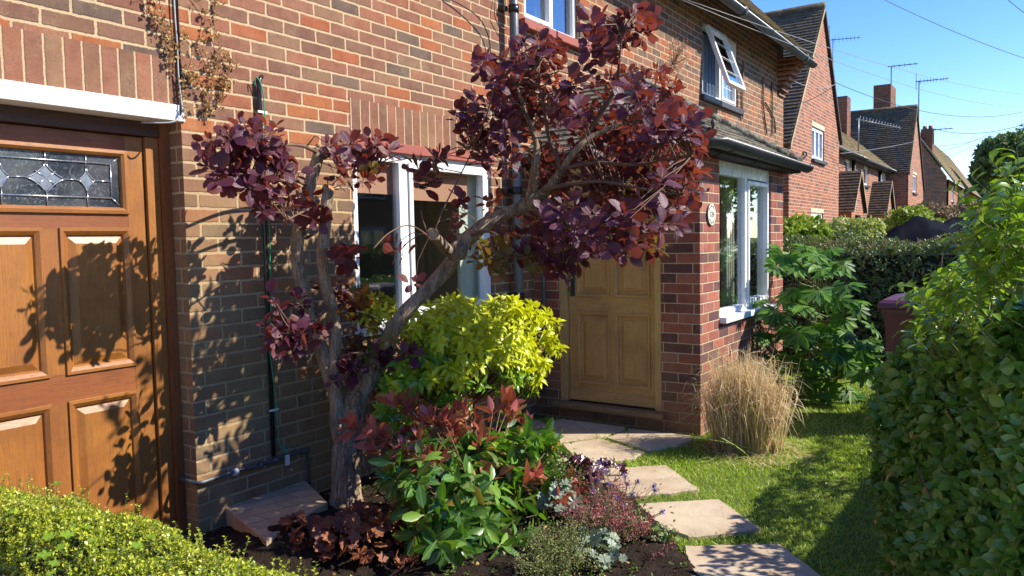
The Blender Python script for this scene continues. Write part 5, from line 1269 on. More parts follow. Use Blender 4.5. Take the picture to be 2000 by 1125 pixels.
# fluted base and knots
for k in range(5):
    a = k*1.3+0.4; b = np.array(tb)
    mbt.tube([(b[0]+0.09*math.cos(a), b[1]+0.09*math.sin(a), -0.03), (b[0]+0.052*math.cos(a), b[1]+0.052*math.sin(a), 0.10), (b[0]+0.055*math.cos(a), b[1]+0.055*math.sin(a), 0.32), (b[0]+0.03*math.cos(a), b[1]+0.03*math.sin(a), 0.5)], [0.036, 0.032, 0.026, 0.018], 8, jitter=0.3)
for (x, y, Y, r) in ((893, 490, Y0-.29, 0.058), (694, 780, Y0-.04, 0.068), (628, 298, Y0+.07, 0.04), (1040, 395, Y0-.46, 0.05)):
    c = at(x, y, dep(x, y, Y)); mbt.tube([(c[0]-r*0.7, c[1], c[2]-r*0.6), (c[0]-r*.2, c[1], c[2]-r*.2), (c[0]+r*0.2, c[1], c[2]+r*0.25), (c[0]+r*0.6, c[1], c[2]+r*0.6)], [r*0.5, r, r, r*0.55], 12, jitter=0.35)
trunk = mbt.build('trunk', M['bark'], tree)
mbt2.build('branches', M['twig'], tree)
for (x, y, Y, r, dx, dy, dz) in ((845, 458, Y0-.36, 0.033, -0.45, -0.7, 0.35), (1072, 388, Y0-.5, 0.021, 0.6, -0.5, 0.1), (641, 369, Y0, 0.033, -0.2, -0.8, 0.6), (626, 288, Y0+.07, 0.028, 0.4, -0.6, 0.6)):
    c = Vector(at(x, y, dep(x, y, Y))); d = Vector((dx, dy, dz)).normalized()
    mb = MB(); mb.tube([c-d*0.012, c+d*0.010], [r, r*0.97], 14); mb.build('cut_end', M['cutwood'], trunk)
# strip of peeling bark
mb = MB(); mb.tube([at(706, 800, Y0-.1), at(712, 860, Y0-.11), at(708, 900, Y0-.1), at(722, 935, Y0-.13)], [0.006, 0.012, 0.008, 0.004], 5, jitter=0.5); mb.build('peeling_bark', M['bark'], trunk)

BLOBS = [  # px, py, rx, ry, Y, dY, number of rosettes
 (485, 275, 80, 34, Y0-.15, .10, 26), (500, 335, 85, 45, Y0-.12, .12, 30), (560, 385, 62, 40, Y0-.08, .10, 15), (440, 300, 42, 40, Y0-.16, .06, 9),
 (600, 420, 35, 25, Y0-.02, .08, 6), (700, 290, 62, 30, Y0-.04, .08, 17), (700, 335, 50, 28, Y0-.05, .06, 9), (838, 305, 28, 30, Y0-.22, .05, 6), (832, 350, 26, 22, Y0-.22, .04, 5),
 (560, 590, 30, 20, Y0-.10, .06, 4), (572, 655, 60, 36, Y0-.16, .08, 15), (660, 575, 40, 30, Y0+.10, .05, 6), (690, 495, 34, 16, Y0-.2, .06, 5), (690, 615, 40, 36, Y0+.06, .05, 8), (690, 690, 30, 26, Y0+.02, .06, 4),
 (735, 690, 40, 22, Y0-.16, .08, 5), (800, 680, 22, 18, Y0-.2, .04, 2), (785, 480, 20, 20, Y0-.3, .04, 2), (822, 548, 14, 10, Y0-.3, .04, 1), (690, 740, 40, 22, Y0-.12, .05, 5),
 (1215, 45, 62, 32, Y0-.8, .10, 20), (1190, 100, 46, 26, Y0-.76, .08, 8), (1045, 110, 74, 34, Y0-.58, .12, 20), (955, 130, 28, 22, Y0-.46, .05, 5),
 (1050, 165, 85, 40, Y0-.56, .14, 24), (945, 225, 60, 30, Y0-.42, .10, 15), (930, 265, 42, 26, Y0-.38, .08, 9), (1010, 215, 70, 45, Y0-.5, .14, 21),
 (1130, 175, 50, 30, Y0-.66, .1, 9), (1150, 235, 80, 40, Y0-.7, .16, 20), (1250, 170, 75, 40, Y0-.85, .14, 20), (1280, 225, 80, 50, Y0-.95, .18, 34), (1335, 280, 42, 60, Y0-1.06, .12, 28), (1210, 280, 90, 50, Y0-.8, .2, 30),
 (1000, 300, 70, 45, Y0-.48, .14, 21), (1100, 320, 70, 50, Y0-.62, .2, 20), (1250, 340, 100, 50, Y0-.9, .2, 38), (1330, 350, 44, 50, Y0-1.06, .1, 18), (1160, 390, 110, 45, Y0-.75, .22, 36), (1280, 410, 70, 50, Y0-.95, .15, 24),
 (1080, 430, 90, 35, Y0-.6, .18, 20), (1180, 460, 100, 34, Y0-.8, .16, 26), (1010, 470, 70, 32, Y0-.5, .12, 16), (1110, 495, 46, 26, Y0-.7, .08, 10), (1095, 520, 24, 14, Y0-.72, .04, 3), (1235, 480, 46, 20, Y0-.9, .08, 9),
 (880, 400, 30, 16, Y0-.36, .06, 3), (905, 445, 30, 20, Y0-.4, .06, 3), (965, 400, 20, 14, Y0-.3, .06, 2), (1290, 365, 80, 40, Y0-.9, .15, 14),
]
LQ = []
for pts, rad in LIMBS[1:8]+LIMBS[9:11]:
    for p in smooth_path([(q_[0], q_[1], dep(*q_), max(26, r_*1000)) for q_, r_ in zip(pts, rad)], 6): LQ.append(p)
LQ = np.array(LQ)
nodeP = np.array([n_[0] for n_ in nodes]); rs = np.random.default_rng(5)
Cc = []; Aa = []; Ls_ = []; Und = []; twigs = []
for (bx, by, rx, ry, Y, dY, n) in BLOBS:
    Y = dep(bx, by, Y)
    for k in range(n):
        while True:
            u, v = rs.uniform(-1, 1, 2)
            if u*u+v*v < 1: break
        c = np.array(at(bx+rx*u, by+ry*v, Y+rs.uniform(-dY, dY)))
        bc = np.array(at(bx, by+ry*0.6, Y))
        i = np.argmin(np.sum((nodeP-c)**2, 1)+0.05*(nodeP[:, 2] > c[2]+0.05)); b = nodeP[i]
        if bx > 900:
            # keep the main limbs clear on the lit side: foliage sits behind them
            dq = np.hypot(LQ[:, 0]-(bx+rx*u), LQ[:, 1]-(by+ry*v)); iq = np.argmin(dq)
            if dq[iq] < LQ[iq, 3] and c[1] < LQ[iq, 2]+0.12: c = np.array(at(bx+rx*u, by+ry*v, min(LQ[iq, 2]+rs.uniform(0.14, 0.35), 3.4)))
        ax = unit(c-b)*0.55+unit(c-bc+1e-6)*0.35+np.array([0.1, -0.35, 0.45])+rs.normal(size=3)*0.35
        Cc.append(c); Aa.append(unit(ax)); Ls_.append(np.linalg.norm(c-CAM))
        mid = (b+c)/2+rs.normal(size=3)*0.02+np.array([0, 0, 0.02])
        if np.linalg.norm(c-b) < 0.9: twigs.append(([tuple(b), tuple(mid), tuple(c)], [0.0042, 0.003, 0.0018]))
Cc = np.array(Cc); Aa = np.array(Aa)
lv = Leaves()
sel = rs.random(len(Cc))
for lo, hi, L_, W_ in ((0, .35, 0.058, 0.036), (.35, .75, 0.070, 0.042), (.75, 1.01, 0.082, 0.050)):
    m_ = (sel >= lo) & (sel < hi)
    cluster(lv, Cc[m_], Aa[m_], 7, L_, W_*0.95, 'round', (0.45, 1.7), fold=0.15, curl=0.22, jl=0.42, wave=0.06, rng=rs, stag=0.009)
lv.build('leaves', M['smoke_leaf'], tree)
# dull greenish leaves hanging under the main limb
gc = []
for (bx, by, rx, ry, Y, n) in ((1000, 500, 60, 20, Y0-.5, 10), (930, 500, 30, 12, Y0-.4, 4), (720, 560, 20, 15, Y0-.15, 2), (1060, 505, 30, 16, Y0-.6, 5), (700, 640, 40, 30, Y0-.1, 4), (720, 345, 30, 20, Y0-.05, 2), (1280, 480, 20, 14, Y0-.9, 2), (780, 665, 20, 14, Y0-.2, 2)):
    for k in range(n): gc.append(at(bx+rs.uniform(-rx, rx), by+rs.uniform(-ry, ry), dep(bx, by, Y)+rs.uniform(-.08, .08)))
lv = Leaves(); cluster(lv, np.array(gc), np.tile([0.1, -0.3, 0.3], (len(gc), 1))+rs.normal(size=(len(gc), 3))*0.5, 7, 0.06, 0.036, 'round', (0.5, 2.0), rng=rs)
lv.build('leaves', M['smoke_under'], tree)
tubes('twigs', twigs, M['twig'], tree, 4)
# dried plumes
lv = Leaves(); tw = []
for (x, y, Y, r) in ((1322, 108, Y0-1.0, 0.10), (1060, 62, Y0-.6, 0.05), (1340, 262, Y0-1.05, 0.05)):
    Y = dep(x, y, Y); c = np.array(at(x, y, Y)); b = np.array(at(x-22, y+62, Y))
    n = int(260*(r/0.1)**1.5); d = rand_dirs(n, rs); p = c+d*(r*rs.random((n, 1))**0.5)*np.array([0.7, 0.7, 1.0])
    lv.add(p, rand_dirs(n, rs), rand_dirs(n, rs), 0.008, 0.006, 'tiny', rng=rs)
    for k in range(0, n, 5): tw.append(([tuple(b*0.3+c*0.7), tuple(p[k])], 0.0012))
    tw.append(([tuple(b), tuple(c)], 0.002))
pl = lv.build('flower_plume', M['plume'], tree); tubes('plume_stalks', tw, M['plume'], pl, 3)

# ================================================================== GOLDEN CHOISYA
cb = atz(925, 880, 0.0); cb = (3.95, 3.10, 0)
ch = thing('golden_shrub', 'bright yellow green shrub with drooping leaves under the window', 'shrub', cb)
CB = [(880, 615, 70, 24, 2.95, .16, 34), (990, 612, 70, 26, 2.92, .16, 36), (1050, 640, 46, 36, 2.9, .14, 26), (830, 650, 50, 36, 3.0, .14, 22), (930, 650, 100, 34, 2.78, .14, 46), (1060, 690, 42, 34, 2.86, .12, 18),
      (1010, 690, 60, 30, 2.74, .1, 22), (745, 610, 30, 26, 3.15, .08, 12), (870, 730, 50, 20, 2.75, .08, 12), (1055, 725, 30, 20, 2.75, .06, 7), (790, 740, 30, 20, 2.85, .06, 7), (1000, 600, 50, 18, 2.9, .1, 18), (900, 592, 50, 12, 2.95, .1, 14), (850, 680, 40, 26, 2.85, .08, 12), (960, 680, 40, 22, 2.72, .06, 12), (900, 700, 70, 24, 2.74, .1, 16)]
CL = [(765, 800, 24, 40, 2.85, .05, 8), (800, 840, 24, 24, 2.75, .05, 6), (740, 700, 26, 24, 3.1, .06, 7), (840, 720, 66, 46, 2.9, .14, 44), (960, 730, 80, 36, 2.85, .16, 44), (780, 750, 40, 30, 2.98, .1, 20), (900, 680, 110, 40, 2.95, .16, 40), (1005, 760, 40, 20, 2.85, .08, 9), (1010, 800, 18, 14, 2.75, .04, 4), (870, 790, 40, 20, 2.85, .08, 8), (780, 850, 24, 24, 2.7, .06, 5), (960, 870, 50, 16, 2.5, .1, 6)]
def blob_pts(BL, rng):
    out = []
    for (bx, by, rx, ry, Y, dY, n) in BL:
        for k in range(n):
            while True:
                u, v = rng.uniform(-1, 1, 2)
                if u*u+v*v < 1: break
            out.append(at(bx+rx*u, by+ry*v, Y+rng.uniform(-dY, dY)))
    return np.array(out)
def shrub_twigs(name, pts, base, mat, parent, r=0.004, frac=0.5, forks=5, rng=None, height=0.45):
    rng = rng or RNG; base = np.array(base); forksP = []; tw = []
    c = pts.mean(0)
    for k in range(forks):
        f = base*(1-height)+pts[rng.integers(len(pts))]*height+rng.normal(size=3)*0.02; forksP.append(f)
        tw.append(([tuple(base+rng.normal(size=3)*np.array([0.02, 0.02, 0])), tuple((base+f)/2+rng.normal(size=3)*0.02), tuple(f)], [r*3, r*2.4, r*1.8]))
    forksP = np.array(forksP)
    for p in pts[rng.random(len(pts)) < frac]:
        f = forksP[np.argmin(np.sum((forksP-p)**2, 1))]
        tw.append(([tuple(f), tuple((f+p)/2+rng.normal(size=3)*0.015), tuple(p)], [r*1.4, r, r*0.6]))
    return tubes(name, tw, mat, parent, 5)
r2 = np.random.default_rng(21)
pt = blob_pts(CB, r2); cc = np.array([3.95, 3.05, 0.75])
ax = unit(pt-cc)*0.6+np.array([0.1, -0.35, 0.75])+r2.normal(size=pt.shape)*0.2
lv = Leaves(); cluster(lv, pt, ax, 12, 0.055, 0.025, 'oval', (0.3, 1.9), fold=0.25, curl=0.6, up=-0.3, rng=r2); lv.build('foliage', M['choisya_top'], ch)
pt2 = blob_pts(CL, r2); ax = unit(pt2-cc)*0.6+np.array([0.1, -0.5, 0.4])+r2.normal(size=pt2.shape)*0.3
lv = Leaves(); cluster(lv, pt2, ax, 9, 0.062, 0.026, 'oval', (0.4, 1.9), fold=0.3, curl=0.4, up=-0.3, rng=r2); lv.build('foliage', M['choisya_low'], ch)
shrub_twigs('stems', np.concatenate([pt, pt2]), (3.98, 3.12, 0.0), M['twig'], ch, 0.0045, 0.4, 6, r2)

# ================================================================== RED TIPPED SHRUB
pb = atz(905, 1075, 0.0)
ph = thing('red_tipped_shrub', 'evergreen shrub with large glossy leaves, dark red young shoots on top', 'shrub', (pb[0], pb[1], 0))
RT = [(700, 835, 20, 14, 2.72, .04, 2), (790, 800, 26, 18, 2.72, .05, 4), (750, 860, 30, 24, 2.62, .06, 4), (790, 870, 44, 24, 2.6, .06, 5), (850, 850, 44, 30, 2.5, .06, 6), (905, 830, 36, 24, 2.5, .06, 5), (920, 870, 44, 24, 2.44, .06, 5), (985, 800, 34, 18, 2.6, .06, 5), (1010, 825, 24, 14, 2.56, .04, 2),
      (1080, 975, 40, 14, 2.1, .04, 2), (1100, 945, 14, 10, 2.1, .03, 1), (850, 910, 50, 20, 2.4, .05, 6), (1035, 935, 18, 14, 2.2, .03, 2), (960, 930, 50, 18, 2.3, .05, 4), (790, 900, 30, 16, 2.5, .05, 3)]
GT = [(850, 960, 66, 50, 2.4, .12, 28), (930, 990, 78, 55, 2.3, .14, 34), (1010, 950, 62, 60, 2.3, .12, 28), (1050, 890, 40, 50, 2.35, .1, 18), (840, 1030, 46, 26, 2.35, .08, 11), (980, 1035, 60, 28, 2.25, .08, 14), (900, 900, 80, 40, 2.45, .1, 24), (1075, 985, 46, 28, 2.2, .08, 11), (790, 930, 34, 36, 2.5, .06, 8), (890, 1062, 50, 16, 2.15, .05, 9), (1000, 1060, 40, 16, 2.1, .05, 7), (850, 880, 70, 26, 2.5, .06, 16), (930, 890, 50, 26, 2.42, .06, 8), (980, 860, 40, 30, 2.55, .06, 10)]
r3_ = np.random.default_rng(33)
rp = blob_pts(RT, r3_); c0 = np.array([pb[0]+0.15, pb[1]+0.05, 0.15])
lv = Leaves(); cluster(lv, rp, unit(rp-c0)+np.array([0, 0, 0.35])+r3_.normal(size=rp.shape)*0.15, 6, 0.105, 0.042, 'lance', (0.25, 1.3), fold=0.3, curl=0.15, jl=0.25, rng=r3_); lv.build('young_leaves', M['red_young'], ph)
gp = blob_pts(GT, r3_)
lv = Leaves(); cluster(lv, gp, unit(gp-c0)+np.array([0.0, -0.2, 0.15])+r3_.normal(size=gp.shape)*0.25, 6, 0.108, 0.042, 'lance', (0.5, 1.9), fold=0.3, curl=0.2, jl=0.25, up=-0.25, rng=r3_); lv.build('leaves', M['big_green'], ph)
oi = r3_.choice(len(gp), 26, replace=False); lv = Leaves(); cluster(lv, gp[oi], unit(gp[oi]-c0)+r3_.normal(size=(26, 3))*0.4, 2, 0.10, 0.038, 'lance', (0.8, 1.9), rng=r3_, up=-0.3); lv.build('old_leaves', M['old_leaf'], ph)
shrub_twigs('stems', np.concatenate([rp, gp]), (pb[0]+0.03, pb[1]+0.05, 0.0), M['twig'], ph, 0.004, 0.8, 7, r3_)

# ================================================================== BOX HEDGE (front left)
def hedge_surface(n, rng, region, top, base, noise_amp=0.05, dens_top=0.5):
    """points and outward normals on a rounded hedge body; region = polygon [(x,y)]"""
    P = []; Nn = []
    poly = [Vector((x, y)) for x, y in region]; per = [(poly[i], poly[(i+1) % len(poly)]) for i in range(len(poly))]
    lens = [(b-a).length for a, b in per]; tot = sum(lens)
    xs = [p.x for p in poly]; ys = [p.y for p in poly]
    def inside(x, y):
        c = False
        for a, b in per:
            if (a.y > y) != (b.y > y) and x < (b.x-a.x)*(y-a.y)/(b.y-a.y)+a.x: c = not c
        return c
    nt = int(n*dens_top)
    while len(P) < nt:
        x = rng.uniform(min(xs), max(xs)); y = rng.uniform(min(ys), max(ys))
        if inside(x, y):
            z = top(x, y)+noise.noise(Vector((x*2.3, y*2.3, 1.7)))*noise_amp+noise.noise(Vector((x*9, y*9, 4.7)))*noise_amp*0.5
            # round off the shoulders
            dmin = min(((Vector((x, y))-a)-(b-a)*max(0, min(1, ((Vector((x, y))-a).dot(b-a))/((b-a).length_squared)))).length for a, b in per)
            z -= 0.10*max(0, 1-dmin/0.14)**2
            P.append((x, y, z-rng.random()**2*0.05)); Nn.append((rng.normal()*0.3, rng.normal()*0.3, 1))
    while len(P) < n:
        r = rng.random()*tot; i = 0
        while r > lens[i]: r -= lens[i]; i += 1
        a, b = per[i]; t = r/lens[i]; p = a.lerp(b, t); d = (b-a).normalized(); nn = Vector((d.y, -d.x))
        if inside(p.x+nn.x*0.01, p.y+nn.y*0.01): nn = -nn
        h = top(p.x, p.y)-0.04; z = base+(h-base)*rng.random()
        off = noise.noise(Vector((p.x*2.7, p.y*2.7, z*2.7)))*noise_amp*1.6+noise.noise(Vector((p.x*9, p.y*9, z*9)))*noise_amp*0.6-0.06*max(0, (z-h+0.12)/0.12)**2-rng.random()**2*0.06
        P.append((p.x+nn.x*off, p.y+nn.y*off, z)); Nn.append((nn.x+rng.normal()*0.3, nn.y+rng.normal()*0.3, 0.25))
    return np.array(P), unit(np.array(Nn))
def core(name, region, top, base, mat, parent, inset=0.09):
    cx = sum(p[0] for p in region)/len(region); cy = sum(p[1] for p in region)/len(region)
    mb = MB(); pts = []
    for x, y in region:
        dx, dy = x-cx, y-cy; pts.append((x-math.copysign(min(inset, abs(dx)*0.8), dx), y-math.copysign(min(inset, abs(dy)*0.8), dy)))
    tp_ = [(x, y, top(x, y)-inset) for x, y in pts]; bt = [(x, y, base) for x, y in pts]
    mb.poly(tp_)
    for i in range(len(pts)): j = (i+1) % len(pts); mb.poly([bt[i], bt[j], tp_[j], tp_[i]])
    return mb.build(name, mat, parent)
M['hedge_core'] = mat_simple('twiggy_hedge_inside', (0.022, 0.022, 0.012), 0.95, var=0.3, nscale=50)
bx_reg = [(0.98, 0.55), (1.34, 0.55), (1.37, 1.5), (1.37, 2.4), (1.35, 3.0), (1.30, 3.36), (0.98, 3.36)]
bx_top = lambda x, y: 0.655-0.02*(y > 2.8)
bh = thing('box_hedge', 'low clipped hedge of tiny yellow green leaves in the front left corner', 'hedge', (1.2, 2.0, 0))
rb = np.random.default_rng(44)
P, Nn = hedge_surface(15000, rb, bx_reg, bx_top, 0.0, 0.05, 0.62)
lv = Leaves(); cluster(lv, P, Nn+rb.normal(size=P.shape)*0.3, 4, 0.0115, 0.0075, 'tiny', (0.3, 1.5), fold=0.3, curl=0.1, rng=rb); lv.build('leaves', M['box_leaf'], bh)
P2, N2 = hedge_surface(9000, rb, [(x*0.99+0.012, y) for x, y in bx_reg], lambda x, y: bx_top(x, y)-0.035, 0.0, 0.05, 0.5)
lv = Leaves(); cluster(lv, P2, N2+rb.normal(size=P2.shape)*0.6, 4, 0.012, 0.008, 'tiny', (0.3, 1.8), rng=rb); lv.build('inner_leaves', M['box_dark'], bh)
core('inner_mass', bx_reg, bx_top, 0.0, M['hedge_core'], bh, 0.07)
# shoots standing proud of the top
lv = Leaves(); tw = []
for k in range(260):
    i = rb.integers(0, 9000); p = P[i]
    if p[2] < 0.5: continue
    h = rb.uniform(0.03, 0.09); q = p+np.array([rb.normal()*0.012, rb.normal()*0.012, h]); tw.append(([tuple(p), tuple(q)], 0.0009))
    m_ = int(h/0.006); tt = np.linspace(0.2, 1, m_)[:, None]; pp = p*(1-tt)+q*tt
    dd = rand_dirs(m_, rb); dd[:, 2] = np.abs(dd[:, 2])*0.5+0.3
    lv.add(pp, dd, np.tile([0, 0, 1.0], (m_, 1))+rand_dirs(m_, rb)*0.4, 0.011, 0.0075, 'tiny', rng=rb)
lv.build('young_shoots', M['box_leaf'], bh); tubes('shoot_stems', tw, M['twig_green'], bh, 3)
# broad ivy and weed leaves poking out
lv = Leaves(); n = 34; ip = []
for (x, y) in ((65, 985), (50, 975), (110, 945), (60, 1040), (130, 1045), (95, 1048), (140, 1030), (105, 1100), (100, 1120), (85, 1085), (290, 1050), (345, 1048), (120, 1068), (170, 1030), (268, 1065), (180, 1055), (30, 1000)):
    ip.append(atz(x, y, 0.67))
ip = np.array(ip); lv.fan(ip, rand_dirs(len(ip), rb)*np.array([1, 1, 0.2]), np.tile([-0.2, -0.4, 1.0], (len(ip), 1)), 0.014+0.009*rb.random(len(ip)), lobes=5, depth=0.3, cup=0.2, rng=rb)
lv.build('ivy_leaves', M['privet_top'], bh)

# ================================================================== PRIVET HEDGE (right)
pv = thing('privet_hedge', 'tall shaded green hedge filling the right edge, closest to the viewer', 'hedge', (2.9, 0.1, 0))
pv_reg = [(1.97, -0.35), (2.05, -0.02), (2.38, 0.18), (2.75, 0.35), (3.10, 0.45), (3.32, 0.42), (3.45, 0.1), (3.45, -0.5), (1.97, -0.5)]
def pv_top(x, y): return 1.56-0.17*max(0, min(1, (x-2.0)/0.2))-0.04*max(0, min(1, (x-2.9)/0.5))
rp_ = np.random.default_rng(55)
def taper(P): P[:, 1] -= 0.11*np.clip((P[:, 2]-1.0)/0.28, 0, 1.3)*np.clip((P[:, 0]-2.1)/0.6, 0, 1); return P
P, Nn = hedge_surface(12000, rp_, pv_reg, pv_top, 0.0, 0.06, 0.18); P = taper(P)
lv = Leaves(); cluster(lv, P, Nn+np.array([0, 0, 0.15])+rp_.normal(size=P.shape)*0.45, 4, 0.030, 0.0205, 'oval', (0.4, 1.6), fold=0.2, curl=0.25, jl=0.55, wave=0.08, rng=rp_); lv.build('leaves', M['privet_leaf'], pv)
P2, N2 = hedge_surface(3500, rp_, [(x*0.985+0.05, y*0.97-0.02) for x, y in pv_reg], lambda x, y: pv_top(x, y)-0.06, 0.0, 0.07, 0.15); P2 = taper(P2)
lv = Leaves(); cluster(lv, P2, N2+rp_.normal(size=P2.shape)*0.8, 4, 0.035, 0.022, 'oval', (0.4, 1.8), rng=rp_); lv.build('inner_leaves', M['privet_leaf'], pv)
core('inner_mass', pv_reg, pv_top, 0.0, M['hedge_core'], pv, 0.24)
lv = Leaves(); tw = []; big = Leaves()
shoots = [(1940, 540, 40, 1.95), (1870, 580, 50, 2.2), (1830, 620, 26, 2.6), (1850, 600, 30, 2.5), (1970, 470, 35, 1.9), (1990, 430, 30, 1.85), (1985, 400, 18, 1.85), (1965, 430, 18, 1.95), (1990, 520, 50, 1.9), (1900, 600, 60, 2.1), (1870, 640, 60, 2.2), (1810, 680, 24, 2.7), (1960, 530, 50, 1.9), (1930, 600, 60, 1.95), (1850, 680, 40, 2.4), (1985, 480, 24, 1.8), (1935, 510, 14, 1.95)]
for (x, y, sp, X) in shoots:
    for k in range(8):
        p = np.array(atx(x+rp_.uniform(-sp, sp), y+rp_.uniform(0, 60), X+rp_.uniform(-.1, .15)))
        h = rp_.uniform(0.05, 0.14); d = unit(np.array([rp_.normal()*0.45-0.2, rp_.normal()*0.45+0.25, 0.9])); q = p+d*h
        tw.append(([tuple(p-d*0.03), tuple((p+q)/2+rp_.normal(size=3)*0.006), tuple(q)], [0.0018, 0.0014, 0.001]))
        m_ = int(h/0.012)+2; tt = np.linspace(0.0, 1, m_)[:, None]; pp = p*(1-tt)+q*tt
        dd = rand_dirs(m_, rp_); dd = unit(dd-d*np.sum(dd*d, 1, keepdims=True))+d*0.5
        lv.add(pp, dd, np.tile(d, (m_, 1))+rp_.normal(size=(m_, 3))*0.4, 0.036*(0.6+0.6*rp_.random(m_)), 0.018, 'oval', fold=0.3, curl=0.3, rng=rp_)
lv.build('young_shoots', M['privet_top'], pv); tubes('shoot_stems', tw, M['twig_green'], pv, 4)
tw = []
for k in range(150):
    i = rp_.integers(1800, 9000); p = P[i]; d = unit(np.array([rp_.normal()*0.3, rp_.normal()*0.3, 1])); tw.append(([tuple(p-Nn[i]*0.03), tuple(p+d*rp_.uniform(0.05, 0.2)-Nn[i]*0.03)], 0.0025))
tubes('twigs', tw, M['twig'], pv, 4)
ii = rp_.integers(1800, 9000, 150); lv = Leaves(); lv.add(P[ii]+Nn[ii]*0.02, rand_dirs(150, rp_), Nn[ii], 0.032, 0.018, 'oval', curl=0.6, rng=rp_); lv.build('dead_leaves', M['dead_leaf'], pv)

# low hedge continuing behind it along the pavement
lh_reg = [(3.46, -0.42), (3.46, 0.16), (4.6, 0.28), (7.2, 0.25), (10.4, 0.15), (10.4, -0.45)]
lh = thing('boundary_hedge', 'lower hedge running along the pavement behind the tall privet', 'hedge', (6, -0.1, 0))
lt = lambda x, y: 1.02
P, Nn = hedge_surface(6500, rp_, lh_reg, lt, 0.0, 0.10, 0.35)
lv = Leaves(); cluster(lv, P, Nn+rp_.normal(size=P.shape)*0.45, 3, 0.04, 0.024, 'oval', (0.4, 1.6), rng=rp_); lv.build('leaves', M['privet_leaf'], lh)
core('inner_mass', lh_reg, lambda x, y: 0.80+0.10*math.sin(x*2.3), 0.0, M['hedge_core'], lh, 0.12)

# hedge across the far side of the garden
fh_reg = [(9.3, -0.45), (9.3, 3.35), (10.3, 3.4), (10.3, -0.45)]
fh = thing('dividing_hedge', 'dark trimmed hedge across the far side of the lawn behind the fatsia', 'hedge', (9.8, 1.5, 0))
ft = lambda x, y: 1.40+0.03*math.sin(y*3)
P, Nn = hedge_surface(17000, rp_, fh_reg, ft, 0.0, 0.09, 0.25)
lv = Leaves(); cluster(lv, P, Nn+rp_.normal(size=P.shape)*0.5, 4, 0.030, 0.018, 'oval', (0.4, 1.7), rng=rp_); lv.build('leaves', M['hedge_far'], fh)
core('inner_mass', fh_reg, ft, 0.0, M['hedge_core'], fh, 0.12)
tw = []
for k in range(240):
    p = np.array([rp_.uniform(9.3, 9.8), rp_.uniform(0.2, 3.3), 1.36]); tw.append(([tuple(p), tuple(p+np.array([rp_.normal()*0.03, rp_.normal()*0.03, rp_.uniform(0.03, 0.11)]))], 0.0022))
tubes('twigs', tw, M['twig'], fh, 3)

# ================================================================== FATSIA
fb = (7.75, 1.75, 0)
fa = thing('fatsia', 'large glossy hand shaped leaves of a fatsia beside the bay window', 'shrub', fb)
rf_ = np.random.default_rng(66)
FL = []
for (x, y, rx, ry, X, n) in ((1560, 492, 40, 12, 7.1, 5), (1670, 600, 24, 20, 7.3, 3), (1690, 650, 26, 24, 7.5, 5), (1690, 710, 26, 30, 7.5, 6), (1495, 600, 22, 20, 6.9, 3), (1640, 760, 50, 20, 7.4, 6), (1530, 700, 24, 20, 7.0, 4), (1600, 490, 44, 14, 7.3, 7), (1560, 520, 50, 20, 7.0, 6), (1620, 520, 30, 18, 7.2, 5), (1630, 570, 36, 16, 6.8, 4), (1575, 590, 40, 20, 7.0, 6), (1600, 640, 60, 24, 7.0, 9), (1540, 640, 30, 24, 6.9, 5), (1650, 660, 40, 26, 7.2, 7), (1610, 700, 50, 26, 7.0, 8), (1560, 740, 40, 24, 7.1, 6), (1660, 720, 36, 24, 7.3, 6), (1600, 780, 60, 20, 7.2, 7), (1500, 660, 20, 14, 6.9, 2), (1505, 520, 22, 8, 6.75, 2), (1545, 575, 20, 16, 7.2, 3)):
    for k in range(n): FL.append(atx(x+rf_.uniform(-rx, rx), y+rf_.uniform(-ry, ry), X+rf_.uniform(-.3, .3)))
FL = np.array(FL); lv = Leaves(); tw = []
for p in FL:
    out = unit((p-np.array([7.75, 1.75, p[2]]))+np.array([-0.25, -0.15, 0])+rf_.normal(size=3)*0.15); out[2] = 0
    nrm = unit(out*0.3+np.array([-0.25, -0.25, 1.0])+rf_.normal(size=3)*0.4); R_ = rf_.uniform(0.11, 0.19)
    fwd = unit(out-nrm*np.dot(out, nrm)); sd = np.cross(fwd, nrm)
    A = np.linspace(-2.0, 2.0, 8); D = fwd*np.cos(A)[:, None]+sd*np.sin(A)[:, None]-nrm*0.12
    l_ = R_*(0.72+0.28*np.cos(A*0.6))
    lv.add(np.tile(p, (8, 1)), D, np.tile(nrm, (8, 1)), l_, l_*0.34, 'lance', fold=0.25, curl=0.10, rng=rf_)
    b = np.array([7.75+rf_.normal()*0.08, 1.75+rf_.normal()*0.08, max(0.1, p[2]-rf_.uniform(0.2, 0.4))])
    tw.append(([tuple(b), tuple((b+p)/2+np.array([0, 0, -0.04])), tuple(p)], [0.006, 0.005, 0.004]))
lv.build('leaves', M['fatsia_leaf'], fa)
for k in range(4):
    tw.append(([(7.75+0.05*k-0.1, 1.75+0.03*k, 0), (7.74+0.05*k-0.1, 1.75, 0.6), (7.7+0.06*k-0.1, 1.73, 1.1)], [0.02, 0.016, 0.01]))
tubes('stems', tw, M['twig_green'], fa, 6)

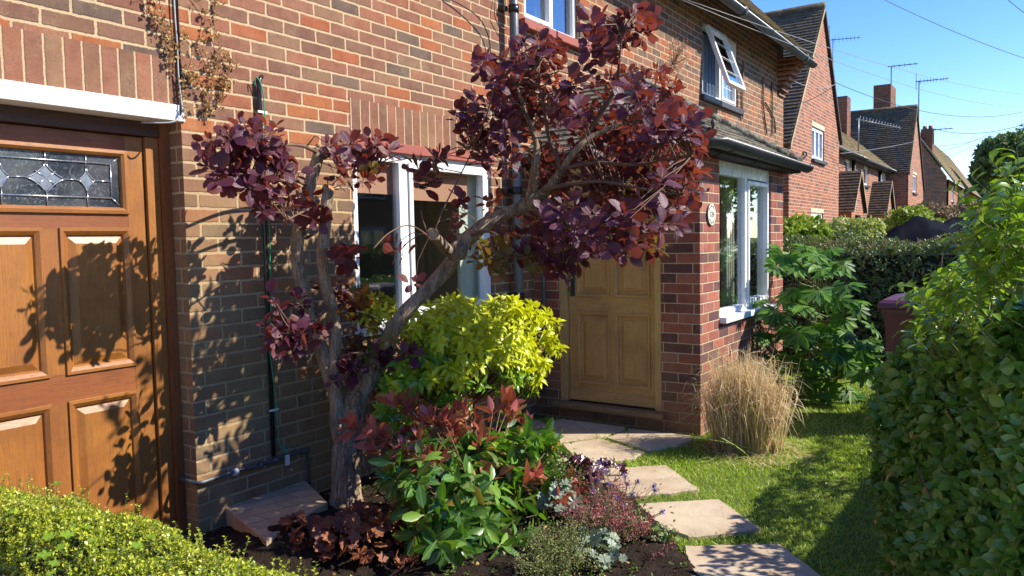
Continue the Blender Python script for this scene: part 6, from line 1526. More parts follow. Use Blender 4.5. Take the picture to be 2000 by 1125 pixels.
# ================================================================== DRY GRASS CLUMP
gb = (5.33, 1.66)
dg_ = thing('dry_grass', 'clump of dry straw coloured ornamental grass at the foot of the bay corner', 'ornamental grass', (gb[0], gb[1], 0))
rg = np.random.default_rng(77); n = 1900
ang_ = rg.random(n)*6.283; rr = np.sqrt(rg.random(n))*(1+0.16*np.sin(ang_*3+1)+0.12*np.sin(ang_*7)); bx_ = gb[0]+0.16*rr*np.cos(ang_); by_ = gb[1]+0.20*rr*np.sin(ang_)
Pb = np.stack([bx_, by_, np.zeros(n)], 1); lean = np.stack([0.10*rr*np.cos(ang_), 0.10*rr*np.sin(ang_), np.ones(n)], 1)+rg.normal(size=(n, 3))*0.07*(1+1.2*(rg.random((n, 1)) > 0.85))
tid = rg.integers(0, 46, n); tl = rg.normal(size=(46, 3))*np.array([0.13, 0.13, 0]); th_ = rg.uniform(0.66, 1.12, 46); lean = lean+tl[tid]
Lh = th_[tid]*(0.38+0.28*rg.random(n)**0.8)*(1+0.12*np.sin(ang_*2))
lv = Leaves(); lv.add(Pb, lean, np.stack([-np.cos(ang_), -np.sin(ang_), 0*ang_], 1)*-1+rg.normal(size=(n, 3))*0.6, Lh, 0.0062, 'straw', fold=0, curl=0.14, rng=rg)
n2 = 1500; i2 = rg.integers(0, n, n2); tips = Pb[i2]+unit(lean[i2])*(Lh[i2]*rg.uniform(0.7, 1.0, n2))[:, None]
lv.add(tips, rg.normal(size=(n2, 3))*np.array([1, 1, 0.3])+np.array([0, 0, 0.35]), np.tile([0, 0, 1.0], (n2, 1))+rg.normal(size=(n2, 3))*0.3, rg.uniform(0.08, 0.18, n2), 0.004, 'straw', fold=0, curl=0.9, rng=rg)
lv.build('stalks', M['straw'], dg_)
n3 = 500; lv = Leaves(); a3 = rg.random(n3)*6.28; r3r = 0.22+0.2*rg.random(n3)**2
lv.add(np.stack([gb[0]-0.02+r3r*np.cos(a3), gb[1]-0.05+r3r*np.sin(a3)*1.2, 0.012+0.02*rg.random(n3)], 1), rg.normal(size=(n3, 3))*np.array([1, 1, 0.1]), np.tile([0, 0, 1.0], (n3, 1)), rg.uniform(0.05, 0.14, n3), 0.004, 'straw', fold=0, curl=0.2, rng=rg)
lv.build('fallen_straw', M['straw'], dg_)
lv = Leaves(); n4 = 26; q4 = np.stack([gb[0]+rg.uniform(-.2, .2, n4), gb[1]+rg.uniform(-.28, .1, n4), np.full(n4, 0.0)], 1)
lv.add(q4, rg.normal(size=(n4, 3))*0.35+np.array([0, -0.2, 0.8]), np.tile([0, -1.0, 0.3], (n4, 1)), rg.uniform(0.2, 0.6, n4), 0.007, 'straw', fold=0, curl=0.5, rng=rg); lv.build('green_blades', M['grass'], dg_)

# ================================================================== GROUND OF THE GARDEN
lawn_poly = [(3.0, 0.3), (10.2, -0.3), (10.2, 3.5), (7.85, 3.5), (7.85, 2.0), (5.5, 2.0), (5.5, 3.5), (2.3, 3.5), (1.4, 3.5), (1.4, 0.3)]
mb = MB(); mb.poly([(1.38, -1.2, 0.0), (10.6, -1.2, 0.0), (10.6, 3.53, 0.0), (1.38, 3.53, 0.0)]); tag(mb.build('lawn', M['lawnbase']), kind='structure')
bed = [(1.36, 3.52), (1.36, 0.9), (2.75, 0.75), (3.16, 1.18), (3.45, 1.42), (3.72, 1.66), (3.93, 1.88), (4.15, 2.15), (4.38, 2.42), (4.62, 2.75), (4.72, 3.05), (4.95, 3.52)]
# bumpy soil surface on a grid clipped to the bed outline
def in_poly(x, y, poly):
    c = False
    for i in range(len(poly)):
        (x0, y0), (x1, y1) = poly[i], poly[(i+1) % len(poly)]
        if (y0 > y) != (y1 > y) and x < (x1-x0)*(y-y0)/(y1-y0)+x0: c = not c
    return c
st_ = 0.03; gxs = np.arange(1.36, 5.0, st_); gys = np.arange(0.72, 3.53, st_)
V = []; idx = {}; F4 = []
for i, x in enumerate(gxs):
    for j, y in enumerate(gys):
        ins = in_poly(x, y, bed)
        h = 0.022+0.03*noise.noise(Vector((x*2.2, y*2.2, 0)))+0.022*noise.noise(Vector((x*9, y*9, 3)))+0.016*abs(noise.noise(Vector((x*26, y*26, 7))))
        h += 0.10*math.exp(-((x-2.5)**2/0.10+(y-3.05)**2/0.10))
        V.append((x, y, h if ins else -0.02)); idx[i, j] = len(V)-1
for i in range(len(gxs)-1):
    for j in range(len(gys)-1):
        if in_poly(gxs[i]+st_/2, gys[j]+st_/2, bed): F4.append((idx[i, j], idx[i+1, j], idx[i+1, j+1], idx[i, j+1]))
V = np.array(V); so = make_mesh('soil', V, [(np.array(F4), 0)], M['soil'], uv=V[:, :2], smooth=True); tag(so, kind='structure')
# clods and litter
rc = np.random.default_rng(88); n = 3800; pts_ = []
while len(pts_) < n:
    x, y = rc.uniform(1.5, 4.7), rc.uniform(0.8, 3.5)
    if in_poly(x, y, bed): pts_.append((x, y, 0.025+0.03*noise.noise(Vector((x*2.2, y*2.2, 0)))))
pts_ = np.array(pts_); oct_ = np.array([(1, 0, 0), (-1, 0, 0), (0, 1, 0), (0, -1, 0), (0, 0, 1), (0, 0, -1)], float)
tri = np.array([(0, 2, 4), (2, 1, 4), (1, 3, 4), (3, 0, 4), (2, 0, 5), (1, 2, 5), (3, 1, 5), (0, 3, 5)])
sz = 0.003+0.011*rc.random(n)**3; Vc = (pts_[:, None, :]+oct_[None]*sz[:, None, None]*(0.6+0.8*rc.random((n, 6, 1)))).reshape(-1, 3)
Fc = (tri[None]+(np.arange(n)*6)[:, None, None]).reshape(-1, 3); tag(make_mesh('soil_clods', Vc, [(Fc, 0)], M['soil'], uv=Vc[:, :2]), 'small crumbs of dark soil over the flower bed', 'soil', kind='stuff')
lv = Leaves(); k = rc.choice(n, 420, replace=False)
lv.add(pts_[k]+np.array([0, 0, 0.012]), rc.normal(size=(420, 3))*np.array([1, 1, 0.25]), np.tile([0, 0, 1.0], (420, 1))+rc.normal(size=(420, 3))*0.5, rc.uniform(0.015, 0.05, 420), 0.016, 'oval', curl=0.4, rng=rc)
nl = 160; lx, ly = rc.uniform(3.3, 6.5, nl), rc.uniform(0.7, 3.2, nl); okl = ~((lx > 5.4) & (ly > 2.0)); lx, ly = lx[okl], ly[okl]; nl = len(lx)
lv.add(np.stack([lx, ly, np.full(nl, 0.032)], 1), rc.normal(size=(nl, 3))*np.array([1, 1, 0.15]), np.tile([0, 0, 1.0], (nl, 1))+rc.normal(size=(nl, 3))*0.4, rc.uniform(0.008, 0.03, nl), 0.009, 'oval', curl=0.4, rng=rc)
tag(lv.build('leaf_litter', M['dead_leaf']), 'dry fallen leaves scattered over the dark soil', 'fallen leaves', kind='stuff')

SLABS = [
 ([(5.05, 3.36), (5.30, 3.42), (5.23, 3.27), (4.76, 2.86), (4.70, 2.95)], 'small brown flagstone deepest in the corner, touching the window wall'),
 ([(5.25, 3.255), (5.42, 3.22), (5.42, 2.64), (5.34, 2.60), (5.04, 2.67), (4.775, 2.845)], 'shaded brown flagstone under the left part of the doorstep'),
 ([(5.40, 2.60), (5.42, 2.10), (5.34, 2.05), (5.09, 2.09), (4.88, 2.20), (5.055, 2.62), (5.34, 2.575)], 'flagstone below the right end of the doorstep, beside the bay corner'),
 ([(4.735, 2.81), (5.015, 2.65), (4.84, 2.21), (4.67, 2.215), (4.44, 2.36), (4.42, 2.50)], 'broad sunlit flagstone in front of the doorstep'),
 ([(4.69, 2.92), (4.73, 2.84), (4.40, 2.52), (4.30, 2.62), (4.45, 2.85), (4.62, 3.02)], 'left flagstone behind the red tipped shrub'),
 ([(4.33, 2.31), (4.44, 2.18), (4.633, 1.967), (4.281, 1.607), (4.12, 1.73), (3.994, 1.855), (3.94, 1.99), (4.12, 2.2)], 'third stepping stone from the camera, between two strips of grass'),
 ([(3.85, 1.82), (3.99, 1.66), (4.167, 1.447), (3.844, 1.118), (3.70, 1.25), (3.558, 1.392), (3.60, 1.559)], 'second stepping stone from the camera, pale with dappled shade'),
 ([(3.44, 1.37), (3.55, 1.21), (3.708, 0.998), (3.40, 0.70), (3.15, 0.55), (2.85, 0.80), (2.88, 1.0), (3.2, 1.25)], 'nearest stepping stone, cut by the bottom edge of the photo'),
]
for pts, lab in SLABS:
    # subdivide and roughen outline
    out = []
    for i in range(len(pts)):
        a, b = Vector(pts[i]), Vector(pts[(i+1) % len(pts)]); m_ = max(1, int((b-a).length/0.04))
        for k in range(m_):
            p = a.lerp(b, k/m_); w = noise.noise(Vector((p.x*11, p.y*11, 0)))*0.010+noise.noise(Vector((p.x*37, p.y*37, 2)))*0.004
            nn = Vector(((b-a).y, -(b-a).x)).normalized(); p = p+nn*w; out.append((p.x, p.y))
    zt_ = 0.022; cx = sum(p[0] for p in out)/len(out); cy = sum(p[1] for p in out)/len(out)
    mb = MB(); n = len(out)
    r1_ = [(x, y, -0.02) for x, y in out]; r2_ = [(x, y, zt_-0.006) for x, y in out]; r3q = [(x+(cx-x)*0.02, y+(cy-y)*0.02, zt_) for x, y in out]
    for i in range(n):
        j = (i+1) % n; mb.poly([r1_[i], r1_[j], r2_[j], r2_[i]]); mb.poly([r2_[i], r2_[j], r3q[j], r3q[i]])
    mb.poly(r3q, [(p[0], p[1]) for p in r3q])
    o = mb.build('flagstone', M['stone']); tag(o, lab, 'flagstone', 'sandstone flagstones of the garden path')

# brick paved step by the side wall
sp = [atz(x, y, 0.115) for x, y in ((438, 990), (520, 1056), (640, 980), (592, 934))]
cx = sum(p[0] for p in sp)/4; cy = sum(p[1] for p in sp)/4
mb = MB(); n = 4
top_ = [(p[0], p[1], 0.115) for p in sp]; bot = [(p[0], p[1], -0.01) for p in sp]
e1 = (Vector(top_[3])-Vector(top_[0])).normalized(); e2 = (Vector(top_[1])-Vector(top_[0])).normalized()
uvp = [((Vector(p)-Vector(top_[0])).dot(e1), (Vector(p)-Vector(top_[0])).dot(e2)) for p in top_]
mb.poly(top_, uvp)
for i in range(4): j = (i+1) % 4; l = (Vector(top_[j])-Vector(top_[i])).length; mb.poly([bot[i], bot[j], top_[j], top_[i]], [(0, 0), (l, 0), (l, 0.1), (0, 0.1)])
o = mb.build('brick_step', M['stepbrick']); o.data.update()
bv = o.modifiers.new('b', 'WELD'); bv = o.modifiers.new('bevel', 'BEVEL'); bv.width = 0.006; bv.segments = 2
tag(o, 'raised buff paver step against the side wall left of the tree', 'step')

# grass
rl = np.random.default_rng(99); N0 = 150000
gx_ = rl.uniform(2.9, 9.2, N0); gy2 = rl.uniform(0.15, 3.4, N0)
dist = np.hypot(gx_, gy2); keep = rl.random(N0) < np.clip((5.2/dist)**1.3, 0, 1)
keep &= ~((gx_ > 5.46) & (gx_ < 7.86) & (gy2 > 2.02))
keep &= ~(((gx_-gb[0])**2/0.06+(gy2-gb[1])**2/0.08) < 1)
polys = [bed]+[[(x, y) for x, y in s_[0]] for s_ in SLABS]
def inside_np(X, Y, poly):
    c = np.zeros(len(X), bool)
    for i in range(len(poly)):
        (x0, y0), (x1, y1) = poly[i], poly[(i+1) % len(poly)]
        if y0 == y1: continue
        c ^= ((y0 > Y) != (y1 > Y)) & (X < (x1-x0)*(Y-y0)/(y1-y0)+x0)
    return c
def shrink(pl_, f):
    cx = sum(p[0] for p in pl_)/len(pl_); cy = sum(p[1] for p in pl_)/len(pl_); return [(cx+(x-cx)*f, cy+(y-cy)*f) for x, y in pl_]
polys = [polys[0]]+[shrink(q_, 0.95) for q_ in polys[1:]]
for pl_ in polys:
    ins = inside_np(gx_, gy2, pl_); keep &= ~(ins & (rl.random(N0) > 0.004))
gx_, gy2 = gx_[keep], gy2[keep]; n = len(gx_)
patch = np.array([noise.noise(Vector((x*1.7, y*1.7, 5))) for x, y in zip(gx_, gy2)])
lv = Leaves(); hgt = (0.018+0.022*rl.random(n)**1.5)*(1+0.5*patch); D = np.stack([rl.normal(size=n)*0.55, rl.normal(size=n)*0.55, np.ones(n)], 1)
lv.add(np.stack([gx_, gy2, np.zeros(n)-0.003], 1), D, rl.normal(size=(n, 3))*np.array([1, 1, 0.2]), hgt, 0.0042*(1+0.6*(np.hypot(gx_, gy2) > 5)), 'blade', fold=0, curl=0.5, rng=rl)
nt_ = 2600; tx_, ty_ = rl.uniform(3.0, 8.5, nt_*5), rl.uniform(0.2, 3.3, nt_*5)
near = np.zeros(len(tx_), bool)
for q2 in [[(x, y) for x, y in s_[0]] for s_ in SLABS]: near |= inside_np(tx_, ty_, shrink(q2, 1.10)) & ~inside_np(tx_, ty_, shrink(q2, 0.97))
near |= (np.hypot((tx_-gb[0])/1.1, ty_-gb[1]) < 0.42) & (np.hypot(tx_-gb[0], ty_-gb[1]) > 0.2)
near &= ~inside_np(tx_, ty_, bed) & ~((tx_ > 5.44) & (ty_ > 2.03)); tx_, ty_ = tx_[near], ty_[near]; nn_ = len(tx_)
lv.add(np.stack([tx_, ty_, np.zeros(nn_)], 1), np.stack([rl.normal(size=nn_)*0.7, rl.normal(size=nn_)*0.7, np.ones(nn_)], 1), rl.normal(size=(nn_, 3))*np.array([1, 1, 0.2]), rl.uniform(0.03, 0.075, nn_), 0.0045, 'blade', fold=0, curl=0.7, rng=rl)
tag(lv.build('grass', M['grass']), 'short green lawn grass around the flagstones', 'grass', kind='stuff')

# ================================================================== FLOWER BED PLANTS
def heuchera(name, label, cat, mat, cen, spread, n, R_, rng, lobes=7, depth=0.3, group=None, hgt=0.12, teeth=0.15, stems=M['twig']):
    t = thing(name, label, cat, (cen[0], cen[1], 0), group)
    a = rng.random(n)*6.283; r = np.sqrt(rng.random(n)); x = cen[0]+spread[0]*r*np.cos(a); y = cen[1]+spread[1]*r*np.sin(a)
    z = hgt*(1-0.75*r**2)+0.03+rng.normal(size=n)*0.015+0.02
    P = np.stack([x, y, z], 1); out = np.stack([np.cos(a)*r, np.sin(a)*r, 0*a], 1)
    Nn = out*0.7+np.array([-0.45, -0.45, 0.8])+rng.normal(size=(n, 3))*0.22; D = out+rng.normal(size=(n, 3))*0.4
    lv = Leaves(); lv.fan(P, D, Nn, R_*(0.6+0.6*rng.random(n)), lobes=lobes, depth=depth, teeth=teeth, cup=0.12, rng=rng); lv.build('leaves', mat, t, smooth=False)
    tubes('stems', [([(cen[0]+rng.normal()*0.02, cen[1]+rng.normal()*0.02, 0.0), (p[0]*0.6+cen[0]*0.4, p[1]*0.6+cen[1]*0.4, p[2]*0.8), tuple(p)], 0.0015) for p in P[::2]], stems, t, 3)
    return t
rh = np.random.default_rng(101)
c_ = atz(700, 1055, 0.08); heuchera('copper_heuchera', 'large copper red leafy clump growing at the foot of the tree trunk', 'heuchera', M['heuch_red'], c_, (0.22, 0.24), 100, 0.042, rh, hgt=0.16, group='copper heucheras in the bed')
c_ = atz(590, 1050, 0.08); heuchera('copper_heuchera', 'smaller copper red leafy clump left of the trunk beside the brick step', 'heuchera', M['heuch_red'], c_, (0.12, 0.15), 34, 0.040, rh, hgt=0.12, group='copper heucheras in the bed')
c_ = atz(810, 1000, 0.06); heuchera('copper_heuchera', 'bright orange red seedling clump on the soil right of the trunk', 'heuchera', M['heuch_red'], c_, (0.12, 0.13), 26, 0.022, rh, hgt=0.06, group='copper heucheras in the bed')
c_ = atz(1130, 915, 0.12); heuchera('purple_heuchera', 'dark purple ruffled leaves behind the pink flowers by the flagstone', 'heuchera', M['heuch_purple'], c_, (0.16, 0.13), 46, 0.042, rh, hgt=0.12, group='purple heucheras in the bed', depth=0.4)
c_ = atz(1165, 1075, 0.08); heuchera('silver_heuchera', 'silver green veined leaves at the bottom edge beside the bare soil', 'heuchera', M['heuch_silver'], c_, (0.13, 0.13), 46, 0.034, rh, hgt=0.10, group='silver heucheras in the bed')
c_ = atz(1090, 960, 0.16); heuchera('silver_heuchera', 'silver green leaves between the red tipped shrub and the pink flowers', 'heuchera', M['heuch_silver'], c_, (0.10, 0.12), 22, 0.042, rh, hgt=0.14, group='silver heucheras in the bed')
c_ = atz(1190, 905, 0.1); heuchera('purple_heuchera', 'small dark purple leafed plant touching the third stepping stone', 'heuchera', M['heuch_purple'], c_, (0.09, 0.09), 20, 0.032, rh, hgt=0.08, group='purple heucheras in the bed', depth=0.4)
c_ = atz(790, 1085, 0.05); heuchera('copper_heuchera', 'low brownish copper leaves at the bottom of the bed in front of the shrub', 'heuchera', M['heuch_red'], c_, (0.14, 0.12), 22, 0.030, rh, hgt=0.05, group='copper heucheras in the bed')
c_ = atz(1270, 1050, 0.03); heuchera('fern', 'low olive green ferny leaves on the soil near the path edge', 'fern', M['tiny_green'], c_, (0.09, 0.16), 40, 0.024, rh, hgt=0.03, depth=0.5)

def spray(name, label, cat, base, tops, n_st, fl_mat, fl_n, fl_size, rng, leafmat=None, leaf_n=200, stemmat=None, spread=0.03, group=None, shape=(1, 1, 1.5)):
    t = thing(name, label, cat, (base[0], base[1], 0), group); base = np.array(base, float); base[2] = 0
    tw = []; lv = Leaves()
    for k in range(n_st):
        c = np.array(tops[k % len(tops)]) if len(tops) == n_st else np.array(tops[rng.integers(len(tops))])+rng.normal(size=3)*np.array([0.05, 0.05, 0.03])
        b = base+np.array([rng.normal()*0.04, rng.normal()*0.04, 0]); tw.append(([tuple(b), tuple((b*0.4+c*0.6)+rng.normal(size=3)*0.015), tuple(c)], [0.0018, 0.0014, 0.0009]))
        m_ = fl_n; q = c+rand_dirs(m_, rng)*(spread*rng.random((m_, 1))**0.6)*np.array(shape)
        lv.add(q, rand_dirs(m_, rng), rand_dirs(m_, rng), fl_size*(0.7+0.6*rng.random(m_)), fl_size*0.8, 'oval', fold=0.6, curl=0.5, rng=rng)
        for i in range(0, m_, 4): tw.append(([tuple(c*0.6+b*0.4) if i % 8 else tuple(c), tuple(q[i])], 0.0007))
    lv.build('flowers', fl_mat, t)
    tubes('stems', tw, stemmat or M['twig'], t, 3)
    if leafmat:
        lv = Leaves(); q = np.stack([base[0]+rng.normal(size=leaf_n)*0.08, base[1]+rng.normal(size=leaf_n)*0.08, 0.02+rng.random(leaf_n)*0.15], 1)
        lv.add(q, rand_dirs(leaf_n, rng)+np.array([0, 0, 0.4]), rand_dirs(leaf_n, rng)+np.array([0, 0, 0.8]), 0.022, 0.011, 'oval', rng=rng); lv.build('leaves', leafmat, t)
    return t
def tops(lst, X): return [atx(x, y, X) for x, y in lst]
pk1 = [atz(x, y, 0.22) for x, y in ((1150, 930), (1175, 955), (1200, 940), (1135, 960), (1165, 985), (1190, 1000), (1220, 960), (1215, 985), (1145, 1000), (1230, 1000), (1130, 990), (1175, 1010))]
spray('pink_coral_bells', 'haze of tiny pink bell flowers beside the stepping stones', 'flowers', atz(1180, 1060, 0), pk1, 44, M['pink_flower'], 24, 0.0085, rh, M['tiny_green'], 260, spread=0.045, group='pink coral bells in the bed')
pk2 = [atz(x, y, 0.14) for x, y in ((1250, 1005), (1235, 1030), (1180, 1020), (1262, 1020), (1210, 1035))]
spray('pink_coral_bells', 'denser coral pink flower heads right of the pink haze', 'flowers', atz(1235, 1065, 0), pk2, 26, M['pink_flower'], 24, 0.008, rh, M['tiny_green'], 160, spread=0.03, group='pink coral bells in the bed')
pk3 = [atz(x, y, 0.05) for x, y in ((1256, 1062), (1300, 1070), (1290, 1082), (1312, 1062), (1275, 1085))]
spray('pink_coral_bells', 'trailing coral pink flower spray lying on bare soil at the path edge', 'flowers', atz(1225, 1090, 0), pk3, 5, M['pink_flower'], 20, 0.007, rh, spread=0.02, group='pink coral bells in the bed')
cr = [atz(x, y, 0.16) for x, y in ((1090, 1060), (1120, 1050), (1060, 1080), (1105, 1090), (1080, 1110), (1050, 1060), (1130, 1080), (1030, 1095), (1110, 1030))]
spray('green_flowered_heuchera', 'airy cream green flower spikes in front of the red tipped shrub', 'flowers', atz(1090, 1130, 0), cr, 60, M['cream_bud'], 34, 0.0062, rh, M['tiny_green'], 260, M['twig_green'], spread=0.035, shape=(1, 1, 2.0))
bl = [atz(x, y, z) for x, y, z in ((1170, 903, .2), (1185, 922, .2), (1168, 938, .2), (1220, 930, .22), (1225, 945, .22), (1246, 940, .22), (1277, 948, .2), (1280, 958, .2), (1218, 990, .16), (1235, 965, .2), (1190, 945, .2), (1174, 918, .2), (1293, 1000, .16), (1160, 960, .2), (1205, 975, .18))]
spray('blue_scabious', 'small violet blue flower heads on thin stems above the pink flowers', 'flowers', atz(1215, 1040, 0), bl, len(bl), M['blue_flower'], 30, 0.009, rh, M['tiny_green'], 120, spread=0.014, shape=(1, 1, 1.0))
# little green weeds by the path and bed
wd = [atz(x, y, 0.1) for x, y in ((1045, 860), (1060, 850), (1035, 875), (1070, 885), (1055, 900))]
spray('wispy_perennial', 'wispy green stems with tiny pale flowers beside the left flagstone', 'plant', atz(1045, 905, 0), wd, 14, M['tiny_green'], 10, 0.008, rh, M['tiny_green'], 200, M['twig_green'], spread=0.03)
wd2 = [atz(x, y, 0.22) for x, y in ((1085, 900), (1095, 930), (1070, 920), (1100, 910))]
spray('small_green_perennial', 'soft green leafy stems behind the red tipped shrub', 'plant', atz(1085, 940, 0), wd2, 26, M['tiny_green'], 16, 0.013, rh, M['tiny_green'], 300, M['twig_green'], spread=0.05)

# seedlings and weeds over the soil
q_ = pts_[rc.choice(len(pts_), 520, replace=False)]; q_ = q_[(q_[:, 0] > 2.2)]
lv = Leaves(); cluster(lv, q_+np.array([0, 0, 0.02]), np.tile([0, 0, 1.0], (len(q_), 1))+rc.normal(size=(len(q_), 3))*0.3, 5, 0.017, 0.011, 'oval', (0.7, 1.6), rng=rc)
tag(lv.build('seedlings', M['tiny_green']), 'small green seedlings and weeds dotted over the dark soil', 'weeds', kind='stuff')
# ================================================================== DEAD IVY ON THE WALL
def ivy(label, paths, rng, density=120, size=0.0125, cr=None):
    t = None; tw = []; lv = Leaves(); allp = []
    base = at(*paths[0][0][0], HY); t = thing('dead_ivy', label, 'climber', (base[0], HY, base[2]), 'dry ivy strands on the wall')
    for pts, amount, sp in paths:
        P = smooth_path([at(x, y, HY-0.012-0.012*rng.random()) for x, y in pts], 8); tw.append((P, 0.0016))
        P = np.array(P)
        n = int(amount*0.62); i = rng.integers(0, len(P)-1, n); f = rng.random((n, 1)); q = P[i]*(1-f)+P[i+1]*f
        q = q+rng.normal(size=(n, 3))*np.array([sp, 0.0, sp*0.8]); q[:, 1] = HY-0.012-0.035*rng.random(n)
        allp.append(q)
        for k in range(0, n, 3): tw.append(([tuple(P[i[k]]), tuple(q[k])], 0.0009))
    q = np.concatenate(allp); n = len(q)
    D = rand_dirs(n, rng)+np.array([0, -0.3, -0.4]); N_ = rand_dirs(n, rng)*0.8+np.array([0.2, -0.9, 0.3])
    lv.fan(q, D, N_, size*(0.5+0.9*rng.random(n)), lobes=3, depth=0.35, teeth=0.3, cup=0.5, span=4.6, rng=rng)
    lv.build('dry_leaves', M['dead_leaf'], t, smooth=False); tubes('stems', tw, M['twig'], t, 4)
ri = np.random.default_rng(123)
ivy('dry tan ivy trailing down beside the grey cable, left of the two ivy strands', [([(285, -8), (300, 40), (322, 80), (335, 130), (350, 170), (362, 235)], 120, 0.014), ([(310, -8), (318, 40), (335, 85), (352, 100), (368, 140)], 70, 0.012), ([(352, 60), (380, 90), (372, 140), (362, 160)], 26, 0.012), ([(350, 130), (375, 155), (385, 150)], 40, 0.022)], ri)
ivy('thicker dry ivy strand hanging right of the grey cable above the purple leaves', [([(420, -8), (418, 50), (428, 90), (420, 130), (432, 170), (440, 160)], 120, 0.018), ([(378, -8), (400, 30), (395, 70), (390, 85)], 34, 0.010), ([(432, 110), (448, 120), (440, 160), (420, 200), (400, 215)], 100, 0.020), ([(395, 90), (410, 140), (400, 190), (402, 225)], 90, 0.022)], ri)
# bare woody stems on the far part of the upper wall and by the door head
tw = []
for (x0, y0, x1, y1) in ((1490, 150, 1498, 262), (1504, 160, 1508, 265), (1455, 120, 1450, 232), (1495, 200, 1515, 260)):
    P = smooth_path([at(x0+ri.normal()*2, y0, HY-0.02), at((x0+x1)/2+ri.normal()*4, (y0+y1)/2, HY-0.02), at(x1, y1, HY-0.02)], 5); tw.append((P, 0.012)); tw.append(([(p[0]+0.04*math.sin(i), p[1], p[2]) for i, p in enumerate(P)], 0.006))
t = thing('dead_climber', 'bare dry climber stems clinging to the upper wall right of the open window', 'climber', (12.2, HY, 3.0)); tubes('stems', tw, M['twig'], t, 5)

# ================================================================== BIN, CANES, TARPAULIN, SHRUBS AND TREES BEYOND
bc_ = atx(1750, 600, 6.45)
bn = thing('wheelie_bin', 'maroon wheelie bin with a purple lid half hidden behind the tall hedge', 'bin', (6.78, 0.68, 0))
bx0, bx1, by0, by1 = 6.45, 7.1, 0.40, 0.95
mb = MB(); t_ = 0.035
lo = [(bx0+t_*2, by0+t_*1.5), (bx1-t_*2, by0+t_*1.5), (bx1-t_*2, by1-t_*1.5), (bx0+t_*2, by1-t_*1.5)]; hi = [(bx0, by0), (bx1, by0), (bx1, by1), (bx0, by1)]
for i in range(4):
    j = (i+1) % 4; mb.poly([(*lo[i], 0.03), (*lo[j], 0.03), (*hi[j], 0.93), (*hi[i], 0.93)])
mb.poly([(*p, 0.03) for p in lo]); mb.wbox(bx0-0.015, bx1+0.015, by0-0.015, by1+0.015, 0.90, 0.945)
mb.build('body', M['bin'], bn)
mb = MB(); ring = lambda i, z: [(bx0-0.045+i, by0-0.04+i, z), (bx1+0.03-i, by0-0.04+i, z), (bx1+0.03-i, by1+0.04-i, z), (bx0-0.045+i, by1+0.04-i, z)]
R0, R1, R2_, R3_ = ring(0, 0.925), ring(0.0, 0.965), ring(0.035, 0.995), ring(0.12, 1.012)
for A_, B_ in ((R0, R1), (R1, R2_), (R2_, R3_)):
    for i in range(4): j = (i+1) % 4; mb.poly([A_[i], A_[j], B_[j], B_[i]])
mb.poly(R3_); mb.poly(R0[::-1]); ld = mb.build('lid', M['bin_lid'], bn); w_ = ld.modifiers.new('w', 'WELD'); w_ = ld.modifiers.new('b', 'BEVEL'); w_.width = 0.012; w_.segments = 2
mb = MB(); mb.wbox(bx0-0.01, bx0+0.03, by0+0.2, by1-0.2, 1.0, 1.02); mb.build('lid_grip', M['bin_lid'], ld)
mb = MB(); mb.tube([(bx1+0.05, by0+0.02, 0.95), (bx1+0.05, by1-0.02, 0.95)], 0.016, 8); mb.build('handle', M['bin'], bn)
for yy in (by0+0.02, by1-0.06):
    mb = MB(); mb.tube([(bx1-0.05, yy, 0.1), (bx1-0.05, yy+0.04, 0.1)], 0.1, 16); mb.build('wheel', M['pipe_black'], bn)

cn = atx(1520, 395, 15.0)
cw = thing('cane_wigwam', 'thin bamboo cane wigwam against the shaded wall beyond the bay', 'plant support', (cn[0], cn[1], 0))
for k in range(5):
    a = k*1.256+0.3; mb = MB(); mb.tube([(cn[0]+0.38*math.cos(a), cn[1]+0.38*math.sin(a), 0), (cn[0], cn[1], cn[2]-0.04), (cn[0]-0.06*math.cos(a), cn[1]-0.06*math.sin(a), cn[2]+0.1)], 0.011, 5); mb.build('cane', M['cane'], cw)
mb = MB(); mb.tube([(cn[0], cn[1], cn[2]-0.05), (cn[0], cn[1], cn[2]+0.03)], 0.045, 8); mb.build('tie', M['twig_green'], cw)

# tarpaulin covered vehicle
tx0, tx1, ty0_, ty1_ = 13.4, 17.8, 0.0, 2.5
tgt = thing('covered_vehicle', 'vehicle draped in a sagging navy blue tarpaulin beyond the hedge', 'covered vehicle', (15.6, 1.1, 0))
nx, ny = 54, 34; V = []; F_ = []
pk = Vector(at(1795, 420, 1.55)); 
RG = [(14.0, 2.15, 1.42), (14.9, 1.68, 1.86), (15.5, 1.35, 1.68), (16.2, 1.02, 1.95), (17.0, 0.62, 1.90), (17.6, 0.35, 1.7)]
def tarp_h(x, y):
    s = (x-tx0)/(tx1-tx0); t = (y-ty0_)/(ty1_-ty0_)
    side = min(1, t/0.10)**0.45*min(1, (1-t)/0.10)**0.45*min(1, s/0.08)**0.5*min(1, (1-s)/0.05)**0.5 if (0 < t < 1 and 0 < s < 1) else 0
    best = 0.0
    for (a, b) in zip(RG[:-1], RG[1:]):
        vx, vy = b[0]-a[0], b[1]-a[1]; q = max(0, min(1, ((x-a[0])*vx+(y-a[1])*vy)/(vx*vx+vy*vy)))
        d = math.hypot(x-a[0]-q*vx, y-a[1]-q*vy); best = max(best, a[2]+(b[2]-a[2])*q-0.62*d**0.85)
    body = max(best, 1.15); peak = 0.0
    fold = 0.05*abs(math.sin(6*y+2.2*x+0.6*math.sin(x*3)))*min(1, max(0, 1.9-body)*3)+0.025*abs(math.sin(13*y-3*x+1))+0.02*noise.noise(Vector((x*4, y*4, 0)))-0.04
    return max(0.05, (body*side*(0.93+0.07*math.sin(s*3.14))+peak*side+fold*side))
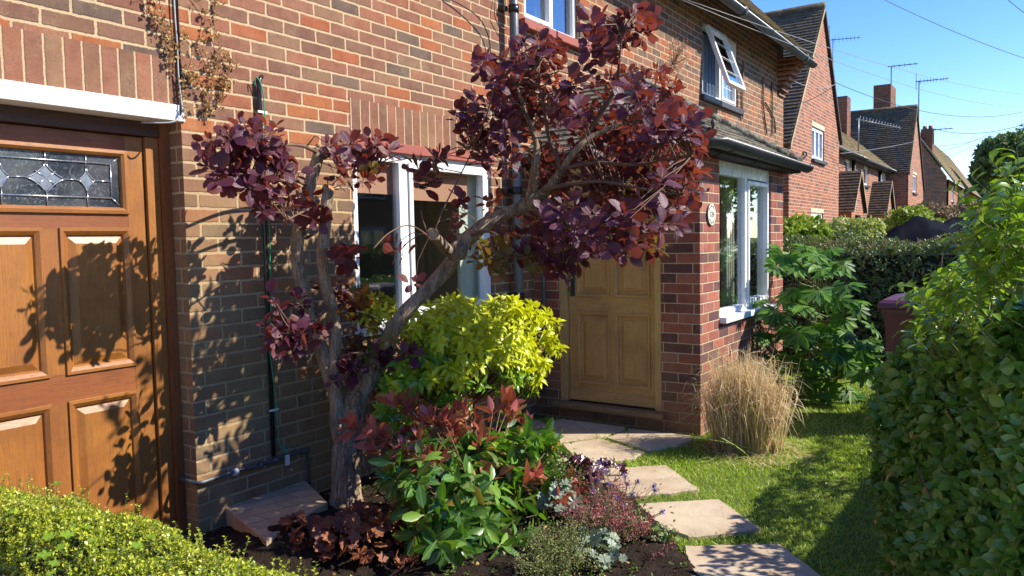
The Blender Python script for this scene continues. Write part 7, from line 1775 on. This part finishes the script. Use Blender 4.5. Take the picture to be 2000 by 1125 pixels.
for i in range(nx):
    for j in range(ny):
        x = tx0-0.05+(tx1-tx0+0.1)*i/(nx-1); y = ty0_-0.05+(ty1_-ty0_+0.1)*j/(ny-1); V.append((x, y, tarp_h(x, y)))
for i in range(nx-1):
    for j in range(ny-1): a = i*ny+j; F_.append((a, a+ny, a+ny+1, a+1))
V = np.array(V); make_mesh('tarpaulin', V, [(np.array(F_), 0)], M['tarp'], tgt, uv=V[:, :2], smooth=True)
for xx in (tx0+0.7, tx1-0.7):
    for yy in (ty0_+0.12, ty1_-0.3):
        mb = MB(); mb.tube([(xx, yy, 0.3), (xx, yy+0.18, 0.3)], 0.3, 18); mb.build('wheel', M['pipe_black'], tgt)

def bush(name, label, cat, cen, rad, n, L, W, mat, rng, templ='oval', trunk=0.0, k=4, group=None, lumps=6, coremat=None):
    """irregular bush or crown made of leaf clusters over several lobes"""
    cen = np.array(cen, float); rad = np.array(rad, float)
    t = thing(name, label, cat, (cen[0], cen[1], 0), group)
    lc = [(np.zeros(3), 0.72)]
    for i in range(lumps):
        d = rand_dirs(1, rng)[0]; d[2] = abs(d[2])*0.9-0.15; lc.append((d*0.55, rng.uniform(0.32, 0.5)))
    P = []; Nn = []
    per = n//len(lc)
    for c, r in lc:
        d = rand_dirs(per, rng); d[:, 2] = np.where(d[:, 2] < -0.4, -d[:, 2], d[:, 2])
        rr = r*(0.78+0.27*rng.random((per, 1))); P.append(c+d*rr); Nn.append(d)
    P = np.concatenate(P); Nn = np.concatenate(Nn); Pw = cen+P*rad
    ok = Pw[:, 2] > 0.02; Pw, Nn = Pw[ok], Nn[ok]
    lv = Leaves(); cluster(lv, Pw, Nn+np.array([0, 0, 0.3])+rng.normal(size=Pw.shape)*0.4, k, L, W, templ, (0.4, 1.7), rng=rng); lv.build('foliage' if trunk == 0 else 'crown', mat, t)
    tw = []
    for c, r in lc:
        tip = cen+c*rad; b = np.array([cen[0], cen[1], 0.0])
        if trunk > 0:
            f = np.array([cen[0], cen[1], max(0.5, cen[2]-rad[2]*0.8)]); tw.append(([tuple(f), tuple((f+tip)/2), tuple(tip)], [trunk*0.55, trunk*0.35, trunk*0.12]))
        else: tw.append(([tuple(b+rng.normal(size=3)*np.array([.05, .05, 0])), tuple((b+tip)/2), tuple(tip)], [0.02, 0.014, 0.006]))
    if trunk > 0: tw.append(([(cen[0], cen[1], 0), (cen[0]+0.05, cen[1], cen[2]*0.3), (cen[0], cen[1], max(0.6, cen[2]-rad[2]*0.75))], [trunk*1.2, trunk, trunk*0.7]))
    tubes('stems' if trunk == 0 else 'trunk', tw, M['twig'], t, 8)
    return t
rt = np.random.default_rng(202)
bush('laurel_bush', 'bright green glossy bush growing against the wall beyond the bay window', 'shrub', (*at(1562, 462, 3.2)[:2], 1.35), (0.85, 0.5, 0.62), 520, 0.11, 0.05, M['shrub_lime'], rt)
bush('variegated_bush', 'cream flecked bush below the first brick porch', 'shrub', (*at(1672, 455, 2.6)[:2], 1.35), (0.9, 0.7, 0.55), 900, 0.06, 0.035, M['shrub_cream'], rt)
bush('variegated_bush', 'narrow dull green shrub in front of the steep gabled wall', 'shrub', (*at(1635, 460, 2.7)[:2], 1.2), (0.6, 0.5, 0.5), 500, 0.05, 0.03, M['hedge_far'], rt)
bush('lime_bush', 'rounded yellow green bush behind the peak of the navy tarpaulin', 'shrub', (*at(1765, 425, 2.6)[:2], 1.55), (1.2, 0.75, 0.75), 1100, 0.08, 0.05, M['shrub_lime'], rt)
bush('lime_bush', 'low lime green bush behind the middle of the navy tarpaulin', 'shrub', (*at(1815, 428, 2.3)[:2], 1.55), (1.4, 0.6, 0.45), 800, 0.07, 0.04, M['shrub_lime'], rt)
bush('bronze_shrub', 'pinkish bronze shrub below the blank side wall of the furthest house', 'shrub', (*at(1828, 415, 3.0)[:2], 1.9), (1.6, 0.9, 0.9), 800, 0.12, 0.07, M['shrub_bronze'], rt)
bush('bronze_shrub', 'pinkish bronze shrub in front of the windows of the furthest house', 'shrub', (*at(1885, 412, 2.2)[:2], 1.9), (2.0, 0.8, 0.9), 800, 0.12, 0.07, M['shrub_bronze'], rt)
bush('green_shrub', 'dark green shrub at the corner of the far gable', 'shrub', (*at(1812, 400, 3.6)[:2], 1.8), (1.0, 0.8, 1.0), 500, 0.12, 0.07, M['tree_far'], rt)
# far trees on the right
c = atx(1985, 330, 62); bush('broadleaf_tree', 'tall dark green tree at the right edge of the sky', 'tree', (62, c[1]-1.2, 5.2), (4.2, 4.4, 4.6), 9000, 0.22, 0.15, M['tree_far'], rt, trunk=0.3, lumps=12)
c = atx(1925, 390, 80); bush('broadleaf_tree', 'lower feathery tree left of the tall dark tree', 'tree', (80, c[1], 4.0), (3.0, 2.0, 3.6), 2500, 0.3, 0.2, M['tree_far'], rt, trunk=0.25, lumps=9)
for k in range(9):
    x = 90+k*9; bush('broadleaf_tree', ['distant tree at the end of the street, seen low beside the furthest roof', 'distant tree beyond the end of the street', 'distant rounded tree past the last house'][k % 3], 'tree', (x, -6+k*1.1, 3.0), (4, 3.5, 3.2), 500, 0.5, 0.35, M['tree_far'], rt, trunk=0.3, group='trees at the far end of the street')
# street trees across the road that the windows mirror
for (x, y, z, r, lab) in ((20.5, -2.7, 2.7, (3.0, 1.6, 2.5), 'street tree on the opposite kerb mirrored in the bay window'), (34, -7.5, 4.5, (3.5, 3.0, 3.2), 'further street tree across the road'), (-3, -12.5, 4.0, (3.5, 3.0, 3.4), 'tree across the road facing the side door'), (9, -14, 3.6, (4.0, 3.0, 4.2), 'broad tree across the road opposite the purple tree'), (38, -14.5, 3.8, (4.4, 3.0, 3.8), 'tall tree across the road, second along from the broad one'), (46, -15, 3.6, (4.0, 3.0, 4.2), 'tree across the road beyond the tall one')):
    bush('street_tree', lab, 'tree', (x, y, z), r, 2600, 0.10 if x == 20.5 else 0.2, 0.06 if x == 20.5 else 0.13, M['shrub_lime'] if x == 20.5 else M['tree_far'], rt, trunk=0.16, lumps=10, group='trees across the road')
# a lawned verge hedge and wall across the road
oh = thing('opposite_hedge', 'clipped hedge along the far side of the road', 'hedge', (14, -10.3, 0))
P, Nn = hedge_surface(5000, rt, [(-12, -10.6), (-12, -9.9), (44, -9.9), (44, -10.6)], lambda x, y: 1.3, 0.0, 0.1, 0.4)
lv = Leaves(); cluster(lv, P, Nn+rt.normal(size=P.shape)*0.5, 4, 0.10, 0.06, 'oval', (0.4, 1.6), rng=rt); lv.build('leaves', M['privet_leaf'], oh); core('inner_mass', [(-12, -10.6), (-12, -9.9), (44, -9.9), (44, -10.6)], lambda x, y: 1.3, 0.0, M['hedge_core'], oh, 0.12)
